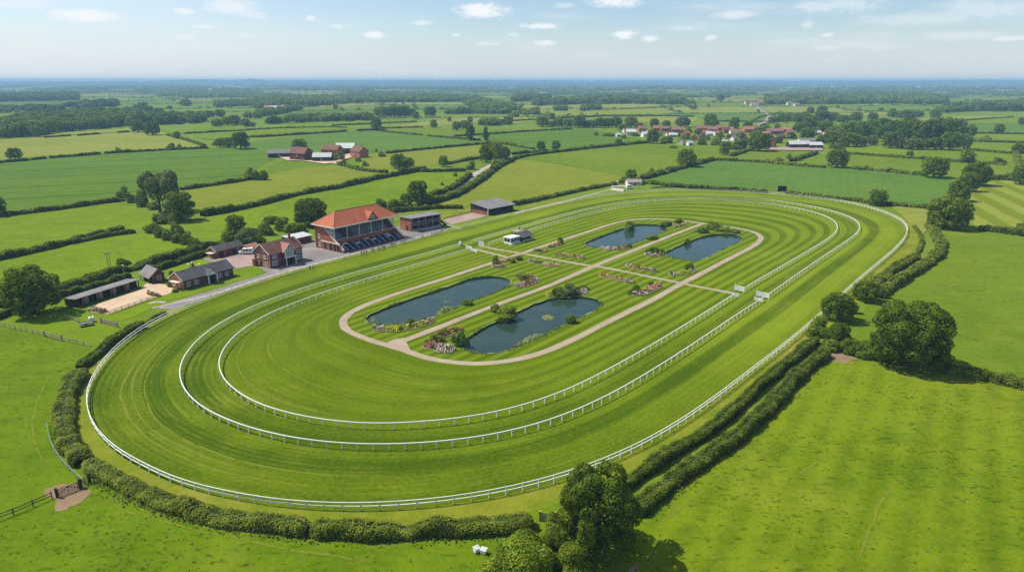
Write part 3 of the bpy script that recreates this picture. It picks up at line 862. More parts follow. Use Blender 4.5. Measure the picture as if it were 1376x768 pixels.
def gable_walls(L, D, h, rise, ridge='x'):
    m = MB()
    if ridge == 'x': m.prism([(0, 0), (D, 0), (D, h), (D / 2, h + rise), (0, h)], 'x', 0, L)
    else: m.prism([(0, 0), (L, 0), (L, h), (L / 2, h + rise), (0, h)], 'y', 0, D)
    return m
def gable_roof(L, D, h, rise, ov=.35, th=.14, x0=0, x1=None):
    x1 = L if x1 is None else x1
    s = rise / (D / 2); m = MB(); z0 = h - ov * s + .06; zr = h + rise + .06
    m.prism([(-ov, z0), (D / 2, zr), (D + ov, z0), (D + ov, z0 + th), (D / 2, zr + th * 1.25), (-ov, z0 + th)], 'x', x0 - ov, x1 + ov)
    return m
def bargeboard(par, D, h, rise, x, ov=.35, mat='white'):
    s = rise / (D / 2); m = MB()
    z0 = h - ov * s - .02; zr = h + rise - .02
    m.prism([(-ov, z0), (D / 2, zr), (D + ov, z0), (D + ov, z0 + .24), (D / 2, zr + .30), (-ov, z0 + .24)], 'x', x - .05, x + .05)
    return m.build('bargeboard', M[mat], par)
def chimney(par, x, y, z0, z1, mat='brick'):
    m = MB(); m.box(x - .35, x + .35, y - .28, y + .28, z0, z1); m.box(x - .42, x + .42, y - .35, y + .35, z1 - .25, z1 - .12)
    m.lathe([(.13, z1), (.11, z1 + .35)], 8, (x - .15, y)); m.lathe([(.13, z1), (.11, z1 + .35)], 8, (x + .15, y))
    return m.build('chimney', M[mat], par)

# ---------------------------------------------------------------- grandstand
gs, GL = base('grandstand', (461.6, 340.3), (545, 321), 'large brick grandstand with a red hipped tile roof and blue and white seats', 'grandstand')
GD = 15.7
gs.rotation_euler.z += R(1.5)
EZ = 9.0
prof = [(0, 0), (GD, 0), (GD, EZ), (11.2, EZ - .2), (5.0, 4.0), (0, .9)]
def endwall(x0, x1): return MB().prism(prof, 'x', x0, x1)
endwall(0, .5).build('end_wall', M['brick'], gs); endwall(GL - .5, GL).build('end_wall', M['brick'], gs)
MB().box(.5, GL - .5, GD - .5, GD, 0, EZ).build('back_wall', M['brick'], gs)
for x in (-.06, GL - .56):
    cp = MB(); cp.prism([(-.15, .92), (5, 4.02), (11.2, EZ - .18), (11.2, EZ + .05), (5, 4.32), (-.15, 1.22)], 'x', x, x + .62); cp.build('coping', M['cream'], gs)
for x, y0, y1 in ((-.1, 1.2, 1.7), (-.1, 5.2, 5.7), (-.1, 14.9, 15.7)):
    MB().box(x, 0.02, y0, y1, 0, 3.0 if y0 < 10 else EZ - .4).build('pilaster', M['brick_dark'], gs)
MB().box(-.14, .02, 1.7, 12.5, 2.75, 3.25).build('lintel', M['cream'], gs)
for y in (2.3, 4.2, 6.4, 9.6):
    dm = MB(); dm.box(-.05, .05, y, y + 1.4, 0, 2.7); dd = dm.build('door', M['dark'] if y != 9.6 else M['timber'], gs)
    MB().box(-.09, -.05, y + 1.1, y + 1.18, 1.0, 1.25).build('handle', M['steel'], dd)
window(gs, 0, 13.4, 3.9, 1.0, 1.6, 'l'); window(gs, 0, 13.4, .9, 1.0, 1.4, 'l')
# lower terrace
mt = MB()
NR = 8
for i in range(NR):
    y0 = .5 + i * .56; mt.box(.5, GL - .5, y0, 5.0, .35 + i * .26 - (.26 if i else .35), .35 + i * .26)
mt.build('lower_terrace', M['concrete'], gs)
MB().box(.3, GL - .3, -.05, .45, 0, .55).build('front_wall', M['brick_dark'], gs)
nb = 11; bw = (GL - 1.6) / nb
for b_ in range(nb):
    x0 = .8 + b_ * bw
    am = MB()
    for i in range(NR): am.box(x0 + bw - .62, x0 + bw - .06, .52 + i * .56, 1.05 + i * .56, .35 + i * .26, .42 + i * .26)
    am.build('aisle', M['white'], gs)
    for i in range(NR):
        y0 = .62 + i * .56; z0 = .35 + i * .26
        sm = MB(); sm.box(x0, x0 + bw - .75, y0 + .05, y0 + .40, z0 + .18, z0 + .26); sm.box(x0, x0 + bw - .75, y0 + .36, y0 + .44, z0 + .26, z0 + .52)
        sm.build('seat_row', M['white'] if (i == 4 and b_ % 3 == 0) or (i == 6 and b_ % 4 == 1) else M['seat'], gs) if i < 7 else None
# balcony and upper tier
MB().box(.5, GL - .5, 5.0, 5.25, 2.2, 3.85).build('balcony_wall', M['brick'], gs)
MB().box(.4, GL - .4, 4.92, 5.33, 3.85, 4.0).build('balcony_rail', M['cream'], gs)
ut = MB()
for i in range(9):
    y0 = 5.3 + i * .95; ut.box(.5, GL - .5, y0, GD - .5, 2.6 + i * .46, 3.06 + i * .46)
ut.build('upper_terrace', M['concrete'], gs)
for i in range(9):
    y0 = 5.3 + i * .95; z0 = 3.06 + i * .46
    for k in range(5):
        xa = .8 + k * (GL - 1.6) / 5
        MB().box(xa, xa + (GL - 1.6) / 5 - .9, y0 + .35, y0 + .75, z0, z0 + .36).build('bench', M['greybench'] if k != 1 else M['timber'], gs)
for k in range(6):
    x = .6 + k * (GL - 1.2) / 5
    cm = MB(); cm.bar((x, 5.12, 4.0), (x, 5.12, EZ), .13, 8); cm.box(x - .22, x + .22, 4.9, 5.34, 4.0, 4.2); cm.box(x - .25, x + .25, 4.87, 5.37, EZ - .3, EZ)
    cm.build('column', M['white'], gs)
for x in (.25, GL - .25):
    sc = MB()
    for j in range(9):
        y = 5.3 + j * .68; zb = 4.15 + (y - 5) * .72
        if zb < EZ - .2: sc.box(x - .06, x + .06, y, y + .14, zb, EZ)
    sc.box(x - .05, x + .05, 5.2, 10.9, EZ - .25, EZ - .05); sc.box(x - .05, x + .05, 5.2, 8.6, 6.6, 6.72)
    sc.build('screen', M['white'], gs)
ev = (-.9, GL + .9, 3.4, GD + .8)
RZ = 13.5; rx0, rx1, ry = 5.4, GL - 5.0, 10.2
def P3(x, y, z): return (x, y, z)
e = [P3(ev[0], ev[2], EZ), P3(ev[1], ev[2], EZ), P3(ev[1], ev[3], EZ), P3(ev[0], ev[3], EZ)]
r1, r2 = P3(rx0, ry, RZ), P3(rx1, ry, RZ)
rm = MB(); rm.add(e + [r1, r2], [(0, 1, 5, 4), (1, 2, 5), (2, 3, 4, 5), (3, 0, 4), (3, 2, 1, 0)])
roof = rm.build('roof', M['tile_red'], gs)
fm = MB()
fm.box(ev[0] - .06, ev[1] + .06, ev[2] - .08, ev[2] - .003, EZ - .32, EZ + .06); fm.box(ev[0] - .06, ev[1] + .06, ev[3] + .003, ev[3] + .08, EZ - .32, EZ + .06)
fm.box(ev[0] - .08, ev[0] - .003, ev[2] - .003, ev[3] + .003, EZ - .31, EZ + .05); fm.box(ev[1] + .003, ev[1] + .08, ev[2] - .003, ev[3] + .003, EZ - .31, EZ + .05)
fm.build('fascia', M['white'], roof)
hp = MB()
for a_, b_ in ((e[0], r1), (e[3], r1), (e[1], r2), (e[2], r2), (r1, r2)): hp.bar(Vector(a_) + Vector((0, 0, .03)), Vector(b_) + Vector((0, 0, .03)), .11, 6)
hp.build('ridge_tiles', M['tile_pink'], roof)
dx = GL * .60
dm = MB(); dm.prism([(dx - 2.3, EZ + .5), (dx + 2.3, EZ + .5), (dx, EZ + 3.0)], 'y', 4.3, 10.0); dg = dm.build('dormer', M['cream'], gs)
dr = MB()
sl_ = 2.5 / 2.3
dr.prism([(dx - 2.7, EZ + .5 - .35), (dx, EZ + 3.12), (dx + 2.7, EZ + .5 - .35), (dx + 2.7, EZ + .34), (dx, EZ + 3.34), (dx - 2.7, EZ + .34)], 'y', 3.9, 10.0)
dr.build('dormer_roof', M['tile_red'], dg)
hb = MB()
hb.box(dx - .06, dx + .06, 4.22, 4.32, EZ + .6, EZ + 2.8); hb.box(dx - 1.9, dx + 1.9, 4.23, 4.31, EZ + .95, EZ + 1.1)
hb.prism([(dx - 2.45, EZ + .32), (dx, EZ + 3.0), (dx + 2.45, EZ + .32), (dx + 2.2, EZ + .32), (dx, EZ + 2.72), (dx - 2.2, EZ + .32)], 'y', 3.82, 3.92)
hb.build('half_timber', M['timber'], dg)

# ---------------------------------------------------------------- clubhouse
cl, CLL = base('clubhouse', (364, 361), (407, 349.7), 'two storey brick clubhouse with half timbered gables and a columned porch', 'house')
CD, CH, CR = 8.3, 4.9, 2.9
gable_walls(CLL, CD, CH, CR).build('wall', M['brick_dark'], cl)
ew = MB(); ew.prism([(.05, 0), (CD - .05, 0), (CD - .05, CH), (CD / 2, CH + CR - .2), (.05, CH)], 'x', -.06, -.003); ew.build('sunlit_end_facing', M['brick_pale'], cl)  # paler brick puts sunlight into the colour of this end
rf = gable_roof(CLL, CD, CH, CR, .4); rf = rf.build('roof', M['tile_brown'], cl)
bargeboard(cl, CD, CH, CR, -.46); bargeboard(cl, CD, CH, CR, CLL + .46)
gx, gw = CLL * .55, 4.4
gm = MB(); gm.prism([(gx - gw / 2, 0), (gx + gw / 2, 0), (gx + gw / 2, CH), (gx, CH + 2.3), (gx - gw / 2, CH)], 'y', -.7, CD / 2)
gb = gm.build('front_gable', M['brick_dark'], cl)
gr = MB(); gr.prism([(gx - gw / 2 - .35, CH - .3), (gx, CH + 2.38), (gx + gw / 2 + .35, CH - .3), (gx + gw / 2 + .35, CH - .14), (gx, CH + 2.56), (gx - gw / 2 - .35, CH - .14)], 'y', -1.05, CD / 2)
gr.build('gable_roof', M['tile_pink'], gb)
ht = MB(); ht.box(gx - gw / 2 + .1, gx + gw / 2 - .1, -.76, -.703, CH - 1.9, CH + .25); ht.prism([(gx - 1.9, CH + .25), (gx + 1.9, CH + .25), (gx, CH + 2.1)], 'y', -.76, -.703)
ht.build('render_panel', M['cream'], gb)
tb = MB()
for i in range(6): x = gx - gw / 2 + .25 + i * (gw - .5) / 5; tb.box(x - .08, x + .08, -.80, -.763, CH - 1.9, CH + .2)
tb.box(gx - gw / 2 + .1, gx + gw / 2 - .1, -.805, -.763, CH + .2, CH + .38); tb.box(gx - 1.1, gx + 1.1, -.805, -.763, CH + 1.0, CH + 1.14); tb.box(gx - .07, gx + .07, -.80, -.763, CH + .38, CH + 1.9)
tb.build('half_timber', M['timber'], gb)
bb = MB(); bb.prism([(gx - gw / 2 - .38, CH - .36), (gx, CH + 2.34), (gx + gw / 2 + .38, CH - .36), (gx + gw / 2 + .38, CH - .12), (gx, CH + 2.6), (gx - gw / 2 - .38, CH - .12)], 'y', -1.12, -1.06); bb.build('bargeboard', M['white'], gb)
window(gb, gx, -.81, CH - 1.4, 2.4, 1.1, 'f', mull=4)
for x in (1.9, CLL - 1.7):
    window(cl, x, 0, .9, 2.3, 1.5, 'f', mull=4); window(cl, x, 0, 3.2, 1.9, 1.2, 'f', mull=3)
pm = MB(); pm.box(gx - 1.3, gx + 1.3, -.74, -.69, 0, 2.4); pm.build('door', M['dark'], cl)
for x in (gx - 1.9, gx + 1.9):
    c = MB(); c.lathe([(.24, 0), (.24, .2), (.15, .25), (.13, 2.5), (.2, 2.6), (.2, 2.75)], 10, (x, -1.5)); c.build('porch_column', M['white'], cl)
MB().box(gx - 2.2, gx + 2.2, -1.8, -.71, 2.75, 3.0).build('porch_roof', M['white'], cl)
tl = MB()
for i in range(8): y = .6 + i * (CD - 1.2) / 7; tl.box(-.11, -.063, y - .07, y + .07, 2.6, CH + max(0, CR - abs(y - CD / 2) * CR / (CD / 2) - .3))
tl.box(-.12, -.063, .3, CD - .3, 2.5, 2.68); tl.box(-.12, -.063, .3, CD - .3, CH - .1, CH + .06)
tl.build('half_timber', M['timber'], cl)
MB().box(-.12, -.063, 1.0, 3.2, 0, 2.2).build('garage_door', M['timber_pale'], cl); MB().box(-.12, -.063, 4.2, 5.3, 0, 2.1).build('door', M['dark'], cl)
window(cl, -.06, 6.8, .9, 1.2, 1.2, 'l'); window(cl, -.12, 2.4, 3.1, 1.2, 1.1, 'l'); window(cl, -.12, 5.8, 3.1, 1.2, 1.1, 'l')
chimney(cl, CLL - 1.6, CD / 2, CH + 1.8, CH + CR + 1.4)
MB().box(-.9, -.1, CD - 1.6, CD, 0, 2.4).build('lean_to', M['brick_dark'], cl)

# ---------------------------------------------------------------- brick lodge with central porch
lg, LL = base('brick_lodge', (248, 389.5), (314, 371), 'long single storey brick lodge with slate roof and white framed porch', 'lodge')
LD, LH, LR = 6.6, 2.9, 2.1
gable_walls(LL, LD, LH, LR).build('wall', M['brick_dark'], lg)
MB().prism([(.05, 0), (LD - .05, 0), (LD - .05, LH), (LD / 2, LH + LR - .15), (.05, LH)], 'x', -.06, -.003).build('sunlit_end_facing', M['brick_pale'], lg)  # lodge end likewise: sunlit tone put into a paler brick skin
gable_roof(LL, LD, LH, LR, .4).build('roof', M['slate'], lg)
bargeboard(lg, LD, LH, LR, -.46, mat='cream'); bargeboard(lg, LD, LH, LR, LL + .46, mat='cream')
px_ = LL * .53; pw = 3.0
pg = MB(); pg.prism([(px_ - pw / 2 - .3, LH - .35), (px_, LH + 1.45), (px_ + pw / 2 + .3, LH - .35), (px_ + pw / 2 + .3, LH - .2), (px_, LH + 1.65), (px_ - pw / 2 - .3, LH - .2)], 'y', -1.3, LD / 2)
pg.build('porch_roof', M['slate'], lg)
MB().prism([(px_ - pw / 2, LH - .1), (px_ + pw / 2, LH - .1), (px_, LH + 1.35)], 'y', -1.1, -.9).build('porch_gable', M['white'], lg)
for x in (px_ - pw / 2, px_ + pw / 2): MB().box(x - .14, x + .14, -1.2, -.92, 0, LH - .1).build('porch_post', M['white'], lg)
MB().box(px_ - 1.2, px_ + 1.2, -.05, .03, 0, 2.5).build('doorway_shade', M['dark'], lg)  # dark panel on the wall, porch shade put into its colour
for x in (1.6, 4.2, LL - 5.0, LL - 2.4): window(lg, x, 0, .9, 1.3, 1.2, 'f', mull=2)
window(lg, -.06, 2.0, .9, 1.0, 1.2, 'l'); window(lg, -.06, 4.6, .9, 1.0, 1.2, 'l')
chimney(lg, LL * .36, LD / 2 + .6, LH + 1.0, LH + LR + 1.0)
MB().box(-1.5, -.12, 1.0, 5.0, 2.3, 2.42).build('canopy', M['cream'], lg)

# ---------------------------------------------------------------- small open shed, stable range, brick range
sh, SL = base('open_shed', (205.8, 380.5), (222, 377.2), 'small brick gabled shed with weathered slate roof beside the sandy yard', 'shed')
SDp, SHh, SRr = 7.6, 2.6, 1.5
gable_walls(SL, SDp, SHh, SRr, 'y').build('wall', M['brick_dark'], sh)
m_ = MB(); s_ = SRr / (SL / 2); z0 = SHh - .45 * s_ + .05
m_.prism([(-1.2, SHh - 1.2 * s_ + .05), (SL / 2, SHh + SRr + .05), (SL + .4, z0), (SL + .4, z0 + .14), (SL / 2, SHh + SRr + .24), (-1.2, SHh - 1.2 * s_ + .2)], 'y', -.35, SDp + .35); m_.build('roof', M['slate_pale'], sh)
window(sh, SL * .55, 0, .8, 1.3, 1.3, 'f', mull=2)
MB().box(-.05, .02, .8, SDp - .8, 0, 2.1).build('opening_shade', M['dark'], sh)  # near-black panel on a solid wall, painted as the shade inside
for y in (0.4, SDp / 2, SDp - .4): MB().box(-1.0, -.85, y - .1, y + .1, 0, 1.75).build('post', M['timber'], sh)

sb, SBL = base('stable_block', (104, 413), (187.5, 386), 'long low stable range with open dark bays and a single slope slate roof', 'stable')
D0 = 4.6
w = MB(); w.box(0, SBL, D0 - .25, D0, 0, 2.1); w.box(0, .25, .9, D0 - .25, 0, 2.3); w.box(SBL - .25, SBL, .9, D0 - .25, 0, 2.3); w.build('wall', M['brick_dark'], sb)
nbay = 9
for i in range(nbay + 1):
    x = .12 + i * (SBL - .24) / nbay; MB().box(x - .1, x + .1, 0, .2, 0, 2.5).build('post', M['timber'], sb)
for i in range(nbay):
    x = .25 + i * (SBL - .24) / nbay
    if i % 2 == 1:
        sp_ = MB(); sp_.box(x, x + (SBL) / nbay - .3, .95, 1.05, 0, 2.35); q = sp_.build('partition', M['timber_pale'], sb)
    else:
        d_ = MB(); d_.box(x + .3, x + 1.5, 1.0, 1.06, 0, 1.2); q = d_.build('stable_door', M['timber'], sb)
MB().box(.25, SBL - .25, 1.6, 1.7, 0, 2.3).build('interior_shade', M['dark'], sb)  # near-black sheet painting the shade at the back of the bays
r_ = MB(); r_.slab([(-.5, -.5, 2.62), (SBL + .5, -.5, 2.62), (SBL + .5, D0 + .4, 2.15), (-.5, D0 + .4, 2.15)], .16); r_.build('roof', M['slate_pale'], sb)

fb, FL = base('brick_range', (291.7, 347), (326.8, 338), 'brick outbuilding with dark slate roof and wide doors behind the lodge', 'outbuilding')
FD, FH, FR = 4.6, 2.5, 1.4
gable_walls(FL, FD, FH, FR).build('wall', M['brick'], fb)
gable_roof(FL, FD, FH, FR, .35).build('roof', M['slate'], fb); bargeboard(fb, FD, FH, FR, -.41, mat='cream')
for x in (1.0, 4.0, 6.6): MB().box(x, x + 1.8, -.05, .03, 0, 2.1).build('door', M['timber'] if x != 4.0 else M['brick_dark'], fb)
window(fb, FL - 2.0, 0, .8, 1.2, 1.1, 'f'); MB().box(-2.0, -.1, .4, 3.4, 1.9, 2.0).build('canopy', M['cream'], fb)
for y in (.6, 3.2): MB().box(-1.9, -1.78, y, y + .12, 0, 1.9).build('post', M['timber'], fb)

rs, RL = base('red_shed', (392, 330), (419, 324), 'dark red shed with a pale sheet roof tucked behind the clubhouse', 'shed')
MB().prism([(0, 0), (5, 0), (5, 2.9), (0, 2.5)], 'x', 0, RL).build('wall', M['brick_dark'], rs)
MB().slab([(-.4, -.5, 2.55), (RL + .4, -.5, 2.55), (RL + .4, 5.4, 3.1), (-.4, 5.4, 3.1)], .12).build('roof', M['sheet'], rs)
MB().box(1.5, 4.0, -.05, .03, 0, 2.1).build('door', M['brick'], rs)
MB().box(-1.3, -.05, 3, 4.2, 0, 2.9).build('store', M['dark'], rs)
bt, BTL = base('brick_store', (334, 341), (350, 337), 'low brick store with a pinkish roof beside the parked white van', 'outbuilding')
gable_walls(5, 4, 1.9, 1.0).build('wall', M['brick_dark'], bt); gable_roof(5, 4, 1.9, 1.0, .25).build('roof', M['tile_pink'], bt); MB().box(1, 2, -.04, .03, 0, 1.7).build('door', M['timber'], bt)

# ---------------------------------------------------------------- middle stand and far stand
s2, S2L = base('viewing_stand', (553, 311.5), (603, 302.5), 'smaller brick stand with a flat grey roof and an upper gallery of seats', 'stand')
S2D = 7.9
MB().box(.0, .4, 0.4, S2D, 0, 5.3).build('end_wall', M['brick'], s2); MB().box(S2L - 4.4, S2L - 4.0, 0.4, S2D, 0, 5.3).build('end_wall', M['brick'], s2); MB().box(.4, S2L - 4.4, S2D - .4, S2D, 0, 5.4).build('back_wall', M['brick'], s2)
MB().box(.4, S2L - 4.4, 2.4, 2.6, 0, 2.5).build('ground_wall', M['brick_dark'], s2)
MB().box(.4, S2L - 4.4, .5, S2D - .4, 2.5, 2.75).build('gallery_floor', M['concrete'], s2)
MB().box(.4, S2L - 4.4, .42, .55, 2.75, 3.55).build('balustrade', M['timber'], s2)
MB().box(.3, S2L - 4.3, .36, .6, 3.55, 3.65).build('balcony_rail', M['white'], s2)
for i in range(4):
    for k in range(7):
        xa = .8 + k * (S2L - 5.4) / 7
        MB().box(xa, xa + (S2L - 5.4) / 7 - .5, 1.3 + i * 1.2, 1.75 + i * 1.2, 2.75, 3.35 + i * .35).build('seat_row', M['seat'] if (i + k) % 3 else M['steel'], s2)
MB().slab([(-.5, -.9, 5.75), (S2L - 3.4, -.9, 5.75), (S2L - 3.4, S2D + .5, 5.35), (-.5, S2D + .5, 5.35)], .22).build('roof', M['slate_pale'], s2)
for k in range(5):
    x = .5 + k * (S2L - 5.2) / 4; MB().box(x - .09, x + .09, .3, .48, 0, 5.55).build('column', M['steel'], s2)
for k in range(3):
    tm = MB(); tm.box(.6, S2L - 4.8, -1.3 + k * .55, -.8 + k * .55, 0, .3 + .28 * k); tm.build('terrace_step', M['steel'] if k == 0 else M['concrete'], s2)
stp = MB()
for i in range(10): stp.box(S2L - 4 + i * .38, S2L - 3.6 + i * .38, 1.0, 3.0, 2.5 - i * .26, 2.75 - i * .26)
stp.box(S2L - 4, S2L - .2, .9, 1.0, 0.1, .2); stp.build('staircase', M['timber'], s2)
sr = MB(); sr.bar((S2L - 4, 1.0, 3.6), (S2L - .2, 1.0, 1.1), .06); sr.bar((S2L - 4, 3.0, 3.6), (S2L - .2, 3.0, 1.1), .06); sr.build('handrail', M['timber'], s2)
for y in (2.2, 5.2): MB().box(-.05, .03, y, y + 1.4, 0, 2.2).build('door', M['dark'] if y < 3 else M['brick_pale'], s2)

s3, S3L = base('timber_stand', (657, 289.4), (691, 282.5), 'dark timber stand with a plain grey roof standing apart by the far paved yard', 'stand')
S3D = 12.0
MB().prism([(.6, 0), (S3D, 0), (S3D, 4.3), (.6, 2.4)], 'x', 0, .3).build('end_wall', M['timber'], s3); MB().prism([(.6, 0), (S3D, 0), (S3D, 4.3), (.6, 2.4)], 'x', S3L - .3, S3L).build('end_wall', M['timber'], s3)
MB().box(-.08, -.003, .6, S3D, 0, 1.5).build('brick_plinth', M['brick'], s3)
MB().box(.3, S3L - .3, S3D - .3, S3D, 0, 4.2).build('back_wall', M['timber'], s3)
MB().box(.3, S3L - .3, .6, .75, 0, 1.5).build('front_wall', M['timber'], s3)
MB().box(.3, S3L - .3, 3.0, 3.1, 1.5, 3.0).build('interior_shade', M['dark'], s3)  # near-black sheet painting the shade under the stand roof
for k in range(6): x = .4 + k * (S3L - .8) / 5; MB().box(x - .1, x + .1, .55, .77, 1.5, 3.1).build('column', M['steel'] if k in (0, 5) else M['timber'], s3)
MB().slab([(-.6, -.9, 3.15), (S3L + .6, -.9, 3.15), (S3L + .6, S3D + .4, 4.75), (-.6, S3D + .4, 4.75)], .2).build('roof', M['slate_pale'], s3)
for k in range(2): MB().box(.5, S3L - .5, -.5 + k * .5, 0 + k * .5, 0, .3 + .3 * k).build('terrace_step', M['timber'], s3)
MB().box(-.5, -.06, .2, .35, 0, 3.0).build('barge_post', M['white'], s3)

# ---------------------------------------------------------------- pavilion on the infield
pv, PVL = base('infield_pavilion', (686, 328.5), (725, 320), 'low white and black pavilion with a grey sloping roof on the striped infield', 'pavilion', ang=47)
MB().box(0, 5.4, 0, 3.6, 0, 2.4).build('cabin', M['white'], pv)
MB().box(-.15, 5.5, -.2, 3.8, 2.4, 2.6).build('cabin_roof', M['white'], pv)
for x in (.4, 2.1, 3.8): MB().box(x, x + 1.3, -.05, .03, .9, 2.0).build('window', M['black'], pv)
for y in (.3, 1.9): MB().box(-.05, .03, y, y + 1.3, .9, 2.0).build('window', M['black'], pv)
MB().box(-1.0, 5.4, -1.0, -.1, 0, .4).build('step', M['cream'], pv)
MB().box(5.45, 12.0, .2, 4.6, 0, 2.2).build('hall', M['black'], pv)
MB().slab([(5.3, -1.2, 1.9), (12.4, -1.2, 1.9), (12.4, 2.4, 3.5), (5.3, 2.4, 3.5)], .15).build('roof', M['slate'], pv)
MB().slab([(5.3, 5.4, 2.1), (12.4, 5.4, 2.1), (12.4, 2.45, 3.45), (5.3, 2.45, 3.45)], .15).build('roof', M['slate'], pv)
MB().box(5.6, 12.2, -1.15, -.95, .1, 1.0).build('front_rail', M['steel'], pv)
MB().slab([(9.0, 5.0, 2.7), (13.6, 5.0, 2.7), (13.6, 8.0, 2.8), (9.0, 8.0, 2.8)], .16).build('canopy', M['timber_pale'], pv)
for x, y in ((9.2, 7.8), (13.4, 7.8), (13.4, 5.2)): MB().box(x - .1, x + .1, y - .1, y + .1, 0, 2.6).build('post', M['timber'], pv)
MB().bar((12.8, 7, 2.7), (12.8, 7, 3.9), .25).build('vent', M['timber'], pv)

# ---------------------------------------------------------------- generic small houses (village, farms)
ROOFS = ['tile_red', 'tile_pink', 'tile_brown', 'slate_pale', 'sheet', 'slate', 'sheet_green']
def house(px, py, wpx, hpx, roof, wall, ang, label, cat='house', deep=None, group='village houses', ch=True, name='house', wins=3, rise=None):
    p = at(px, py); k = ppm(p); L = wpx / k; H_ = hpx / k
    D = deep or min(L * .75, 9.0); rise = rise or H_ * .42; h = H_ - rise
    o = empty(name, (p[0], p[1], 0), R(ang)); tag(o, label, cat, group)
    g = gable_walls(L, D, h, rise); g.v = [(x - L / 2, y - D / 2, z) for x, y, z in g.v]; g.build('wall', M[wall], o)
    r = gable_roof(L, D, h, rise, .4); r.v = [(x - L / 2, y - D / 2, z) for x, y, z in r.v]; r.build('roof', M[roof], o)
    if ch: chimney(o, L * .32, 0, h + rise * .5, h + rise + 1.3)
    for i in range(wins):
        x = -L / 2 + (i + .5) * L / wins
        window(o, x, -D / 2, h * .3 if h < 4 else h * .58, 1.5, 1.3, 'f')
        if h >= 4 and i != wins // 2: window(o, x, -D / 2, .9, 1.5, 1.3, 'f')
    MB().box(-.55, .55, -D / 2 - .04, -D / 2 + .03, 0, 2.1).build('door', M['timber'], o)
    return o

V = [ # x, y, w, h, roof, wall, angle, label
 (831,184,7,6,'sheet','white',10,'small white bungalow at the left end of the village'),
 (848,181,15,8,'sheet','cream',-8,'pale roofed cottage second from the left end of the village'),
 (863,177,13,9,'tile_village','brick_pale',6,'red roofed house behind the pale cottage at the left end of the village'),
 (868,184,13,8,'sheet','white',12,'white cottage in front of the red roofed house at the left of the village'),
 (882,176,11,8,'tile_pink','brick',0,'pink roofed house left of the long red roofs in the village'),
 (893,176.5,13,8,'tile_village','brick',5,'long red roofed house left of the broad red roof in the village'),
 (909.6,178.5,17,9,'tile_village','brick',-4,'broad red roofed house in the middle of the village'),
 (904,184,12,6,'sheet','cream',4,'low pale roofed barn in front of the broad red roofed house'),
 (914.8,194.5,12,10,'tile_pink','cream',62,'pink roofed cottage with its gable to the green field'),
 (927,195.5,9,7,'sheet','white',20,'white cottage at the edge of the green field below the village'),
 (933,188,11,8,'tile_pink','brick_pale',70,'pink gabled house just behind the white cottage'),
 (942,177.5,16,10,'tile_village','brick',3,'tall red roofed house between two village trees'),
 (943,185,10,7,'tile_brown','brick',40,'brown roofed house half hidden by a dark bush'),
 (957,178,15,9,'tile_village','brick_pale',-10,'red roofed pair of cottages left of the tallest village tree'),
 (966,175.5,12,8,'tile_pink','brick',8,'pink roofed house at the back of the village centre'),
 (953,183,10,7,'sheet','white',-5,'white walled cottage below the red roofed pair'),
 (975,178.5,11,8,'tile_brown','brick',15,'brown roofed house right of the village centre'),
 (988,181,17,8,'tile_village','white',-3,'white walled house with a wide red roof'),
 (973,193,9,6,'sheet','cream',15,'tiny pale cottage on the field edge by the dark bushes'),
 (1005,178,15,9,'tile_pink','brick_pale',4,'pink roofed house at the right end of the main village row'),
 (1040,180,24,8,'tile_village','brick',2,'long red roofed terrace right of the main village'),
 (1053,177.5,15,7,'tile_pink','brick',-6,'pink roofed terrace behind the long red one'),
 (1097,181,12,6,'sheet','cream',5,'pale flat looking house half hidden in the trees right of the village'),
 (1112,182.5,13,6,'tile_pink','cream',-8,'cream house with a pink roof in the trees right of the village'),
 (1005,140.5,10,6,'tile_village','cream',5,'red roofed house far behind the village left of the distant road'),
 (1013,143,10,6,'tile_pink','white',-5,'pink roofed house beside the distant road'),
 (1022,142,9,5.5,'tile_village','brick_pale',15,'red roofed house left of the bend in the distant road'),
 (1061,141.5,9,5.5,'tile_village','white',0,'white house with a red roof right of the distant road'),
 (1070,143,8,5,'tile_pink','cream',10,'cream house with a pink roof right of the distant road'),
]
V += [
 (841,178.5,9,7,'tile_village','cream',20,'cream cottage between the bungalow and the pale roofed cottage'),
 (873,181,9,7,'tile_pink','brick_pale',-12,'pink roofed cottage behind the dark tree at the left of the village'),
 (899,183.5,9,7,'tile_village','white',8,'white walled cottage right of the low dark tree in the village'),
 (922,183,10,8,'tile_pink','brick',30,'pink roofed cottage left of the two field edge cottages'),
 (948,181.5,10,7,'tile_village','brick_pale',-6,'red roofed cottage in the gap left of the village centre'),
 (963,182,9,7,'tile_pink','cream',14,'cream cottage just in front of the village centre trees'),
 (981,178,9,8,'tile_pink','brick',-20,'pink roofed house with its gable to the left of the wide red roof'),
 (997,184,10,7,'tile_village','cream',10,'cream cottage above the broad green bush'),
 (1013,175.5,11,7,'tile_village','brick',0,'red roofed house beyond the right end of the main row'),
 (1029,184,12,8,'tile_pink','brick_pale',-8,'pink roofed house below the left end of the red terrace'),
 (1061,181,11,7,'tile_village','brick',6,'red roofed house at the right end of the red terrace'),
 (986,189,10,7,'tile_pink','white',35,'white gabled cottage between the bushes at the village foot'),
]
V = [(x, y, w_ * .88, h_ * .9) + tuple(r_) for x, y, w_, h_, *r_ in V]
for a in V: house(*a, wins=2)
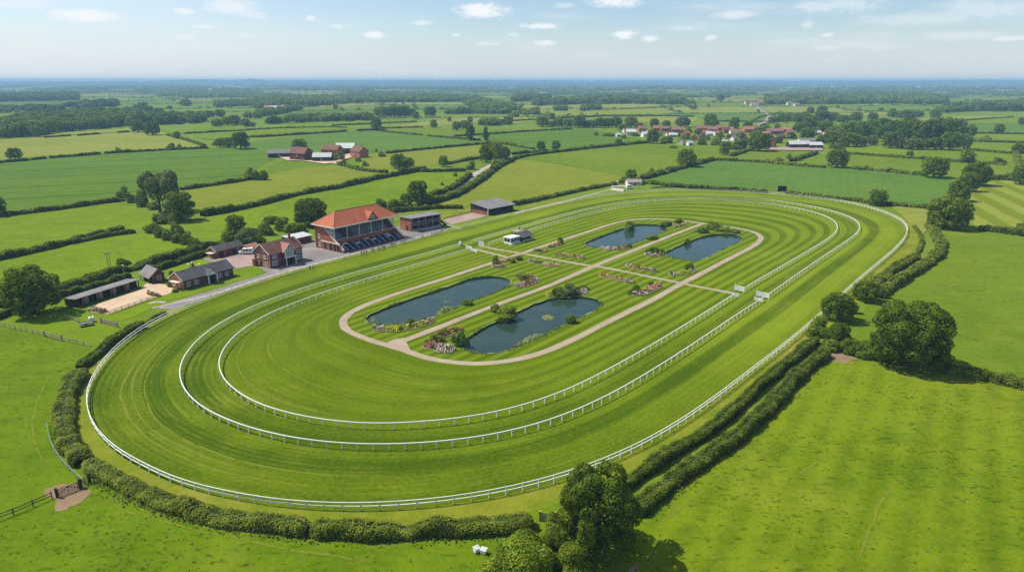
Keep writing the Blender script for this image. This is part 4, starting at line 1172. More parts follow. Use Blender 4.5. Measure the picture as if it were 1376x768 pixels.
FARMV = [
 (376.5,211,29,10,'slate_pale','timber',12,'long grey roofed barn at the left end of the farm'),
 (405,215,27,17,'tile_brown','brick_dark',-28,'big brown roofed barn with its dark gable towards the course'),
 (434,216.5,24,11,'sheet','timber',4,'low dark shed with a pale sheet roof in front of the farm'),
 (447,208,26,13,'tile_brown','brick',-24,'old brown tiled barn in the middle of the farm'),
 (465,206.5,24,14,'sheet_green','timber',3,'tall dark barn with a bright pale green roof at the farm'),
 (483,211,20,14,'tile_brown','brick_pale',-40,'brown roofed farmhouse with a brick gable at the right of the farm'),
]
for a in FARMV: house(*a, cat='barn', group='farm buildings', ch='farmhouse' in a[-1], name='barn', wins=1)
FARM2 = [
 (1037,197,11,11,'tile_red','brick',60,'red brick gabled barn left of the long pale sheds'),
 (1072,198.5,28,9,'sheet','timber',3,'long pale roofed cattle shed right of the red brick barn'),
 (1094,199,18,8,'sheet','timber',0,'shorter pale roofed shed at the right end of the second farm'),
 (1083,192,22,6,'slate_pale','cream',4,'grey roofed shed behind the long pale cattle shed'),
 (1049,186,10,6,'slate','brick',10,'slate roofed outbuilding among trees behind the red brick barn'),
]
for a in FARM2: house(*a, cat='barn', group='sheds of the second farm', ch=False, name='barn', wins=1)
FARH = [
 (360,147,9,5,'tile_pink','brick_pale',0,'pinkish house at the left of the distant hamlet'),
 (368,147,9,5,'sheet','white',10,'white house left of centre in the distant hamlet'),
 (378,146.5,8,5,'tile_brown','cream',-8,'brown roofed house in the distant hamlet'),
 (389,147.5,18,6,'sheet','white',2,'long white house at the right of the distant hamlet'),
 (403,147,7,5,'tile_pink','brick',0,'pink roofed house at the far right of the distant hamlet'),
]
for a in FARH: house(*a, group='houses of the distant hamlet', ch=False, wins=1)
DIST = [(730,127.5,10,3,'long white shed in front of the far dark wood'),(816,117,6,2.5,'white speck of a building in the far blue woods'),(1240,119,13,3,'white warehouse on the far plain left of the pink ones'),(1256,118.5,10,2.5,'smaller white warehouse on the far plain'),(1284,119,22,3,'wide pinkish warehouse on the far right plain'),(1265,127,22,3,'pale farm shed row in front of the far right woods'),(1314,118,12,2.5,'white factory on the far right horizon'),(1181,119,5,3,'white house in the far woods left of the warehouses'),(1096,120,5,3,'white house on the far plain above the right wood'),(1119,119.5,4,3,'tiny white house right of the other in the far woods'),(1015,112,5,2,'white speck on the horizon above the village'),(283,123.5,5,4,'white house by the far left woods')]
for x, y, w_, h_, lb in DIST: house(x, y, w_, h_, 'tile_pink' if 'pink' in lb else 'sheet', 'white', 0, lb, 'warehouse' if w_ > 9 else 'house', group='distant pale buildings', ch=False, wins=1, deep=14, rise=1.5)

# stone barn and walls at the top of the course
house(851,248,19,7.2,'slate_faded','cream',8,'low cottage with a faded pinkish grey roof above the far end of the course','cottage',group='cottage at the top of the course',ch=True,wins=2)
for i,(a,b,lb) in enumerate([((828,246),(842,243.5),'stone terrace wall in front of the pink roofed cottage, upper one'),((822,252),(845,252),'stone terrace wall below the pink roofed cottage, middle one'),((822,255),(839,257),'stone terrace wall beside the far rail, lowest of three')]):
    A,B=at(*a),at(*b); d=B-A; o=MB(); L_=float(np.linalg.norm(d)); o.prism([(-1.2,-.1),(1.2,-.1),(1.0,.8),(-1.0,.8)],'x',0,L_); o.box(.2,L_-.2,-.8,.8,.803,1.0)
    q=o.build('terrace_wall',M['cream'],None,(A[0],A[1],0)); q.rotation_euler.z=math.atan2(d[1],d[0]); tag(q,lb,'stone wall','terrace walls by the cottage')
# ---------------------------------------------------------------- fields (sheets over the ground)
FM = {
 'crop': field_mat('young_crop', (0.060, 0.120, 0.008), (0.098, 0.168, 0.014), row=R(25), row_w=6, row_amt=.10, tram=46),
 'crop2': field_mat('dense_crop', (0.064, 0.132, 0.014), (0.098, 0.172, 0.023), row=R(65), row_w=5, row_amt=.03),
 'hay': field_mat('pale_hay_meadow', (0.145, 0.180, 0.016), (0.215, 0.235, 0.038), dry=(0.25, 0.24, 0.06), row=R(20), row_w=9, row_amt=.10, big=.008),
 'olive': field_mat('olive_meadow', (0.120, 0.165, 0.008), (0.175, 0.200, 0.016), dry=(0.215, 0.20, 0.035), big=.015),
 'bright': field_mat('bright_pasture', (0.090, 0.160, 0.003), (0.145, 0.210, 0.007), tuss=.55, big=.012),
 'near': field_mat('near_pasture', (0.078, 0.132, 0.002), (0.152, 0.205, 0.006), dry=(0.190, 0.215, 0.014), tuss=.62, big=.018, row=R(56), row_w=5, row_amt=.07),
 'lush': field_mat('lush_pasture', (0.066, 0.122, 0.002), (0.122, 0.188, 0.005), dry=(0.165, 0.200, 0.014), tuss=.5, big=.022),
 'stripe': field_mat('cut_hay_field', (0.135, 0.175, 0.012), (0.205, 0.235, 0.028), row=R(72), row_w=14, row_amt=.45, big=.01),
 'mid': field_mat('mid_pasture', (0.085, 0.145, 0.005), (0.132, 0.190, 0.010), dry=(0.170, 0.205, 0.018), tuss=.35, big=.01),
}
FIELDS = [
 # near pastures
 ('lush', [(-300,438),(0,437),(60,450),(122,466),(112,490),(92,510),(80,545),(78,580),(100,625),(130,640),(200,672),(280,697),(380,700),(480,706),(600,704),(700,690),(760,668),(800,660),(830,655),(850,690),(790,830),(690,1000),(-500,1000),(-600,500)]),
 ('near', [(785,735),(850,690),(950,610),(1040,548),(1108,480),(1130,472),(1200,492),(1270,497),(1376,518),(1700,560),(1900,1000),(760,1000)]),
 ('mid', [(1110,468),(1140,430),(1180,402),(1200,385),(1250,352),(1270,335),(1262,315),(1250,308),(1300,309),(1376,313),(1600,330),(1900,560),(1376,514),(1270,491),(1217,480),(1150,474)]),
 ('bright', [(-40,292),(0,290),(80,283),(165,270),(185,280),(215,296),(203,307),(178,306),(130,313),(85,325),(40,338),(-40,352)]),
 ('bright', [(-40,356),(40,342),(90,327),(130,316),(183,312),(210,316),(245,322),(262,331),(225,342),(190,353),(150,361),(125,372),(75,384),(20,402),(-40,415)]),
 ('bright', [(-40,428),(20,410),(75,398),(110,390),(95,402),(110,416),(130,424),(165,436),(190,438),(170,450),(140,468),(122,466),(60,450),(0,437),(-60,440)]),
 ('crop', [(-200,219),(0,216),(70,211),(135,206),(280,198.5),(345,199),(362,204),(375,212),(350,224),(335,238),(243,252),(165,266),(80,277),(0,285),(-200,305)]),
 ('hay', [(-100,192),(0,188),(60,184),(120,181),(175,178),(215,177),(245,186),(275,196),(210,200.5),(135,204),(0,214),(-100,221)]),
 ('olive', [(243,256),(330,242),(345,238),(400,226),(470,222),(510,229),(560,226),(500,238),(440,251),(394,258.5),(344,272),(300,281),(272,285),(255,275)]),
 ('bright', [(250,318),(265,300),(300,283),(344,274.5),(394,261),(440,253.5),(500,240),(560,229),(624,229),(632,233),(615,246),(594,255),(560,262),(510,275),(430,300),(330,325),(300,323)]),
 ('mid', [(344,237),(352,226),(380,215),(440,222),(470,221),(400,226)]),
 ('crop2', [(330,199),(340,190),(400,183),(466,177),(480,175),(590,175.5),(640,187),(664,191.5),(594,197.5),(519,204.5),(492,206),(455,197),(430,201),(365,204)]),
 ('olive', [(490,209),(519,205),(594,198),(664,192),(690,192),(700,198),(672,207),(640,212),(596,220),(560,226),(510,229),(480,224)]),
 ('mid', [(596,221),(645,213),(660,214),(650,226),(632,232),(624,228)]),
 ('olive', [(575,279),(608,262),(628,252),(650,238),(672,221),(692,214.5),(715,216),(765,224),(805,231),(845,239),(828,244.5),(788,251),(738,262),(690,273),(640,272),(626,277)]),
 ('mid', [(696,213.5),(715,208),(795,199),(872,192.5),(940,197),(985,198),(995,205),(962,212),(920,221),(888,230),(866,237.5),(848,238),(805,230),(765,223),(715,215)]),
 ('crop2', [(868,243),(890,233),(922,224),(958,216),(1032,218.5),(1082,223),(1144,226),(1207,231),(1242,235),(1285,243),(1270,262),(1255,277),(1194,272),(1110,262),(1032,256),(990,252),(913,248.5)]),
 ('mid', [(962,213),(984,208),(1012,200.5),(1095,203.5),(1066,214),(1080,220.5),(1032,216.5)]),
 ('mid', [(1084,221),(1100,206),(1140,207),(1207,211),(1294,217.5),(1352,221),(1376,224),(1376,240),(1330,237),(1285,240),(1242,232),(1207,229),(1144,224)]),
 ('bright', [(1140,205),(1128,199),(1190,198),(1300,201),(1359,206),(1376,208),(1376,221),(1352,218.5),(1294,215.5),(1207,209)]),
 ('stripe', [(1258,306),(1290,290),(1305,262),(1318,245),(1335,241),(1376,242),(1500,247),(1500,325),(1376,311),(1317,304)]),
 ('hay', [(1195,276),(1255,280),(1252,300),(1240,316),(1232,310),(1215,293)]),
 ('hay', [(520,170),(600,160),(688,158),(688,163),(640,166),(575,169)]),
 ('bright', [(344,172),(430,167),(500,164),(560,164),(520,170),(466,173),(344,181)]),
 ('mid', [(514,177),(570,172),(640,168),(688,172),(688,175),(612,182),(575,182),(566,181)]),
 ('crop', [(374,150),(400,147),(485,149),(505,156),(470,158),(375,158)]),
 ('hay', [(430,142),(510,137),(505,141),(470,145),(435,147)]),
 ('mid', [(470,150),(505,142),(560,140),(612,143),(600,150),(560,152)]),
 ('crop', [(640,182),(700,176),(768,172.5),(800,174),(826,182),(875,189),(868,190),(763,200),(715,207),(690,207),(655,190)]),
 ('hay', [(640,161),(690,155.5),(705,158),(720,162),(690,167),(660,168)]),
 ('mid', [(720,152),(760,146),(830,142),(900,143),(870,149),(800,155)]),
 ('crop', [(808,155),(860,148),(903,143.5),(925,148),(933,155.5),(890,156)]),
 ('hay', [(845,158),(890,156.5),(940,158),(930,166),(860,164)]),
 ('crop2', [(935,146),(1010,145.5),(1050,149),(1050,155),(960,156)]),
 ('crop2', [(935,158),(960,157),(1040,157),(1050,163),(960,162)]),
 ('hay', [(925,128),(980,125.5),(1010,127),(1000,131),(940,132)]),
 ('mid', [(1056,148),(1075,143),(1130,143),(1195,145),(1240,147),(1240,153),(1130,156),(1080,158),(1054,165)]),
 ('hay', [(1105,150),(1150,147.5),(1195,149),(1190,155),(1130,156)]),
 ('hay', [(1230,158),(1270,157),(1360,156),(1300,162),(1240,162)]),
 ('bright', [(1284,163),(1340,158),(1376,157),(1376,167),(1310,166)]),
 ('crop2', [(1300,167),(1376,168),(1376,178.5),(1307,177.5)]),
 ('bright', [(1305,180),(1376,181),(1376,190),(1309,188)]),
 ('bright', [(1300,191),(1376,193),(1376,205),(1359,204),(1298,199)]),
 ('bright', [(0,155),(30,153.5),(42,158),(20,163),(0,163)]),
 ('bright', [(100,148),(170,143),(190,147),(170,153),(115,152)]),
 ('mid', [(190,132),(245,128),(270,130),(250,137),(200,137)]),
 ('hay', [(260,144),(310,141),(344,141),(335,146),(270,147)]),
 ('bright', [(200,155),(245,147),(310,146),(300,153),(240,158)]),
 ('hay', [(60,182.5),(120,176),(175,172.5),(185,176),(120,180),(60,183.5)]),
 ('bright', [(215,172),(260,168.5),(300,169),(330,172),(344,173.5),(255,179),(235,181)]),
 ('bright', [(260,182),(344,175),(344,182),(300,189),(272,187)]),
 ('mid', [(100,136.5),(165,133),(190,136),(165,140),(108,140)]),
]
for i, (k, pts) in enumerate(FIELDS):
    sheet('pasture' if k in ('near', 'lush', 'bright', 'mid') else 'crop_field' if k[:4] == 'crop' else 'meadow', pts, FM[k], -0.0 + 0.003 + 0.0001 * i if i < 6 else 0.006 + 0.01 * (i - 5), smooth=0)

# worn ground
sheet('bare_ground', [(56,660),(75,650),(100,648),(118,655),(122,662),(112,672),(95,683),(80,688),(70,682),(75,672)], M['earth'], 0.03, smooth=2, rag=.35)
sheet('bare_ground', [(1110,476),(1118,472),(1135,475),(1152,482),(1140,487),(1122,486)], M['earth'], 0.03, smooth=2, rag=.35)
sheet('bare_ground', [(835,778),(850,760),(862,750),(858,760),(850,775)], M['earth'], 0.03, smooth=1, rag=.3)
for pts, w_ in [([(120,668),(150,680),(190,692),(240,706),(300,720),(360,732),(420,742),(480,752),(530,757)], .55), ([(128,662),(160,675),(210,690),(280,705),(344,714),(430,720)], .5),
                ([(70,634),(50,610),(42,580),(48,545),(60,515),(75,498)], .5), ([(45,600),(32,570),(36,540)], .4),
                ([(850,706),(900,665),(960,620),(1030,580)], .35), ([(874,712),(930,670),(990,630),(1060,590)], .35),
                ([(1050,660),(1090,625),(1130,596)], .5), ([(1150,765),(1165,720),(1185,670),(1215,640)], .7),
                ([(1250,395),(1275,372),(1300,345),(1310,325)], .7), ([(1262,400),(1290,375),(1318,345)], .6)]:
    strip('worn_line', line(pts), w_, M['trail'], 0.034, step=1.5, ragged=.6)

# lanes
M['trackway'] = path_mat('far_road', (0.27, 0.25, 0.22), (0.21, 0.20, 0.17))
strip('farm_lane', line([(690,206),(676,212.5),(660,222),(642,231),(626,243.5),(609,254.5),(590,264),(570,275)]), 4.5, M['lane'], 0.09)
strip('farm_lane', line([(440,217),(452,220),(470,225)]), 5, M['lane'], 0.6)
strip('country_road', line([(1012,137),(1016,145),(1026,151),(1034,155),(1033,161),(1022,168),(1012,176)]), 8, M['trackway'], 0.9, step=8)
sheet('farm_yard', [(372,210.5),(395,209),(420,211),(445,212.5),(470,206),(480,209),(455,219),(436,221),(408,217),(385,216)], M['sand'], .62)
sheet('farm_yard', [(1028,199.5),(1060,198),(1104,199),(1106,203),(1060,203),(1034,202)], M['paving'], .7)

# ---------------------------------------------------------------- hedges
near = 'hedges round the racecourse'
HD = [
 ([(222,419),(206,426),(190,436)], 1.4, .9, 'thin low hedge tapering along the rail below the lodge lawn', near),
 ([(190,435),(173,444),(152,457),(135,469),(120,481),(106,492)], 2.4, 1.7, 'clipped hedge on the left bend from the paddock down to the break', near),
 ([(108,497),(97,512),(90,530),(85,550),(85,572),(92,598),(111,618)], 3.5, 1.8, 'wide hedge along the leftmost bend of the course above the field gate', near),
 ([(118,621),(150,638),(182,654),(214,669),(250,682),(287,690),(340,699),(380,704),(414,708)], 2.9, 1.8, 'thick hedge curving below the rail from the field gate to the small break', near),
 ([(418,708),(490,712),(570,710),(640,705),(716,699)], 2.9, 2.0, 'thick hedge along the bottom of the course from the break to the timber gate', near),
 ([(835,652),(855,638),(878,622),(902,605),(938,585),(960,571),(988,546),(1032,507),(1057,486),(1080,468),(1096,455)], 2.3, 1.7, 'inner one of the twin hedges along the right straight below the trees', near),
 ([(852,684),(870,668),(891,652),(917,631),(954,608),(995,580),(1037,541),(1073,499),(1111,472)], 2.7, 2.0, 'outer one of the twin hedges beside the near right pasture', near),
 ([(1152,396),(1168,385),(1188,369),(1208,355),(1232,343)], 3.6, 1.7, 'inner one of the twin hedges on the upper right bend', near),
 ([(1178,395),(1196,383),(1222,367),(1245,352),(1261,340),(1266,329),(1258,313),(1247,300)], 3.6, 2.2, 'outer twin hedge of the upper right bend, bulging towards the field', near),
 ([(1232,340),(1240,325),(1236,312),(1228,303)], 1.4, 1.0, 'low scrubby hedge in the ditch behind the upper right bend', near),
 ([(1269,492),(1307,499.5),(1344,507),(1376,515),(1430,527)], 3.2, 2.3, 'dense hedge running from the big oak to the right edge', None),
 ([(-20,218.5),(0,217),(40,214)], 2.2, 2.0, 'hedge stub under the lone tree at the far left of the dark crop', None),
 ([(42,213.5),(62,211.5)], 2.2, 2.0, 'short hedge piece with gaps both sides above the dark crop', None),
 ([(66,211),(100,208.5),(135,205.5)], 2.4, 2.1, 'hedge along the top of the dark crop, left of the gap', None),
 ([(140,205),(200,201.5),(240,199.5),(280,198)], 2.4, 2.1, 'hedge along the top of the dark crop, right of the gap', None),
 ([(-30,292),(0,288),(40,283),(80,278.5),(130,271),(166,267)], 3.2, 2.2, 'long hedge along the bottom of the dark crop on the left', None),
 ([(-20,348),(0,344),(45,335),(90,324),(130,313),(165,305)], 3.0, 2.2, 'back strand of the double hedge across the left pasture', None),
 ([(95,325),(125,318.5),(150,314),(182,310)], 1.8, 1.7, 'front strand of the double hedge across the left pasture', None),
 ([(0,408),(40,396),(75,385.5),(125,373),(150,363),(190,355),(225,345),(262,333.5),(300,325)], 3.6, 2.6, 'back one of the two long hedges behind the stables and lodge', None),
 ([(-10,426),(30,410),(75,397),(112,386.5),(145,377),(175,369)], 2.2, 1.9, 'front hedge directly behind the long stable range', None),
 ([(195,363.5),(212,358.5),(250,347.5),(277,338)], 2.4, 2.0, 'front hedge between the lodge lawn and the brick outbuilding', None),
 ([(243,253),(285,247),(330,240.5),(345,236.5)], 2.6, 2.2, 'hedge running right from the big pale tree below the dark crop', None),
 ([(270,286.5),(300,282),(330,276),(343,273)], 3.6, 2.8, 'lumpy hedge right of the oak towards the grandstand meadow', None),
 ([(344,273.5),(394,260),(439,252)], 3.2, 2.6, 'tall hedge across the meadow behind the grandstand, left of its notch', None),
 ([(442,252),(469,246.5),(504,238),(534,233)], 3.2, 2.8, 'tall hedge across the meadow behind the grandstand, right of its notch', None),
 ([(534,232.5),(555,228.5),(572,225.5)], 3.2, 3.0, 'bushy hedge joining the meadow hedge to the lane trees', None),
 ([(454,219),(484,227.5),(521,230.5)], 3.0, 2.2, 'hedge curving right from the farm yard', None),
 ([(565,229),(600,228.5),(626,228)], 2.8, 2.2, 'level hedge below the lane junction', None),
 ([(576,271),(606,263),(626,253),(649,238),(669,222),(688,213.5)], 4.0, 2.8, 'thick hedge on the course side of the winding lane', None),
 ([(574,262),(594,257),(614,248),(631,234)], 3.4, 2.8, 'bushy hedge on the far side of the winding lane', None),
 ([(598,219.5),(625,214),(646,211)], 2.8, 2.4, 'hedge running up to the trees at the head of the lane', None),
 ([(526,283),(566,279),(600,277),(622,277.5)], 2.6, 2.0, 'hedge behind the flat roofed brick stand', None),
 ([(440,299),(470,290),(505,279)], 2.4, 2.0, 'hedge showing just above the grandstand roof', None),
 ([(688,213),(713,207),(760,202),(795,198),(840,193.5),(873,190.5)], 3.2, 2.2, 'lower hedge of the straight lane to the village', None),
 ([(688,206.5),(710,204),(736,202)], 3.0, 2.0, 'upper hedge at the left end of the lane to the village', None),
 ([(763,200.5),(800,196.5),(830,193),(868,190)], 2.6, 1.8, 'upper hedge of the lane near the village', None),
 ([(690,273.5),(738,263.5),(788,252.5),(828,245.5)], 3.0, 2.0, 'long dark hedge from the timber stand to the pink roofed cottage', None),
 ([(863,238),(888,231.5),(920,222.5),(958,213)], 4.4, 2.8, 'thick dark hedge climbing to the lone round tree', None),
 ([(863,243.5),(913,250),(950,252),(988,253.5),(1032,257)], 3.6, 1.9, 'hedge above the far rail, left of the black screen', near),
 ([(1057,258.5),(1107,263.5),(1150,268),(1196,273.5),(1252,278.5)], 3.4, 1.9, 'hedge above the far rail, right of the black screen', near),
 ([(960,213.5),(1000,215),(1032,217),(1082,222),(1110,223.5)], 3.8, 2.2, 'hedge along the top of the dark field, left part', None),
 ([(1145,225),(1180,227.5),(1207,230),(1244,234)], 3.8, 2.4, 'hedge along the top of the dark field between the two round trees', None),
 ([(1126,205),(1165,207),(1207,210),(1250,213),(1294,216.5),(1352,220)], 3.6, 2.2, 'long hedge through the strip fields on the right', None),
 ([(1063,215),(1080,210),(1097,204.5)], 3.8, 2.6, 'short slanting hedge below the second farm', None),
 ([(983,208),(998,203),(1012,199)], 3.8, 2.6, 'short slanting hedge below the village bushes', None),
 ([(1320,238),(1345,239),(1366,240)], 3.4, 2.6, 'hedge above the cut hay field at the right edge', None),
 ([(1316,305),(1345,309),(1376,313),(1410,318)], 3.0, 2.4, 'hedge below the cut hay field at the right edge', None),
 ([(1364,202),(1368,214),(1374,226)], 4.5, 2.6, 'leafy hedge running down the right edge of the strip fields', None),
 ([(519,205),(560,200.5),(594,197.5),(664,191)], 2.4, 2.0, 'long straight hedge along the bottom of the crop behind the farm', None),
 ([(344,183.5),(400,180),(440,177.5),(466,175.5)], 3.0, 2.2, 'dark hedge along the top left of the crop behind the farm', None),
 ([(479,175),(500,174),(520,173.8)], 3.0, 2.2, 'short hedge right of the gap above the crop', None),
 ([(512,176),(540,178.5),(567,181)], 2.6, 1.8, 'slanting hedge piece below the poplar like tree', None),
 ([(574,182),(610,185),(645,187.5)], 2.6, 1.8, 'hedge running to the two narrow trees', None),
 ([(446,168),(475,167),(506,165.5),(560,163)], 3.0, 2.2, 'hedge in front of the square dark copse', None),
 ([(512,172),(540,171),(569,170.5)], 3.0, 1.8, 'hedge right of the tall tree in the strip fields', None),
 ([(610,182.5),(650,180),(688,177.5)], 3.0, 2.2, 'hedge behind the narrow trees, right end', None),
 ([(330,174),(380,171.5),(440,170),(466,171)], 3.0, 1.8, 'thin hedge left of the tall tree in the strip fields', None),
 ([(664,190.5),(678,192),(692,194)], 2.6, 1.8, 'short hedge beyond the head of the lane', None),
 ([(248,179),(290,176.5),(344,174)], 3.0, 1.8, 'upper hedge of the strip fields left of the farm', None),
 ([(300,187),(330,184),(350,182.5)], 3.0, 1.8, 'lower hedge of the strip fields left of the farm', None),
 ([(60,184),(95,181.5)], 3.0, 1.8, 'broken hedge along the top of the hay meadow, left piece', None),
 ([(104,181.5),(135,179)], 3.0, 1.8, 'broken hedge along the top of the hay meadow, middle piece', None),
 ([(158,177.5),(174,176.5)], 3.0, 1.8, 'broken hedge along the top of the hay meadow, right piece', None),
 ([(225,181),(250,187),(275,195.5)], 3.4, 2.0, 'scrubby hedge down the right side of the hay meadow', None),
 ([(688,177),(730,174.5),(768,172.5)], 3.0, 2.2, 'hedge along the top of the crop left of the village', None),
 ([(655,189),(680,193.5),(718,200)], 2.6, 1.8, 'hedge down the left side of the crop by the village lane', None),
 ([(690,162),(760,158),(813,155.5)], 4.0, 2.2, 'far hedge below the pale strips in the middle', None),
 ([(813,155.5),(870,155.5),(933,156)], 4.0, 2.0, 'far hedge behind the village, above the tan field', None),
 ([(805,147.5),(850,146),(903,143.5)], 4.0, 2.0, 'far hedge between two pale fields behind the village', None),
 ([(960,162.5),(1000,163),(1048,163.5)], 4.0, 2.0, 'far hedge right behind the village trees', None),
 ([(1020,157),(1045,152),(1050,150)], 4.0, 2.2, 'hedge right of the bend in the distant road', None),
 ([(1000,169),(1018,158),(1030,154)], 4.0, 2.2, 'hedge left of the distant road', None),
 ([(1297,200.5),(1330,203),(1359,205.5)], 3.4, 2.0, 'hedge in the strip fields right of the wood, lowest', None),
 ([(1307,189.5),(1340,190.5),(1376,191.5)], 3.4, 2.0, 'hedge in the strip fields right of the wood, middle', None),
 ([(1307,178.5),(1340,179),(1376,179.5)], 3.4, 2.0, 'hedge in the strip fields right of the wood, upper', None),
 ([(1284,162.5),(1320,159.5),(1362,157)], 4.0, 2.2, 'hedge rising to the right behind the wood', None),
 ([(1132,148.5),(1160,148.5),(1193,149.5)], 4.0, 2.0, 'hedge across the pale strips above the right wood', None),
]
for pts, w_, h_, lb, gr in HD: hedge(pts, w_, h_, lb, gr or 'hedges between the fields')

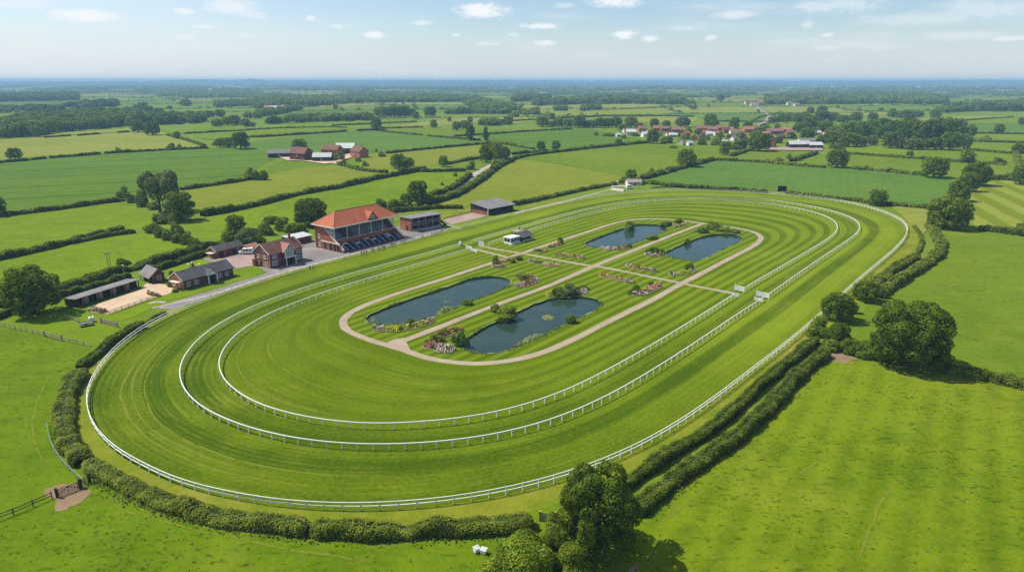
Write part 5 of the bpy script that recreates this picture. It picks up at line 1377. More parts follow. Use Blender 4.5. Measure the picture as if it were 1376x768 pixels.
# ---------------------------------------------------------------- trees
T = [
 # near
 (803,737,104,118,'round','leaf_deep','big dark spreading tree at the bottom beside the timber gate'),
 (1218,491,100,86,'oak','leaf_oak','large solitary oak at the right between two pastures'),
 (46,421,68,64,'round','leaf','large light topped tree at the left edge behind the stable'),
 (700,792,118,106,'bush','leaf_lime','big yellow green bush at the bottom edge left of the dark tree'),
 (768,762,56,52,'bush','leaf_lime','smaller bright bush at the foot of the big dark tree'),
 (655,800,70,55,'bush','leaf_lime','low bright bush cut by the bottom edge, beside the white troughs'),
 (738,742,48,36,'bush','leaf','mid green bush between the yellow green one and the big dark tree'),
 (745,712,30,26,'bush','leaf_hedge','small bush beside the timber gate at the end of the hedge'),
 (1125,430,42,38,'round','leaf','round tree beside the rail, tallest of the bushy group on the right straight'),
 (1097,450,30,34,'bush','leaf_dark','dark bush against the rail at the left of the bushy group'),
 (1124,462,40,38,'bush','leaf','broad bush in the middle of the bushy group by the rail'),
 (1115,470,28,18,'bush','leaf_hedge','low bush at the top end of the twin hedges'),
 (1143,474,32,30,'bush','leaf','bush above the bare earth patch'),
 (1163,477,36,30,'bush','leaf','round bush between the earth patch and the big oak'),
 (1178,482,28,24,'bush','leaf_hedge','low bush touching the left side of the big oak'),
 (1163,404,34,28,'round','leaf','tree where the upper twin hedges begin'),
 (1184,399,20,18,'bush','leaf_hedge','small bush at the foot of the upper outer hedge'),
 (1145,420,16,24,'bush','leaf_lime','bright narrow bush behind the bushy group'),
 # left, behind the buildings
 (-2,290,22,26,'round','leaf_dark','dark tree cut by the left edge at the crop corner'),
 (216,284,52,54,'loose','leaf_pale','tall pale grey green tree in the left hedgerow'),
 (243,296,40,38,'round','leaf_dark','round oak in front of the tall pale tree'),
 (191,277,20,27,'bush','leaf_dark','dark tall bush left of the pale tree'),
 (167,268,18,18,'bush','leaf_dark','dark bush at the end of the crop hedge'),
 (177,272,16,15,'bush','leaf','grey green bush beside the end of the crop hedge'),
 (205,281,18,14,'bush','leaf','low bush at the foot of the pale tree'),
 (217,300,28,15,'bush','leaf_pale','low pale bush below the round oak'),
 (205,312,22,18,'bush','leaf_dark','dark round bush at the left end of the thicket'),
 (217,318,20,18,'bush','leaf','round bush second in the thicket below the pale tree'),
 (226,322,20,16,'bush','leaf','round bush at the bottom of the thicket'),
 (237,313,18,18,'bush','leaf_lime','yellow green bush in the thicket'),
 (241,325,20,18,'bush','leaf_dark','dark bush at the right of the thicket'),
 (252,328,18,18,'bush','leaf','bush between the thicket and the long hedge'),
 (262,331,20,16,'bush','leaf','last bush at the right end of the thicket'),
 (232,300,20,16,'bush','leaf','bush in the middle of the thicket behind the yellow one'),
 (317,313,26,24,'round','leaf_dark','dark tree above the brick outbuilding'),
 (334,324,38,26,'bush','leaf_pale','large grey green bush behind the parked van'),
 (305,325,20,20,'bush','leaf_dark','dark bush just above the brick outbuilding roof'),
 (357,315,24,19,'bush','leaf_dark','dark bush behind the clubhouse, left one'),
 (380,309,28,18,'bush','leaf','bush behind the clubhouse chimney'),
 (348,326,18,14,'bush','leaf','low bush behind the brick store'),
 (394,311,24,16,'bush','leaf_lime','bright bush right behind the clubhouse'),
 (368,300,28,14,'bush','leaf_dark','dark low bush at the top of the thicket behind the clubhouse'),
 (419,303,44,36,'oak','leaf_oak','round oak beside the left end of the grandstand roof'),
 (402,311,22,17,'bush','leaf_dark','dark bush under the oak by the grandstand'),
 (444,296,14,10,'bush','leaf','bush showing between the oak and the grandstand roof'),
 (513,280,20,17,'bush','leaf_dark','dark bush at the left of the clump behind the stands'),
 (529,281,22,19,'bush','leaf','bush second from the left in the clump behind the stands'),
 (545,279,24,24,'bush','leaf_dark','dark tall bush in the clump behind the stands'),
 (562,275,28,32,'round','leaf_dark','tallest tree of the clump behind the stands'),
 (571,275,16,18,'bush','leaf','right hand bush of the clump, at the lane end'),
 (536,226,22,19,'round','leaf','left one of the tree pair in the meadow below the farm'),
 (548,226.5,18,15,'round','leaf','right one of the tree pair in the meadow below the farm'),
 (596,224,13,15,'round','leaf','small tree at the lane junction'),
 (653,218,18,24,'round','leaf','left tree of the group at the head of the lane'),
 (666,218,22,28,'round','leaf_lime','tall light tree of the group at the head of the lane'),
 (677,215,18,18,'round','leaf','right tree of the group at the head of the lane'),
 (668,224,16,13,'bush','leaf_lime','bright bush on the lane corner'),
 (633,228,14,14,'bush','leaf','bush in the elbow of the lane'),
 (612,237,6,6,'bush','leaf_dark','tiny dark bush in the meadow beside the lane'),
 (594,249,5,6,'bush','leaf_dark','tiny bush standing on the lane hedge'),
 (403,204,20,17,'round','leaf_dark','dark round tree behind the farm barns'),
 (417,205,8,6,'bush','leaf_dark','small dark bush right of the round farm tree'),
 (456,215,18,12,'bush','leaf_dark','dark bush in the farm yard'),
 (482,217,10,8,'bush','leaf_dark','bush at the foot of the farmhouse'),
 (491,223,9,8,'bush','leaf','small bush below the farmhouse'),
 (461,223,11,10,'bush','leaf','bush at the farm gate'),
 (513,210.5,11,8,'bush','leaf_dark','dark bush right of the farmhouse on the hedge end'),
 (506,204,4,6,'bush','leaf_dark','tiny bush at the start of the long straight hedge'),
 (345,241.5,18,13,'bush','leaf_dark','dark bush left of a pair at the meadow corner'),
 (353,241.5,16,16,'bush','leaf_dark','dark taller bush right of a pair at the meadow corner'),
 (335,237,14,13,'bush','leaf','grey green bush at the corner of the dark crop'),
 # middle distance left
 (20,214,19,15,'round','leaf','lone spreading tree on the crop hedge at the far left'),
 (160,205,11,8,'bush','leaf_dark','dark bush standing in the crop hedge'),
 (230,200,13,9,'bush','leaf_dark','dark bush pair left in the right part of the crop hedge'),
 (241,199.5,7,7,'bush','leaf_dark','small bush right of the dark bush on the crop hedge'),
 (186,177.5,19,16,'round','leaf_dark','left one of two round trees above the hay meadow'),
 (205,181.5,20,18,'round','leaf','right one of two round trees above the hay meadow'),
 (238,186,10,9,'round','leaf','small round tree right of the hay meadow'),
 (296,198,13,12,'round','leaf','left small tree at the right end of the crop hedge'),
 (307,198.5,13,13,'round','leaf_dark','middle small tree at the right end of the crop hedge'),
 (324,199.8,25,22,'round','leaf','large round tree at the right end of the crop hedge'),
 (289,195,8,8,'bush','leaf','small bush right of the hay meadow corner'),
 (506,175.5,14,18,'round','leaf_pale','tall pale tree standing alone in the strip fields'),
 (583,172,10,11,'round','leaf','small round tree at the left of the far strips'),
 (613,175.5,11,12,'round','leaf','round tree just left of the two narrow trees'),
 (632,188.5,16,20,'tall','leaf','left one of two tall narrow trees'),
 (653,189.5,10,18,'tall','leaf','right one of two tall narrow trees'),
 (604,163.5,6,6,'round','leaf_dark','tiny tree on the far meadow, left one'),
 (631.5,165,8,8,'round','leaf_dark','tiny tree on the far meadow, right one'),
 (578,156.5,16,13,'round','leaf_dark','dark round tree right of the square copse'),
 (559,160,10,10,'round','leaf_dark','dark small tree at the right foot of the square copse'),
 (451,147.5,7,7,'round','leaf_dark','small tree in front of the far hamlet fields'),
 (683,168,9,8,'round','leaf','small tree on the scrub line, far middle'),
 (159,152,9,7,'round','leaf','lone tree in the pale gap of the far left woods'),
 (60,152,13,12,'round','leaf_dark','round tree left of the long left wood'),
 (83,149,10,8,'round','leaf_dark','second round tree by the long left wood'),
 (104,149,8,7,'round','leaf_dark','third round tree by the long left wood'),
 # middle distance centre
 (727,201.5,12,12,'round','leaf_dark','left one of two round trees by the village lane'),
 (747,202,12,13,'round','leaf_dark','right one of two round trees by the village lane'),
 (795,200,5,7,'bush','leaf_dark','tiny tree on the village lane hedge'),
 (831,195.5,10,9,'round','leaf_dark','small round tree in the crop near the village'),
 (742,159,8,7,'round','leaf_dark','small tree alone on the olive strip far middle'),
 (729,170.5,18,14,'round','leaf_dark','dark round tree at the left of the long row above the village crop'),
 (922,224,25,23,'round','leaf_dark','lone round tree standing on the hedge by the dark field'),
 (973,208,14,18,'round','leaf','tree on the hedge corner above the dark field'),
 (848,239.5,15,12,'round','leaf_dark','dark round tree behind the pink roofed cottage'),
 (838,246,16,9,'bush','leaf_dark','dark bush left of the pink roofed cottage'),
 (863,247,9,8,'bush','leaf_dark','dark bush at the right end of the pink roofed cottage'),
 (876,231,8,6,'bush','leaf','small bush in the green field behind the cottage'),
 (957,216,8,7,'bush','leaf_dark','small bush at the end of the thick climbing hedge'),
 # right
 (1124,225,27,24,'round','leaf_dark','round tree left of a pair along the dark field hedge'),
 (1254,238.5,32,27,'round','leaf_dark','broad dark tree right of a pair along the dark field hedge'),
 (1298,218.5,20,17,'round','leaf_dark','round tree on the long strip hedge at the right'),
 (1222,212.5,9,10,'round','leaf','small tree on the long strip hedge'),
 (1342,219,18,9,'bush','leaf','low bush at the right end of the strip hedge'),
 (1310,249,34,30,'round','leaf','leafy tree at the top of the slanting row'),
 (1300,257,26,25,'round','leaf','middle tree of the slanting row'),
 (1287,270,28,26,'round','leaf','lowest tree of the slanting row, by the dark field corner'),
 (1272,306,54,42,'oak','leaf_oak','big dark oak at the upper right bend'),
 (1178,276,25,21,'round','leaf','round tree behind the far rail, right of the screen'),
 (1370,248,22,26,'round','leaf_dark','dark tree cut by the right edge above the hay field'),
 (1352,242,14,11,'bush','leaf','bush on the hedge above the hay field'),
 (1335,241.5,18,10,'bush','leaf','wider bush on the hedge above the hay field'),
 (1372,313,20,17,'bush','leaf_dark','dark bush at the right edge below the hay field'),
 (1370,206,20,13,'round','leaf','round tree at the right edge of the strip fields'),
 (1342,178.5,13,12,'round','leaf','lone tree on the dark strip at the far right'),
 (1325,189.5,14,8,'bush','leaf_dark','dark bush on the middle strip hedge at the far right'),
 (1074,216,7,7,'bush','leaf','small bush in the field below the second farm'),
 (1047,216,11,6,'bush','leaf','low bush on the hedge below the village farm'),
 (1060,213.5,8,8,'bush','leaf_dark','little dark bush below the red brick barn'),
 (1372,168,9,10,'round','leaf_dark','small tree at the right edge far beyond the wood'),
 # village trees
 (877,193,17,19,'round','leaf_dark','dark tree at the left front of the village'),
 (785,171,12,9,'round','leaf','small tree in the long row, third clump'),
 (848,171,18,14,'round','leaf_dark','dark round tree behind the left end of the village'),
 (879,171.5,13,12,'round','leaf_dark','round tree behind the red roofs, left'),
 (895,172,12,10,'round','leaf','lighter tree behind the red roofs'),
 (917,170.5,20,13,'round','leaf_dark','broad dark tree behind the broad red roof'),
 (954,170.5,18,17,'round','leaf','tallest tree behind the village centre'),
 (960,173,13,12,'round','leaf','tree in front of the tallest village tree'),
 (986,175,15,17,'round','leaf_dark','dark tall tree right of the village centre'),
 (1005,173,12,9,'round','leaf','small tree behind the right end of the village row'),
 (993,201,27,16,'bush','leaf','broad green bush mass left at the foot of the village'),
 (1019,203,29,24,'round','leaf','big round tree right of the broad bush at the village foot'),
 (943,194.5,12,13,'bush','leaf_dark','dark bush beside the white cottage on the field edge'),
 (961,195,17,14,'bush','leaf_lime','yellow green bush on the village field edge'),
 (896,192,20,13,'bush','leaf','green bush between cottages on the village front'),
 (905,199,13,4,'bush','leaf','low garden hedge bush in front of the village'),
 (921,187,12,9,'bush','leaf','bush between the pink and white cottages'),
 (853,183,12,7,'bush','leaf_dark','dark bush beside the pale cottage'),
 (816,183,18,6,'bush','leaf_dark','low dark bush left of the village bungalow'),
 (801,182,7,6,'bush','leaf_dark','tiny dark bush at the end of the crop by the village'),
 (925,178,10,8,'bush','leaf','bush between two red roofs'),
 (968,184,10,8,'bush','leaf_dark','dark bush below the pink roof at the village centre'),
 (1030,176,12,10,'bush','leaf','bush left of the long red terrace'),
 (1022,181,14,12,'round','leaf_lime','bright tree left of the long red terrace'),
 (1088,173,24,16,'round','leaf_dark','big dark tree right of the red terrace'),
 (1072,178,15,13,'round','leaf_dark','dark round tree beside the red terrace'),
 (1085,187,22,15,'round','leaf','tree in front of the dark tree by the second farm'),
 (1063,186,16,9,'bush','leaf','bush between terrace and second farm'),
 (1046,192,16,11,'bush','leaf','bush just left of the pale cattle shed'),
 (1102,192,20,9,'bush','leaf','bush behind the shorter pale shed'),
 (1125,200,22,8,'bush','leaf','low bush right of the second farm'),
 (1089,152,10,8,'round','leaf_dark','left one of two round trees on the far pale field'),
 (1104,153.5,15,11,'round','leaf_dark','right one of two round trees on the far pale field'),
 (968,136,11,9,'round','leaf_dark','dark tree on the far plain above the village'),
 (912,132,8,6,'round','leaf_dark','small dark tree left on the far plain above the village'),
 (1150,163.5,16,13,'round','leaf_dark','round tree in the row left of the far woods'),
 (1172,162,14,10,'round','leaf_dark','darker round tree in the row left of the far woods'),
 (1256,159.5,15,13,'round','leaf_dark','round tree right of the far row, alone'),
]
for a in T: tree(*a)

# the wood on the right and the belt left of it: every crown that can be told apart
def row(items, where, group):
    items = sorted(items)
    names = ['first', 'second', 'third', 'fourth', 'fifth', 'sixth', 'seventh', 'eighth', 'ninth', 'tenth', 'eleventh', 'twelfth', 'thirteenth', 'fourteenth', 'fifteenth', 'sixteenth', 'seventeenth', 'eighteenth', 'nineteenth', 'twentieth']
    for i, (x, y, w_, h_, lf) in enumerate(items):
        tree(x, y, w_, h_, 'round', lf, '%s tree from left %s' % (names[i], where), group=group)
row([(1197,199,24,22,'leaf'),(1211,200,15,14,'leaf_pale'),(1224,201,20,14,'leaf_pale'),(1240,201,22,15,'leaf'),(1258,201,20,16,'leaf_dark'),(1276,202,26,24,'leaf'),(1295,200,18,20,'leaf_dark'),(1302,186,14,18,'leaf')], 'along the front edge of the right wood', 'front trees of the right wood')
row([(1188,190,24,22,'leaf'),(1203,188,26,26,'leaf'),(1219,190,24,30,'leaf'),(1234,191,24,28,'leaf_dark'),(1250,191,26,30,'leaf'),(1266,190,26,32,'leaf_dark'),(1282,188,26,28,'leaf_dark')], 'in the tall middle rank of the right wood', 'middle trees of the right wood')
row([(1120,194,24,18,'leaf'),(1138,190,28,26,'leaf_dark'),(1140,197,26,19,'leaf'),(1158,186,24,22,'leaf'),(1156,196,16,12,'leaf_pale'),(1171,195,16,12,'leaf_pale'),(1172,176,20,15,'leaf'),(1185,173,24,14,'leaf'),(1170,184,18,14,'leaf')], 'in the thicket before the right wood', 'thicket left of the right wood')
row([(1104,163,20,14,'leaf'),(1118,163,18,12,'leaf_dark'),(1133,164.5,18,10,'leaf'),(1200,158,16,9,'leaf_dark'),(1218,161,22,13,'leaf_dark'),(1234,158,14,9,'leaf_pale'),(1199,151,9,5,'leaf'),(1184,148.5,7,4,'leaf_dark')], 'in the broken row above the right wood', 'row above the right wood')
row([(742,170.5,10,8,'leaf'),(751,170.5,16,12,'leaf'),(763,171,14,11,'leaf'),(778,171.5,18,16,'leaf_dark'),(793,171.5,16,10,'leaf'),(806,171.5,18,13,'leaf'),(818,171,14,12,'leaf'),(828,171,16,14,'leaf_dark'),(836,175,12,8,'leaf_dark'),(859,173,12,8,'leaf')], 'in the tree row left of the village', 'tree row left of the village')
row([(508,156.5,12,11,'leaf_dark'),(517,157.5,14,14,'leaf_dark'),(526,157.5,14,14,'leaf_dark'),(535,157.5,15,15,'leaf_dark'),(544,157.5,14,14,'leaf_dark'),(553,157,13,11,'leaf_dark'),(512,152,13,9,'leaf_dark'),(530,151,13,10,'leaf_dark'),(545,151,13,9,'leaf_dark')], 'in the square dark copse', 'square dark copse')
row([(185,150,13,9,'leaf_dark'),(192,148,13,10,'leaf_dark'),(200,150.5,13,8,'leaf_dark'),(213,151,14,6,'leaf_dark'),(228,147,8,5,'leaf'),(250,143,15,9,'leaf_dark')], 'in the far left dark clump', 'dark clump on the far left fields')
row([(282,158,14,9,'leaf'),(292,170,16,10,'leaf'),(296,157.5,14,10,'leaf_dark'),(306,169,14,12,'leaf'),(316,168,16,13,'leaf_pale'),(330,170,14,10,'leaf'),(333,159,14,8,'leaf'),(338,170,12,6,'leaf')], 'in the group right of the left wood', 'loose group right of the left wood')

# ---------------------------------------------------------------- woods that read as one mass
def wood(polys, label, spacing, h, w, leaf='leaf_far', dens=1.0, name='woodland', lod='far', seed=3):
    rg = np.random.default_rng(seed); VV = []; QQ = []; b = 0
    ps = [proto('round', lod, i) for i in range(4)]
    for poly in polys:
        L = line(poly); lo_, hi_ = L.min(0), L.max(0)
        A = (hi_ - lo_).prod(); nn = int(A / spacing ** 2 * dens)
        nn = min(nn, 4000)
        P = rg.uniform(lo_, hi_, (nn, 2)); P = P[inside(L, P)]
        for x, y in P:
            V, Q = ps[rg.integers(4)][:2]
            s = rg.uniform(.75, 1.3); a = rg.uniform(0, 6.28); c_, s_ = math.cos(a), math.sin(a)
            ww = w * s; hh = h * s * rg.uniform(.85, 1.15)
            W = np.stack([(V[:, 0] * c_ - V[:, 1] * s_) * ww + x, (V[:, 0] * s_ + V[:, 1] * c_) * ww + y, V[:, 2] * hh], 1)
            VV.append(W); QQ.append(Q + b); b += len(V)
    o = link(name, mesh_np(name, np.vstack(VV), np.vstack(QQ), M[leaf]))
    return tag(o, label, 'woodland', None, 'stuff')
wood([[(-80,187),(0,186),(45,184),(80,178),(120,174),(175,169.5),(190,165),(190,158),(180,154),(105,154),(60,160),(0,168),(-80,172)]], 'long rounded broadleaf wood at the left', 8.5, 11, 11, dens=1.0, lod='lo', seed=11)
wood([[(190,168),(240,167.5),(275,165),(275,159),(190,160)]], 'darker straight edged wood right of the long left wood', 9, 10, 10, seed=12)
wood([[(-60,138),(105,135),(105,128),(-60,131)], [(110,145),(155,144.5),(160,141),(110,141)]], 'flat dark wood at the far left', 14, 13, 15, seed=13)
wood([[(-60,153),(0,152),(75,150),(75,146),(-60,149)], [(85,146),(130,145),(130,141.5),(85,143)]], 'scattered trees in front of the flat dark wood', 18, 10, 14, dens=.6, seed=14)
wood([[(290,145),(344,142),(344,137),(290,139)], [(344,168),(380,164),(400,160),(480,159),(500,159.5),(500,162),(420,164),(360,167)], [(344,160),(380,153),(405,148),(400,146),(360,152),(344,155)]], 'hedgerow woods round the far hamlet', 10, 9, 11, dens=.8, seed=15)
wood([[(344,146),(420,143.5),(470,139),(620,137),(640,150),(690,154),(690,146),(640,136),(600,131),(480,131),(344,135)]], 'broad blue green wood across the far left middle', 15, 12, 15, seed=16)
wood([[(590,154),(640,153),(690,154),(690,150),(620,149)], [(620,174),(650,170),(688,168),(688,166),(640,168)]], 'low wood in front of the broad blue green one', 12, 9, 12, seed=17)
wood([[(688,137),(735,135),(740,131),(688,132)], [(718,143),(760,141),(830,140),(920,141),(932,148),(925,140),(900,134),(820,134),(760,137),(720,140)]], 'dark wood band behind the fields in the middle', 14, 13, 15, seed=18)
wood([[(690,158),(722,154),(722,150),(690,153)], [(745,150),(760,149),(760,146),(745,147)], [(782,150),(806,148),(806,143),(784,145)]], 'small far copses in the middle', 13, 9, 13, dens=.8, seed=19)
wood([[(1255,153),(1300,150),(1376,150),(1430,151),(1430,140),(1376,138),(1330,143),(1270,147)]], 'dark wood at the far right', 12, 12, 13, seed=20)
wood([[(1030,141),(1100,141),(1200,140),(1270,141),(1270,131),(1180,127),(1100,129),(1030,131)]], 'deep wood across the far right middle', 17, 13, 17, seed=21)
wood([[(1034,167),(1050,165),(1100,163),(1090,160),(1048,162)], [(1100,182),(1120,186),(1120,176),(1100,172)]], 'mixed trees between the village and the right wood', 11, 10, 11, seed=22)

# smaller parcels of the far plain, with their hedgerows and hedgerow trees
def far_parcels():
    rg = np.random.default_rng(77); th = R(14); ca, sa = math.cos(th), math.sin(th)
    cw, cd = 330.0, 260.0; jit = {}
    def node(i, j):
        if (i, j) not in jit: jit[(i, j)] = rg.uniform(-.26, .26, 2)
        a, b = (i + jit[(i, j)][0] + .35 * (j % 3)) * cw, (j + jit[(i, j)][1]) * cd
        return np.array([a * ca - b * sa, a * sa + b * ca + 1250])
    kinds = ['hay', 'olive', 'bright', 'mid', 'crop', 'hay', 'crop2', 'stripe', 'mid', 'hay']
    VV = []; b = 0
    ps = [proto('bush', 'far', i)[0] for i in range(4)]; ps = [V.reshape(-1, 4, 3)[::2].reshape(-1, 3) for V in ps]
    for j in range(0, 24):
        for i in range(-19, 20):
            q = [node(i, j), node(i + 1, j), node(i + 1, j + 1), node(i, j + 1)]
            c = sum(q) / 4
            if c[1] < 1330 or abs(c[0]) > c[1] * .86: continue
            if rg.random() < .72:
                k = kinds[rg.integers(len(kinds))]
                sheet('far_field', [c + (p - c) * .985 for p in q], FM[k], .55 + .02 * ((i * 7 + j * 3) % 9), pixel=False)
            for p0, p1 in ((q[0], q[1]), (q[0], q[3])):
                if rg.random() < .12 or c[1] > 4300: continue
                L = np.linalg.norm(p1 - p0); nn = int(L / 9); gap = rg.random() * .8
                for t in np.linspace(0, 1, nn):
                    if abs(t - gap) < .05 or rg.random() < .1: continue
                    tall = rg.random() < .10; w = rg.uniform(9, 13) if tall else rg.uniform(9, 13); h = rg.uniform(6, 10) if tall else rg.uniform(2.0, 3.2)
                    x, y = p0 * (1 - t) + p1 * t + rg.normal(0, 1.2, 2); V = ps[rg.integers(4)]; a_ = rg.uniform(0, 6.28); c_, s_ = math.cos(a_), math.sin(a_)
                    VV.append(np.stack([(V[:, 0] * c_ - V[:, 1] * s_) * w + x, (V[:, 0] * s_ + V[:, 1] * c_) * w + y, V[:, 2] * h], 1))
    V = np.vstack(VV); o = link('hedgerow', mesh_np('hedgerow', V, np.arange(len(V)).reshape(-1, 4), M['leaf_far']))
    tag(o, 'thin far hedgerows with small trees between the distant fields', 'hedgerow', None, 'stuff')
far_parcels()

# the far plain: tree lumps with fields left open between them
def plain():
    rg = np.random.default_rng(5); VV = []; QQ = []; b = 0
    ps = [proto('bush', 'far', i)[:2] for i in range(4)]
    keep = [(V[np.concatenate([Q[::3].ravel()])].reshape(-1, 3), None) for V, Q in ps]
    def put(x, y, w, d, h):
        nonlocal b
        V = keep[rg.integers(4)][0]
        a = rg.uniform(0, 6.28); c_, s_ = math.cos(a), math.sin(a)
        W = np.stack([(V[:, 0] * c_ - V[:, 1] * s_) * w + x, (V[:, 0] * s_ + V[:, 1] * c_) * d + y, V[:, 2] * h], 1)
        VV.append(W); QQ.append(np.arange(len(W)).reshape(-1, 4) + b); b += len(W)
    gx = rg.uniform(0, 1000, 64); gy = rg.uniform(0, 1000, 64)
    def field(x, y):
        return (math.sin(x / 310 + 1.3) * math.sin(y / 520 + .4) + .8 * math.sin(x / 131 + y / 270) + .6 * math.sin(x / 71 - y / 160 + 2))
    n_ = 0
    while n_ < 6500:
        v = rg.uniform(110.2, 131) if rg.random() < .75 else rg.uniform(109.3, 117); u = rg.uniform(-60, 1436)
        p = at(u, v)
        if p[1] > 12000: continue
        f = field(p[0], p[1])
        far = p[1] > 4200
        if f < (.25 if not far else -.1): continue
        w = rg.uniform(22, 60) * (1 + p[1] / 7000)
        put(p[0], p[1], w, w * rg.uniform(.5, 1), rg.uniform(9, 15) * (1 + (.5 if far else 0))); n_ += 1
    o = link('treeline', mesh_np('treeline', np.vstack(VV), np.vstack(QQ), M['leaf_far']))
    tag(o, 'hazy woods and hedgerows of the far plain below the horizon', 'woodland', None, 'stuff')
plain()

# far rises closing the view
M['hill'] = mk('far_hillside', (0.035, 0.060, 0.022), (0.060, 0.085, 0.030), 0.004, 0.9, fine=.02)
def rise(x0, x1, y, h, dep, seed):
    rg = np.random.default_rng(seed); n_ = 420; X = np.linspace(x0, x1, n_)
    env = np.sin(np.linspace(0, math.pi, n_)) ** .6; b1 = wobble(n_, .03, 1, rg)
    top = h * env * (1 + wobble(n_, .10, 45, rg) + wobble(n_, .04, 12, rg) + b1)
    prof = [(-1, -.05), (-.7, .25), (-.35, .75), (0, 1), (.5, .6), (1, -.05)]
    V = np.stack([np.c_[X, np.full(n_, y + a * dep), top * b_] for a, b_ in prof], 1).reshape(-1, 3)
    m_ = len(prof); Q = []
    for i in range(n_ - 1):
        for s in range(m_ - 1): Q.append((i * m_ + s, (i + 1) * m_ + s, (i + 1) * m_ + s + 1, i * m_ + s + 1))
    tag(link('hills', mesh_np('hills', V, Q, M['hill'], smooth=True)), kind='structure')
rise(-12000, 12000, 11400, 58, 900, 1)
rise(-6600, -2900, 11000, 70, 900, 2)
rise(-2400, 2400, 11200, 60, 800, 3)
rise(4500, 10500, 11300, 68, 800, 4)
rise(-11000, -3000, 9300, 44, 700, 5)
rise(1500, 9500, 9600, 46, 700, 6)
rise(-2600, 1600, 8800, 44, 600, 7)

# ---------------------------------------------------------------- rough grass in the near pastures
def tussocks(poly, count, label, seed, hmin=.12, hmax=.30):
    rg = np.random.default_rng(seed); L = line(poly); lo_, hi_ = L.min(0), L.max(0)
    P = rg.uniform(lo_, hi_, (count * 4, 2)); P = P[inside(L, P)]
    cl = np.sin(P[:, 0] / 5.1 + np.sin(P[:, 1] / 7)) + np.sin(P[:, 1] / 3.9 + P[:, 0] / 9)
    P = P[rg.random(len(P)) < np.clip(.5 + .3 * cl, .06, 1)][:count]
    k = 9; n_ = len(P)
    c = np.repeat(P, k, 0); s = np.repeat(rg.uniform(hmin, hmax, n_), k)
    a = rg.uniform(0, 6.28, n_ * k); r = rg.uniform(0, .5, n_ * k) * s
    bx = c[:, 0] + np.cos(a) * r; by = c[:, 1] + np.sin(a) * r
    t = a + rg.uniform(-1, 1, n_ * k) + 1.57; w = s * rg.uniform(.18, .34, n_ * k); h = s * rg.uniform(.25, .7, n_ * k)
    ox = np.cos(a) * s * .9; oy = np.sin(a) * s * .9
    V = np.stack([np.c_[bx - np.cos(t) * w, by - np.sin(t) * w, np.zeros(n_ * k)], np.c_[bx + np.cos(t) * w, by + np.sin(t) * w, np.zeros(n_ * k)], np.c_[bx + ox, by + oy, h]], 1).reshape(-1, 3)
    o = link('grass', mesh_np('grass', V, np.arange(len(V)).reshape(-1, 3), M['grass']))
    tag(o, label, 'grass', None, 'stuff')
M['grass'] = leaf_mat('rough_grass', (0.090, 0.150, 0.003), (0.135, 0.205, 0.006), (0.190, 0.255, 0.012), trans=.3, clump=.8)
tussocks([(850,715),(950,640),(1040,560),(1108,492),(1200,500),(1376,525),(1500,560),(1560,830),(800,830)], 1500, 'dark tussocks dotting the near right pasture', 1)
tussocks([(-60,450),(60,455),(112,475),(85,510),(74,560),(80,600),(60,640),(-150,680)], 320, 'dark tussocks in the left pasture beside the hedge', 2)
tussocks([(-120,720),(70,690),(110,682),(200,690),(340,722),(480,732),(640,728),(690,745),(700,830),(-250,830)], 520, 'dark tussocks in the pasture along the bottom edge', 3)
tussocks([(1240,460),(1262,400),(1300,350),(1376,330),(1500,340),(1500,520),(1376,505)], 250, 'tufts in the pasture behind the big oak', 4, .2, .45)
def fringe(pts, width, count, label, seed, mat='reed', hmin=.3, hmax=.8):
    rg = np.random.default_rng(seed); C = resample(smooth_line(line(pts)), .5); nr = normals2(C)
    i = rg.integers(0, len(C), count); P = C[i] + nr[i] * rg.normal(0, width / 2, count)[:, None]
    s = rg.uniform(hmin, hmax, count)
    V, Q = leaf_quads(np.c_[P, s * .35], np.tile([0, 0, .6], (count, 1)), .45, 1.0, rg=rg); V[:, 2] = np.maximum(V[:, 2], .02)
    tag(link('grass', mesh_np('grass', V, Q, M[mat])), label, 'grass', None, 'stuff')
fringe([(866,692),(905,655),(950,618),(1000,580),(1050,535),(1100,485)], 1.6, 2600, 'long grass along the foot of the outer twin hedge', 5)
fringe([(130,645),(190,672),(250,695),(340,710),(420,718),(560,720),(700,712)], 1.8, 3200, 'long grass along the foot of the bottom hedges', 6)

for i, (L, lb) in enumerate(zip(PONDW, ['left pond', 'front pond', 'back left pond', 'back right pond'])):
    rg = np.random.default_rng(40 + i); C = resample(L, .3, True); nr = normals2(C, True); n_ = len(C)
    act = (wobble(n_, 1, 14, rg) > -.25).nonzero()[0]; j = rg.choice(act, 900 if i < 2 else 500)
    P = C[j] + nr[j] * rg.normal(0, .28, len(j))[:, None]
    V, Q = leaf_quads(np.c_[P, rg.uniform(.02, .38, len(j))], np.tile([0, 0, .7], (len(j), 1)), .42, .8, rg=rg)
    tag(link('grass', mesh_np('grass', V, Q, M['reed'])), 'rough grass and reeds fringing the bank of the ' + lb, 'grass', None, 'stuff')
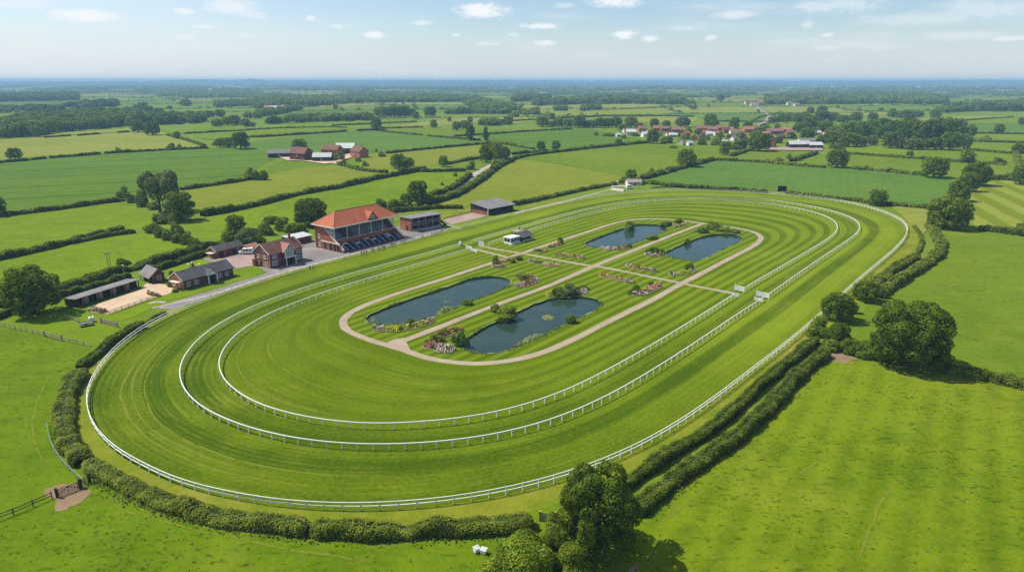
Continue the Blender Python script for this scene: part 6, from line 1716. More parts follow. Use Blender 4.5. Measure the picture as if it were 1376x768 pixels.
# scattered garden trees between the village houses
vt = [(838,186,9,7),(858,176,9,9),(872,186,9,8),(887,183,10,8),(900,176,8,8),(911,183,9,8),(930,191,8,8),(936,180,9,9),(950,188,10,9),(965,189,12,10),(981,186,13,10),(995,186,15,13),(1000,192,14,11),(979,196,11,8),(1012,183,12,11),(1034,186,13,10),(1049,180,9,8),(1060,180,10,8),(1078,190,10,8),(1090,181,12,9),(1106,186,14,9),(1118,187,14,10),(1007,172,10,8),(1027,171,12,9),(1045,172,11,8)]
wd = ['small green garden bush', 'rounded garden bush', 'dense garden bush']
row_ = sorted(vt)
for i, (x, y, w_, h_) in enumerate(row_):
    nm = ['first', 'second', 'third', 'fourth', 'fifth', 'sixth', 'seventh', 'eighth', 'ninth', 'tenth', 'eleventh', 'twelfth', 'thirteenth', 'fourteenth', 'fifteenth', 'sixteenth', 'seventeenth', 'eighteenth', 'nineteenth', 'twentieth', 'twenty first', 'twenty second', 'twenty third', 'twenty fourth', 'twenty fifth'][i]
    tree(x, y, w_ * .95, h_ * .82, 'bush', 'leaf' if i % 3 else 'leaf_dark', nm + ' garden bush from left between the houses of the village', 'bush', 'garden bushes of the village')
# ---------------------------------------------------------------- flower beds on the infield
def flower_mat(name, cols):
    m, nt, out = new_mat(name); n = N(nt)
    v = n.new('ShaderNodeTexVoronoi'); v.inputs['Scale'].default_value = 1.1
    n.set(v.inputs['Vector'], n.pos())
    sp = n.new('ShaderNodeSeparateColor'); nt.links.new(v.outputs['Color'], sp.inputs[0])
    f = n.math('ADD', n.math('MULTIPLY', sp.outputs[0], 0.8), n.math('MULTIPLY', n.math('SUBTRACT', n.noise(n.pos(), 3.0, 2, .6), .5), 0.5), clamp=True)
    k = len(cols)
    n.bsdf(out, n.ramp(f, [(i / k, c) for i, c in enumerate(cols)], 'CONSTANT'), 0.8, 0.15)
    return m
GR = (0.045, 0.085, 0.012); GR2 = (0.08, 0.13, 0.02)
FL = {
 'mixed': flower_mat('mixed_flowers', [(0.70, 0.58, 0.36), GR2, (0.72, 0.28, 0.03), (0.78, 0.70, 0.52), GR2, (0.70, 0.45, 0.05)]),
 'white': flower_mat('white_flowers', [(0.66, 0.58, 0.50), GR2, (0.62, 0.42, 0.36), (0.72, 0.66, 0.58), GR]),
 'pink': flower_mat('pink_flowers', [(0.72, 0.34, 0.24), GR2, (0.74, 0.50, 0.36), (0.68, 0.32, 0.12), (0.76, 0.62, 0.48)]),
 'orange': flower_mat('orange_flowers', [(0.76, 0.30, 0.03), GR2, (0.76, 0.48, 0.08), GR2, (0.70, 0.52, 0.25)]),
 'yellow': flower_mat('yellow_flowers', [(0.78, 0.70, 0.02), GR2, (0.52, 0.56, 0.02), (0.40, 0.45, 0.03), (0.78, 0.68, 0.05)]),
 'red': flower_mat('red_flowers', [(0.36, 0.06, 0.045), GR, (0.50, 0.26, 0.20), (0.24, 0.05, 0.035), (0.60, 0.48, 0.42)]),
}
M['soil'] = mk('bed_soil', (0.075, 0.050, 0.032), (0.05, 0.034, 0.022), 1.5, 0.95)
def bed(pts, width, kinds, label, seed, h=.95, edge=True):
    """a planted bed: soil, a pale edging and drifts of flowers, each drift a part"""
    rg = np.random.default_rng(seed)
    C = resample(smooth_line(line(pts)), .4); nr = normals2(C); n_ = len(C); c0 = C.mean(0)
    o = empty('flower_bed', (c0[0], c0[1], 0)); tag(o, label, 'flower bed', 'flower beds on the infield')
    t = np.linspace(0, 1, n_); ww = width * .5 * np.sqrt(np.clip(1 - (2 * t - 1) ** 6, .08, 1)) * (1 + wobble(n_, .08, 4, rg))
    L = np.vstack([C + nr * ww[:, None], (C - nr * ww[:, None])[::-1]]) - c0
    m = MB(); m.prism([tuple(p) for p in L], 'z', -.1, .14); m.build('soil', M['soil'], o)
    if edge:
        E_ = np.vstack([C + nr * (ww + .12)[:, None], (C - nr * (ww + .12)[:, None])[::-1]]) - c0
        V, Q = tube_np(resample(E_, .8, True), .12, .26, .30, True); link('edging', mesh_np('edging', V, Q, M['stone_edge']), o)
    k = len(kinds); ln = n_ * .4
    for i, kd in enumerate(kinds):
        cnt = int(ln / k * width * 34)
        j = np.clip((i + rg.uniform(-.12, 1.12, cnt)) / k * (n_ - 1), 0, n_ - 1).astype(int)
        s = rg.uniform(-1, 1, cnt)
        hump = (1 - np.abs(s) ** 2.5) * h * (.65 + .35 * np.sin(j * .55 + seed) ** 2) + .12
        P = np.c_[C[j] + nr[j] * (s * ww[j])[:, None] - c0, hump * rg.uniform(.7, 1.1, cnt)]
        D = np.c_[nr[j] * s[:, None], np.full(cnt, .8)]
        V, Q = leaf_quads(P, D, .34, .55, rg=rg)
        mt = FL[kd] if kd in FL else M[kd]
        link('flowers' if kd in FL else 'foliage', mesh_np('flowers', V, Q, mt), o)['kind'] = 'stuff'
    return o
bed([(503,440),(515,443),(532,443.5),(550,441),(567,436),(583,430)], 3.0, ['white', 'yellow', 'yellow', 'yellow', 'mixed'], 'long curved bed of yellow and white at the near end of the left pond', 1)
bed([(573,462),(585,466),(600,470),(611,470)], 4.4, ['red', 'red', 'white', 'white'], 'dark red and white bed at the near corner of the front pond', 2, h=1.1)
bed([(588,455),(600,448),(613,444),(622,444)], 3.2, ['red', 'leaf_hedge', 'orange', 'orange'], 'orange topped bed behind the yellow bush by the front pond', 3, h=1.2)
bed([(692,385),(702,384),(714,380),(722,376)], 3.6, ['white', 'pink', 'pink', 'white'], 'pink and white bed round a green bush at the right end of the left pond', 4, h=1.2)
bed([(693,372),(704,370),(716,372)], 2.2, ['white', 'yellow', 'pink'], 'low pale bed on the back of the pink one beside the left pond', 5)
bed([(735,395),(748,398),(770,397),(788,391)], 3.4, ['yellow', 'leaf_hedge', 'leaf_pale', 'white'], 'shrubby bed with a yellow left end behind the front pond', 6, h=1.0)
bed([(711,351),(724,354),(738,356.5),(752,358)], 2.2, ['white', 'leaf_hedge', 'white', 'pink'], 'straight white bed right of the path junction on the lawn', 7)
bed([(662,358),(670,360),(677,357.5)], 2.6, ['white', 'pink', 'white'], 'small white bed beside the leftmost shrub at the path junction', 8)
bed([(671,352),(680,351),(690,348)], 2.6, ['mixed', 'yellow', 'yellow'], 'yellow bed strung between the two shrubs at the path junction', 9, edge=False)
bed([(716,336.5),(726,338.5),(735,337.5)], 2.4, ['white', 'leaf_hedge', 'mixed'], 'small round bed nearest the pavilion', 10)
bed([(738,333),(746,330),(755,327.5)], 2.6, ['orange', 'mixed', 'orange'], 'small orange bed along the path behind the round one', 11)
bed([(745,342.5),(758,343.5),(772,345),(786,347.5)], 2.6, ['orange', 'mixed', 'orange', 'mixed'], 'straight orange bed on the lawn left of the central path', 12)
bed([(807,333.5),(822,335.5),(838,333.5),(850,330)], 2.8, ['white', 'mixed', 'orange', 'white'], 'orange and white bed at the near side of the back left pond', 13, h=.9)
bed([(902,304),(911,304.5),(920,302)], 3.2, ['white', 'orange', 'mixed'], 'orange bed at the back right end of the back left pond', 14, h=.9)
bed([(867,341.5),(878,344),(891,342.5)], 3.0, ['white', 'white', 'pink'], 'white bed in front of the dark bush left of the back right pond', 15)
bed([(841,356),(852,359.5),(866,362),(882,365)], 2.6, ['white', 'orange', 'mixed', 'white'], 'straight bed with orange ends right of the central crossing', 16)
bed([(899,368),(910,369.5),(922,368),(934,363)], 2.8, ['white', 'yellow', 'yellow', 'white'], 'bright yellow bed beside the small dark conifer', 17)
bed([(806,369.5),(820,373),(834,376),(851,379.5)], 2.6, ['orange', 'mixed', 'orange', 'white'], 'straight orange bed below the cross path', 18)
bed([(848,395),(860,396),(873,390),(886,383)], 3.4, ['white', 'mixed', 'pink', 'pink'], 'pink bed with dark bushes at its near end below the cross path', 19, h=.95)
SH = [ # shrubs
 (508,440,16,8,'leaf_dark','low dark bush at the left tip of the left pond'),
 (553,434,13,9,'leaf_dark','dark round bush on the near bank of the left pond'),
 (571,433,13,7,'leaf','green bush at the right end of the yellow bed'),
 (628,409,16,10,'leaf_dark','dark round bush leaning over the left pond'),
 (680,427,36,20,'leaf_dark','spreading dark juniper on the left bank of the front pond'),
 (665,419,16,13,'leaf','smaller bush behind the spreading juniper'),
 (768,433,18,14,'leaf','round green bush on the right bank of the front pond'),
 (591,458,14,12,'leaf_lime','bright yellow bush in the middle of the red bed'),
 (582,458,14,12,'leaf','dull green bush left of the bright yellow one'),
 (620,465,22,22,'reed','tall reed clump at the near tip of the front pond'),
 (612,459,14,12,'leaf_pale','grey bush between reeds and yellow bush'),
 (706,378,18,12,'leaf','green bush in the middle of the pink bed'),
 (750,398,22,15,'leaf','green bush left in the shrubby bed behind the front pond'),
 (766,396,26,16,'leaf_pale','large grey bush in the shrubby bed behind the front pond'),
 (783,389,16,9,'leaf_dark','dark low bush at the back of the shrubby bed'),
 (666,354,10,12,'leaf_dark','leftmost dark upright shrub at the path junction'),
 (698,349,12,8,'leaf_dark','dark shrub at the right of the path junction'),
 (690,353,8,6,'leaf','little green shrub between the two dark ones at the junction'),
 (753,327,11,9,'leaf_dark','dark shrub at the end of the small orange bed'),
 (843,332,11,7,'leaf_dark','dark shrub at the right end of the bed on the back left pond'),
 (876,321,18,8,'leaf','flat oval bush on the right bank of the back left pond'),
 (846,308,18,12,'leaf_dark','dark round bush on the far bank of the back left pond'),
 (912,299.5,12,8,'leaf_dark','dark shrub behind the orange bed at the pond end'),
 (897,303,18,8,'reed','reedy clump on the far right bank of the back left pond'),
 (958,308,24,13,'leaf','large bush at the middle of the far bank of the back right pond'),
 (943,312,18,9,'leaf_dark','darker bush at the left of the far bank of the back right pond'),
 (973,311,18,10,'leaf_lime','light bush at the right of the far bank of the back right pond'),
 (987,313,14,7,'leaf_pale','grey bush on the far right bank of the back right pond'),
 (924,327,10,7,'leaf_dark','small dark bush on the left bank of the back right pond'),
 (878,340,20,12,'leaf_dark','dark bush above the white bed by the back right pond'),
 (889,341,9,8,'leaf','green bush touching the back right pond'),
 (927,362,14,13,'leaf_dark','small dark conifer like bush at the yellow bed'),
 (858,360,8,5,'leaf_dark','tiny dark shrub in the straight bed with orange ends'),
 (855,392,14,11,'leaf_dark','dark bush at the near end of the pink bed below the cross path'),
 (846,395,10,8,'leaf_dark','second dark bush left of the near end of the pink bed'),
 (875,382,8,5,'leaf_dark','tiny dark shrub behind the pink bed'),
]
for x, y, w_, h_, lf, lb in SH: tree(x, y, w_, h_, 'bush', lf, lb, 'bush', 'bushes of the infield garden', lod='mid')

# water plants
M['lily'] = leaf_mat('lily_pads', (0.09, 0.12, 0.03), (0.17, 0.20, 0.06), (0.30, 0.32, 0.14), trans=.05, clump=1.5)
def pads(poly, cnt, label, seed, size=.55):
    rg = np.random.default_rng(seed); L = line(poly); lo_, hi_ = L.min(0), L.max(0)
    P = rg.uniform(lo_, hi_, (cnt * 4, 2)); P = P[inside(L, P)][:cnt]; k = 8; V = []; F = []
    for i, (x, y) in enumerate(P):
        r = size * rg.uniform(.5, 1.1) * .5; z = WATER_Z + .012 + .004 * (i % 9)
        V += [(x + r * math.cos(a), y + r * math.sin(a), z) for a in np.arange(k) * 2 * math.pi / k]; F.append(tuple(range(i * k, i * k + k)))
    tag(link('lily_pad', mesh_np('lily_pad', V, np.array(F), M['lily'])), label, 'lily pads', None, 'stuff')
pads([(585,421),(590,414),(600,410),(614,411),(606,417),(597,420)], 150, 'patch of lily pads on the near bank of the left pond', 1, .8)
pads([(593,405),(600,402),(608,403),(604,406)], 16, 'few lily pads in the middle of the left pond', 2)
pads([(692,462),(700,455),(715,447),(730,446),(722,453),(705,462)], 110, 'lily pads along the right bank of the front pond', 3)
pads([(728,424),(736,421),(744,424),(741,428),(731,428)], 90, 'round raft of water plants in the front pond', 4, .7)
pads([(494,431),(500,424),(505,424),(502,431)], 30, 'pale water plants at the left tip of the left pond', 5)

# ---------------------------------------------------------------- crossing gates, marker boards
def board(a, b, z0, z1, label, slats=4, cat='gate', name='crossing_gate', tall=None, mat='white'):
    A, B = at(*a), at(*b); d = B - A; L = float(np.linalg.norm(d))
    o = empty(name, (A[0], A[1], 0), math.atan2(d[1], d[0])); tag(o, label, cat, 'white crossing gates of the running rails')
    for x in (0, L): MB().box(x - .07, x + .07, -.07, .07, 0, z1 + .1).build('post', M[mat], o)
    p = MB(); p.box(.07, L - .07, -.03, .03, z0, z1); p.build('panel', M[mat], o)
    q = MB()
    for i in range(slats): z = z0 + (i + .5) * (z1 - z0) / slats; q.box(.2, L * (.5 + .35 * ((i * 7) % 3) / 2), -.045, -.031, z - .04, z + .04)
    q.build('dark_band', M['steel'], o)
    if tall: MB().bar((0, .1, 0), (0, .1, tall), .07, 8).build('tall_post', M[mat], o)
    return o
board((987,391.5), (999.5,394), .6, 2.0, 'white board with a tall post where the inner rail breaks on the right', tall=3.0)
board((984,397.5), (992,399), .1, 1.0, 'low white block at the end of the inner rail below the tall post board')
board((1016,399), (1033,402.5), .5, 1.9, 'wider white board where the middle rail breaks on the right')
board((1013.5,403.5), (1024,406), .2, 1.1, 'low white board under the wider one on the right')
board((626,333.5), (634,335.5), .1, 1.2, 'white gate at the break of the middle rail near the stands')
board((633,337), (641,339.5), .1, 1.1, 'white gate at the break of the innermost rail near the stands')
board((643,330.5), (650,331.5), .1, 2.0, 'square white board right of the break near the stands')
mk_o = empty('marker', (*at(619, 330), 0)); tag(mk_o, 'round grey topped marker where the middle rail breaks near the stands', 'marker', None)
m = MB(); m.lathe([(.75, 0), (.8, .3), (.78, 1.0), (.6, 1.5), (.25, 1.75), (.02, 1.8)], 14); m.build('drum', M['steel'], mk_o, smooth=True)
m = MB(); m.lathe([(.84, .25), (.84, .45)], 14); m.build('band', M['white'], mk_o)

# black screen
sc_ = empty('race_screen', (*at(1050.5, 259.5), 0), R(-14)); tag(sc_, 'black screen on two posts beyond the far rail', 'screen')
MB().box(-2.3, 2.3, -.25, .25, 1.1, 4.0).build('cabinet', M['black'], sc_)
MB().box(-2.1, 2.1, -.29, -.251, 1.3, 3.8).build('display', M['dark'], sc_)
for x in (-1.6, 1.6): MB().box(x - .12, x + .12, -.1, .1, 0, 1.1).build('post', M['steel'], sc_)

# ---------------------------------------------------------------- fences and field gates
def fence(pts, label, rails=(.55, 1.0), h=1.15, sp_=2.2, mat='timber_pale', wr=.09, pw=.11, grp='post and rail fences', smooth=False):
    L = line(pts); L = smooth_line(L, 1) if smooth else L
    C = resample(L, sp_); c0 = C[0]; o = empty('fence', (c0[0], c0[1], 0)); tag(o, label, 'fence', grp)
    D = resample(L, .8)
    for z in rails:
        V, Q = tube_np(D - c0, z, wr * .6, wr * 1.4, False); link('rail', mesh_np('rail', V, Q, M[mat]), o)
    me = bpy.data.meshes.new('post'); mm = MB(); mm.box(-pw / 2, pw / 2, -pw / 2, pw / 2, -.1, h); me.from_pydata(mm.v, [], mm.f); me.materials.append(M[mat])
    for p in C: link('post', me, o, (p[0] - c0[0], p[1] - c0[1], 0))
    return o
fence([(0,438),(20,443),(45,448),(60,451)], 'weathered rail fence from the left edge to the pale gate', mat='timber_pale')
fence([(84,458),(100,461),(122,466)], 'weathered rail fence from the pale gate to the big hedge')
fence([(147,423),(165,416),(185,409),(207,401.5)], 'rail fence along the near side of the sandy stable yard')
fence([(88,428),(98,430),(106,433)], 'short rail fence left of the trailer in the paddock')
fence([(-10,702),(20,691),(45,680),(70,669)], 'dark post fence running from the left edge to the field gate', mat='timber', rails=(.5, .95), sp_=2.6)
fence([(64,572),(66,590),(73,607),(85,624),(99,638),(112,649)], 'thin pale rail behind the wide hedge above the field gate', mat='steel', rails=(.95, .6), wr=.065, pw=.09, h=1.0, sp_=3, smooth=True)
fence([(636,285),(620,289),(597,295)], 'dark low fence along the back of the far paved yard', mat='timber', rails=(.4, .8), h=.9)
fence([(876,253.5),(913,252.5),(950,254)], 'dark fence just above the far rail beside the cottage', mat='timber', rails=(.5, 1.0), sp_=4, wr=.2, pw=.2)
def gate(a, b, label, mat, h=1.25, bars=5, brace=True, thick=.09):
    A, B = at(*a), at(*b); d = B - A; L = float(np.linalg.norm(d))
    o = empty('field_gate', (A[0], A[1], 0), math.atan2(d[1], d[0])); tag(o, label, 'gate')
    for x in (0, L): MB().box(x - .16, x + .16, -.16, .16, -.1, h + .35).build('gate_post', M[mat], o)
    g = MB()
    for i in range(bars): z = .2 + i * (h - .2) / (bars - 1); g.box(.2, L - .2, -.03, .03, z - thick / 2, z + thick / 2)
    for x in (.22, L / 2, L - .3): g.box(x - .04, x + .04, -.055, -.031, .15, h + .05)
    g.build('bars', M[mat], o)
    if brace:
        q = MB(); q.bar((.25, .05, .25), (L / 2, .05, h - .05), .05, 4); q.bar((L - .25, .05, .25), (L / 2, .05, h - .05), .05, 4); q.build('brace', M[mat], o)
    return o
gate((77,668), (108,656), 'dark five barred field gate on bare earth at the lower left', 'timber')
gate((109,655), (121,648), 'narrow dark side gate between the field gate and the hedge', 'timber', bars=4, brace=False)
gate((60,452), (83,458), 'pale weathered gate in the paddock fence at the left', 'timber_pale')
gate((136,434), (158,440), 'pale boarded gate at the edge of the stable lawn', 'timber_pale', bars=6, thick=.16)
gate((726,699), (746,700), 'pale timber gate between the bottom hedge and the big dark tree', 'timber_pale', bars=6, thick=.14)

# ---------------------------------------------------------------- poles and lamps
def pole(x, y, h, label, lamp=False):
    p = at(x, y); o = empty('lamp_post' if lamp else 'utility_pole', (p[0], p[1], 0), R(30)); tag(o, label, 'lamp post' if lamp else 'pole')
    MB().bar((0, 0, -.1), (0, 0, h), .13, 8, .09).build('shaft', M['steel' if lamp else 'timber_pale'], o)
    if lamp: MB().box(-.3, .3, -.18, .18, h, h + .28).build('lamp_head', M['white'], o)
    else:
        MB().box(-.7, .7, -.06, .06, h - .5, h - .38).build('cross_arm', M['timber'], o)
        for s in (-.55, .55): MB().lathe([(.05, h - .38), (.06, h - .3), (.03, h - .22)], 8, (s, 0)).build('insulator', M['white'], o)
pole(146, 361, 5.6, 'left one of two wooden poles in the hedge behind the stables')
pole(149, 359.5, 5.4, 'right one of two wooden poles in the hedge behind the stables')
pole(167, 370, 3.2, 'pale lamp post in the hedge behind the long stable', True)

# ---------------------------------------------------------------- vehicles and trailers
def wheels(o, xs, y, r, w=.22):
    for x in xs:
        for s in (-1, 1):
            t = MB(); n_ = 14
            t.bar((x, s * y - w / 2, r), (x, s * y + w / 2, r), r, n_); q = t.build('wheel', M['rubber'], o)
            MB().bar((x, s * (y + w / 2 * 1.02) - .012, r), (x, s * (y + w / 2 * 1.02) + .012, r), r * .55, 10).build('rim', M['steel'], q)
def van(px, py, ang, label, mat='white', L=5.0, dark='glass'):
    p = at(px, py); o = empty('van', (p[0], p[1], 0), R(ang)); tag(o, label, 'van')
    prof = [(-L / 2, .35), (L / 2 - .1, .35), (L / 2, .6), (L / 2 - .05, 1.05), (L / 2 - .8, 1.25), (L / 2 - 1.5, 2.15), (-L / 2 + .1, 2.2), (-L / 2, 2.0)]
    MB().prism(prof, 'y', -.95, .95).build('body', M[mat], o, bevel=.05)
    MB().slab([(L / 2 - .83, -.80, 1.30), (L / 2 - .83, .80, 1.30), (L / 2 - 1.46, .72, 2.10), (L / 2 - 1.46, -.72, 2.10)], -.04).build('windscreen', M[dark], o)
    for s in (-1, 1):
        for x0, x1 in ((L / 2 - 2.5, L / 2 - 1.6), (L / 2 - 3.6, L / 2 - 2.6), (-L / 2 + .4, L / 2 - 3.8)):
            MB().box(x0, x1, min(s * .94, s * .965), max(s * .94, s * .965), 1.3, 1.95).build('side_window', M[dark], o)
        MB().box(L / 2 - .12, L / 2 + .02, s * .62 - .18, s * .62 + .18, .72, .92).build('headlight', M['steel'], o)
        MB().box(L / 2 - 1.2, L / 2 - 1.05, min(s * .95, s * 1.15), max(s * .95, s * 1.15), 1.3, 1.5).build('mirror', M['black'], o)
    wheels(o, (L / 2 - 1.0, -L / 2 + 1.0), .82, .36)
    return o
van(331, 341, 190, 'white van with dark windows parked between the brick outbuilding and the brick store')
van(846, 253.5, 10, 'white van parked below the pink roofed cottage', L=4.2)
# horse lorry / pavilion lorry, beside the infield pavilion
tr = empty('trailer', (*at(118, 437), 0), R(38)); tag(tr, 'flat grey trailer carrying a white tank on the paddock track', 'trailer')
MB().box(-1.9, 1.2, -.8, .8, .55, .70).build('deck', M['steel'], tr)
MB().bar((1.2, 0, .6), (2.3, 0, .5), .06, 6).build('drawbar', M['black'], tr)
for s in (-1, 1): MB().box(-1.9, 1.2, min(s * .8, s * .76), max(s * .8, s * .76), .7, .95).build('side_board', M['timber_pale'], tr)
wheels(tr, (-.4,), .9, .33)
tk = empty('water_tank', (*at(123.5, 432), 0), R(38)); tag(tk, 'white water tank behind the flat grey trailer', 'tank')
MB().box(-.6, .6, -.55, .55, .15, 1.35).build('tank', M['white'], tk, bevel=.1); MB().box(-.65, .65, -.6, .6, 0, .15).build('pallet', M['timber_pale'], tk); MB().lathe([(.18, 1.35), (.18, 1.45)], 10).build('lid', M['black'], tk)
# two white field troughs at the bottom
for i, (x, y, lb) in enumerate([(640.5, 741, 'left one of two white lidded boxes in the grass at the bottom'), (650, 743, 'right one of two white lidded boxes in the grass at the bottom')]):
    o = empty('storage_box', (*at(x, y), 0), R(35 - 60 * i)); tag(o, lb, 'box', 'white lidded boxes')
    MB().box(-.38, .38, -.30, .30, .12, .62).build('body', M['white'], o, bevel=.03); MB().slab([(-.45, -.37, .66), (.45, -.37, .66), (.45, .37, .80), (-.45, .37, .80)], .1).build('lid', M['sheet'], o)
    for sx in (-.28, .28): MB().box(sx - .05, sx + .05, -.25, .25, 0, .12).build('runner', M['timber'], o)

# garden vases, flowers by the stable yard, signs of use
bed([(119,418),(126,416),(136,418.5),(143,420)], 2.0, ['white', 'red', 'white', 'red'], 'dark red and white bed at the near left corner of the stable yard', 31, h=1.0, edge=False)
bed([(199,394),(206,396.5),(216,399)], 1.4, ['red', 'leaf_dark', 'red'], 'dark reddish shrub bed at the right end of the stable yard', 32, h=1.0, edge=False)
for x, y, w_, h_, lf, lb in [(229,385,9,8,'leaf_dark','dark shrub at the left gable of the brick lodge'),(230,369,8,7,'leaf_dark','dark shrub behind the left end of the lodge roof'),(236,392,10,5,'leaf_dark','low shrub under the lodge canopy'),(197,352,8,6,'leaf','scrub in the hedge behind the open shed'),(165,356,20,11,'leaf_dark','dark bush standing above the hedge behind the two poles'),(125,372,12,7,'leaf_dark','dark lump on the long hedge above the stable roof')]:
    tree(x, y, w_, h_, 'bush', lf, lb, 'bush', 'shrubs by the yards', lod='mid')
ob = empty('stone_monument', (*at(260, 364.5), 0)); tag(ob, 'small pale stone monument with a ball top on the lodge lawn', 'monument')
MB().box(-.55, .55, -.55, .55, 0, .5).build('plinth', M['cream'], ob); MB().lathe([(.3, .5), (.22, .6), (.18, 2.2), (.34, 2.35), (.34, 2.5)], 10).build('shaft', M['cream'], ob); MB().lathe([(.05, 2.5), (.4, 2.75), (.45, 3.0), (.3, 3.3), (.03, 3.4)], 10).build('ball', M['cream'], ob, smooth=True)
for x, y, lb in [(253, 359, 'pale stone urn left of the monument on the lodge lawn'), (268, 359.5, 'pale stone urn right of the monument behind the lodge')]:
    o = empty('stone_urn', (*at(x, y), 0)); tag(o, lb, 'urn', 'stone urns')
    MB().box(-.3, .3, -.3, .3, 0, .4).build('plinth', M['cream'], o); MB().lathe([(.12, .4), (.1, .6), (.42, 1.1), (.5, 1.25), (.44, 1.3)], 12).build('bowl', M['cream'], o)

# ---------------------------------------------------------------- people at the rail
def person_mesh(pose, seed):
    """one skinned figure about 1.75 m tall"""
    rg = random.Random(seed); st_ = .10 if pose == 'stand' else .22
    arm = {'stand': [(.24, .02, 1.12), (.23, .10, .86)], 'lean': [(.25, .20, 1.18), (.20, .42, 1.12)], 'hip': [(.34, .02, 1.12), (.20, .12, .98)]}[pose if pose != 'walk' else 'stand']
    J = {'pel': (0, 0, .93, .135), 'waist': (0, .01, 1.08, .125), 'chest': (0, .01, 1.30, .155), 'neck': (0, .01, 1.48, .06), 'chin': (0, .03, 1.56, .085), 'head': (0, .02, 1.66, .105), 'nose': (0, .115, 1.64, .02), 'crown': (0, 0, 1.74, .06)}
    E_ = [('pel', 'waist'), ('waist', 'chest'), ('chest', 'neck'), ('neck', 'chin'), ('chin', 'head'), ('head', 'crown'), ('head', 'nose')]
    for s, nm in ((-1, 'l'), (1, 'r')):
        J['sh' + nm] = (s * .19, .0, 1.42, .065); J['el' + nm] = (s * arm[0][0], arm[0][1], arm[0][2], .047); J['wr' + nm] = (s * arm[1][0], arm[1][1], arm[1][2], .035); J['ha' + nm] = (s * arm[1][0], arm[1][1] + .04, arm[1][2] - .09, .038)
        f = s * (st_ - .1) * 1.2
        J['hi' + nm] = (s * .09, 0, .88, .10); J['kn' + nm] = (s * .10, f + .02, .49, .068); J['an' + nm] = (s * .11, f * 1.3, .09, .05); J['to' + nm] = (s * .13, f * 1.3 + .16, .045, .042)
        E_ += [('chest', 'sh' + nm), ('sh' + nm, 'el' + nm), ('el' + nm, 'wr' + nm), ('wr' + nm, 'ha' + nm), ('pel', 'hi' + nm), ('hi' + nm, 'kn' + nm), ('kn' + nm, 'an' + nm), ('an' + nm, 'to' + nm)]
    ks = list(J); me = bpy.data.meshes.new('person')
    me.from_pydata([J[k][:3] for k in ks], [(ks.index(a), ks.index(b)) for a, b in E_], [])
    ob_ = bpy.data.objects.new('person_build', me); COL.objects.link(ob_)
    ob_.modifiers.new('skin', 'SKIN'); ob_.modifiers.new('sub', 'SUBSURF').levels = 1
    for i, k in enumerate(ks):
        v = me.skin_vertices[0].data[i]; v.radius = (J[k][3], J[k][3]); v.use_root = (k == 'pel')
    dg_ = bpy.context.evaluated_depsgraph_get(); dg_.update()
    r = bpy.data.meshes.new_from_object(ob_.evaluated_get(dg_)); bpy.data.objects.remove(ob_)
    r.name = 'person'; r.materials.clear()
    for _ in range(4): r.materials.append(M['skin'])
    for p in r.polygons:
        z = p.center.z; x = abs(p.center.x)
        p.material_index = 3 if z > 1.60 and p.center.y < .07 or z > 1.70 else 0 if z > 1.47 else 2 if z < .95 and x < .19 else 1 if (z > 1.0 or x > .16) else 2
        if x > .19 and p.center.z < 1.0 and p.center.z > .7: p.material_index = 0
        if z < .09: p.material_index = 3
        p.use_smooth = True
    return r
POSES = ['stand', 'lean', 'hip', 'walk']
PM = {k: person_mesh(k, i) for i, k in enumerate(POSES)}
CLOTH = {'navy': (0.02, 0.03, 0.08), 'black': (0.012, 0.012, 0.014), 'grey': (0.16, 0.16, 0.17), 'white': (0.75, 0.74, 0.72), 'red': (0.42, 0.04, 0.035), 'blue': (0.06, 0.16, 0.42), 'brown': (0.14, 0.08, 0.045), 'beige': (0.50, 0.41, 0.29), 'hair': (0.045, 0.028, 0.018)}
for k, c in CLOTH.items(): CLOTH[k] = mk('cloth_' + k, c, None, 3, .85)
spots = [(420,364,'navy','black'),(424,363,'white','navy'),(489,344,'black','navy'),(492.5,343,'grey','black'),(495.5,342.5,'red','black'),(503,340.5,'black','grey'),(506,340,'navy','beige'),(512,338,'brown','black'),(515,337.5,'white','grey'),(517.5,336.5,'black','black'),(520,336,'blue','navy'),(530,333,'navy','navy'),(533,332.5,'beige','brown'),(542,328,'black','black'),(544.5,327.5,'red','navy'),(547,327,'grey','black'),(549.5,326,'black','beige'),(570,321,'black','navy'),(572,320.3,'white','black'),(583,317.5,'navy','black'),(586,316.8,'black','grey'),(589,316,'grey','navy'),(592,315.2,'black','black'),(595,314.4,'blue','black'),(597.5,313.6,'brown','navy')]
for i, (x, y, a, b) in enumerate(spots):
    p = at(x, y); p = p + va * 1.3
    ps = POSES[(i * 3 + i // 4) % 4]
    o = link('person', PM[ps]); o.location = (p[0], p[1], .085 if False else .06); o.rotation_euler = (0, 0, AX - math.pi + random.uniform(-.5, .5))
    for si, mm in ((0, M['skin']), (1, CLOTH[a]), (2, CLOTH[b]), (3, CLOTH['hair'] if i % 4 else CLOTH['beige'])):
        o.material_slots[si].link = 'OBJECT'; o.material_slots[si].material = mm
    where = 'in front of the clubhouse' if x < 430 else 'before the left half of the grandstand' if x < 508 else 'before the middle of the grandstand' if x < 536 else 'at the right end of the grandstand' if x < 560 else 'on the apron before the flat roofed stand' if x < 580 else 'along the rail before the flat roofed stand'
    nth = ['leftmost', 'second', 'third', 'fourth', 'fifth', 'sixth', 'seventh'][[s for s in spots if (('c' if s[0] < 430 else 'l' if s[0] < 508 else 'm' if s[0] < 536 else 'r' if s[0] < 560 else 'a' if s[0] < 580 else 'z') == ('c' if x < 430 else 'l' if x < 508 else 'm' if x < 536 else 'r' if x < 560 else 'a' if x < 580 else 'z'))].index((x, y, a, b))]
    tag(o, 'person in %s top standing %s of those %s' % (a, nth, where), 'person', 'people along the grandstand rail')
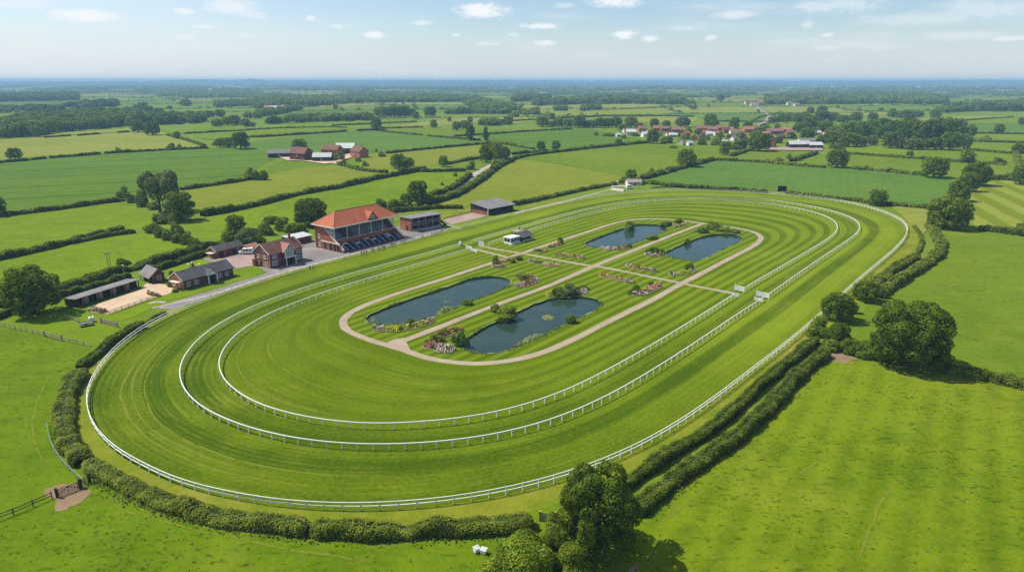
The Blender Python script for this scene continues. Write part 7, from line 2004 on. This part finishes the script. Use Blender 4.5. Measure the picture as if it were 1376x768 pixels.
# ---------------------------------------------------------------- sun, sky, air, camera
SUN_EL, SUN_AZ = R(53), math.atan2(-0.97, 0.24)     # azimuth from +Y towards +X
sd = Vector((math.sin(SUN_AZ) * math.cos(SUN_EL), math.cos(SUN_AZ) * math.cos(SUN_EL), math.sin(SUN_EL)))
sl = bpy.data.lights.new('sun', 'SUN'); sl.energy = 5.0; sl.angle = R(0.5); sl.color = (1.0, 0.945, 0.84)
so = bpy.data.objects.new('sun', sl); COL.objects.link(so)
so.rotation_euler = sd.to_track_quat('Z', 'Y').to_euler(); so.location = (-200, 100, 300)

world = bpy.data.worlds.new('World'); scene.world = world; world.use_nodes = True
nt = world.node_tree; n = N(nt)
bg = nt.nodes['Background']
sky = n.new('ShaderNodeTexSky', sky_type='NISHITA')
sky.sun_disc = False; sky.sun_elevation = SUN_EL; sky.sun_rotation = SUN_AZ
sky.altitude = 60; sky.air_density = 1.0; sky.dust_density = 0.3; sky.ozone_density = 4.0
# fair-weather clouds: soft flat-based cumulus in true directions of the sky
tc = n.new('ShaderNodeTexCoord').outputs['Generated']
sp = n.new('ShaderNodeSeparateXYZ'); nt.links.new(tc, sp.inputs[0])
az = n.math('ARCTAN2', sp.outputs[0], sp.outputs[1]); el = n.math('ARCSINE', sp.outputs[2])
cb = n.new('ShaderNodeCombineXYZ'); n.set(cb.inputs[0], az); n.set(cb.inputs[1], el)
ae = cb.outputs[0]
ns1 = n.noise(n.mapping(ae, (28, 75, 1)), 1.0, 5, 0.62)
ns2 = n.noise(n.mapping(ae, (95, 190, 1)), 1.0, 3, 0.6)
nd = n.math('ADD', n.math('MULTIPLY', n.math('SUBTRACT', ns1, 0.5), 1.5), n.math('MULTIPLY', n.math('SUBTRACT', ns2, 0.5), 0.9))
CL = [(110,21,44,9,.95),(20,5,60,9,.55),(246,15,18,5,.7),(310,8,40,12,.7),(338,19,34,7,.5),(272,36,20,4,.6),(245,50,26,4,.45),(330,48,16,5,.4),(417,25,8,4,.8),(453,36,14,4,.6),(502,47,20,5,.9),(648,15,40,10,1.0),(568,31,14,3.5,.6),(613,47,8,3,.55),(655,59,22,3,.45),(690,46,9,3,.5),(826,2,38,8,.95),(727,35,28,4.5,.9),(734,58,17,4.5,.8),(838,47,16,6,1.0),(873,52,12,4,.8),(955,51,8,4,.7),(985,20,34,6,.6),(920,38,30,4,.35),(1112,47,10,4,.7),(1085,34,8,5,.45),(1120,8,60,9,.5),(1240,25,70,9,.35),(1330,10,55,12,.4),(1355,52,18,3,.6),(1110,64,22,3,.4),(1290,48,45,6,.35),(60,40,45,5,.35),(140,40,60,5,.3),(190,62,60,5,.22),(760,8,16,4,.4)]
tot = None
for px, py, sx, sy, op in CL:
    dx = (px - 688) / FOC; dy = -(py - 384) / FOC
    d = Vector((dx, CP + dy * SP, -SP + dy * CP)).normalized()
    a0, e0 = math.atan2(d.x, d.y), math.asin(d.z)
    q = n.vmath('MULTIPLY', n.vmath('SUBTRACT', ae, (a0, e0, 0)), (FOC / sx, FOC / sy, 0))
    dd = n.math('ADD', n.vmath('LENGTH', q), nd)
    r = n.math('MULTIPLY', n.step(dd, 1.2, 0.22), op)
    tot = r if tot is None else n.math('MAXIMUM', tot, r)
wisp = n.math('MULTIPLY', n.step(n.noise(n.mapping(ae, (5, 34, 1)), 1.0, 5, 0.6), 0.46, 0.76), 0.36)
low = n.math('MULTIPLY', n.step(el, 0.085, 0.0), 0.85)
veil = n.math('MULTIPLY', n.step(az, 0.05, -0.62), n.math('MULTIPLY_ADD', n.noise(n.mapping(ae, (4, 16, 1)), 1.0, 4, 0.6), 0.62, 0.0))
cov = n.math('MAXIMUM', n.math('MAXIMUM', tot, wisp), veil)
mixc = n.mix(cov, n.mix(low, sky.outputs[0], (5.0, 5.65, 6.2)), (7.3, 7.5, 7.8))
nt.links.new(mixc, bg.inputs[0]); bg.inputs[1].default_value = 0.108

def haze_box(x0, x1, y0, y1, z0, z1, dens):
    m = MB(); m.box(x0, x1, y0, y1, z0, z1)
    mt, nt2, out = new_mat('summer_haze'); k = N(nt2)
    v = k.new('ShaderNodeVolumePrincipled')
    v.inputs['Color'].default_value = (0.40, 0.70, 1.0, 1); v.inputs['Density'].default_value = dens; v.inputs['Anisotropy'].default_value = 0.0
    nt2.links.new(v.outputs[0], out.inputs['Volume'])
    return tag(m.build('haze', mt), kind='stuff')
if HAZE: haze_box(-12600, 12600, -450, 13200, -1.0, 76.0, HAZE)

cam = bpy.data.cameras.new('camera'); cam.sensor_width = 36.0; cam.lens = 36.0 * FOC / 1376
cam.clip_end = 60000; cam.clip_start = 0.5
co = bpy.data.objects.new('camera', cam); COL.objects.link(co)
co.location = (0, 0, CAM_H); co.rotation_euler = (R(90) - PITCH, 0, 0)
scene.camera = co

vs_ = scene.view_settings
scene.display_settings.display_device = 'sRGB'
vs_.view_transform = 'Standard'; vs_.look = 'None'; vs_.exposure = EXPO; vs_.gamma = 1.0; vs_.use_curve_mapping = False
cy = scene.cycles
cy.max_bounces = 5; cy.diffuse_bounces = 2; cy.glossy_bounces = 2; cy.transmission_bounces = 2; cy.volume_bounces = 0; cy.transparent_max_bounces = 4
cy.use_denoising = DENO
cy.caustics_reflective = False; cy.caustics_refractive = False
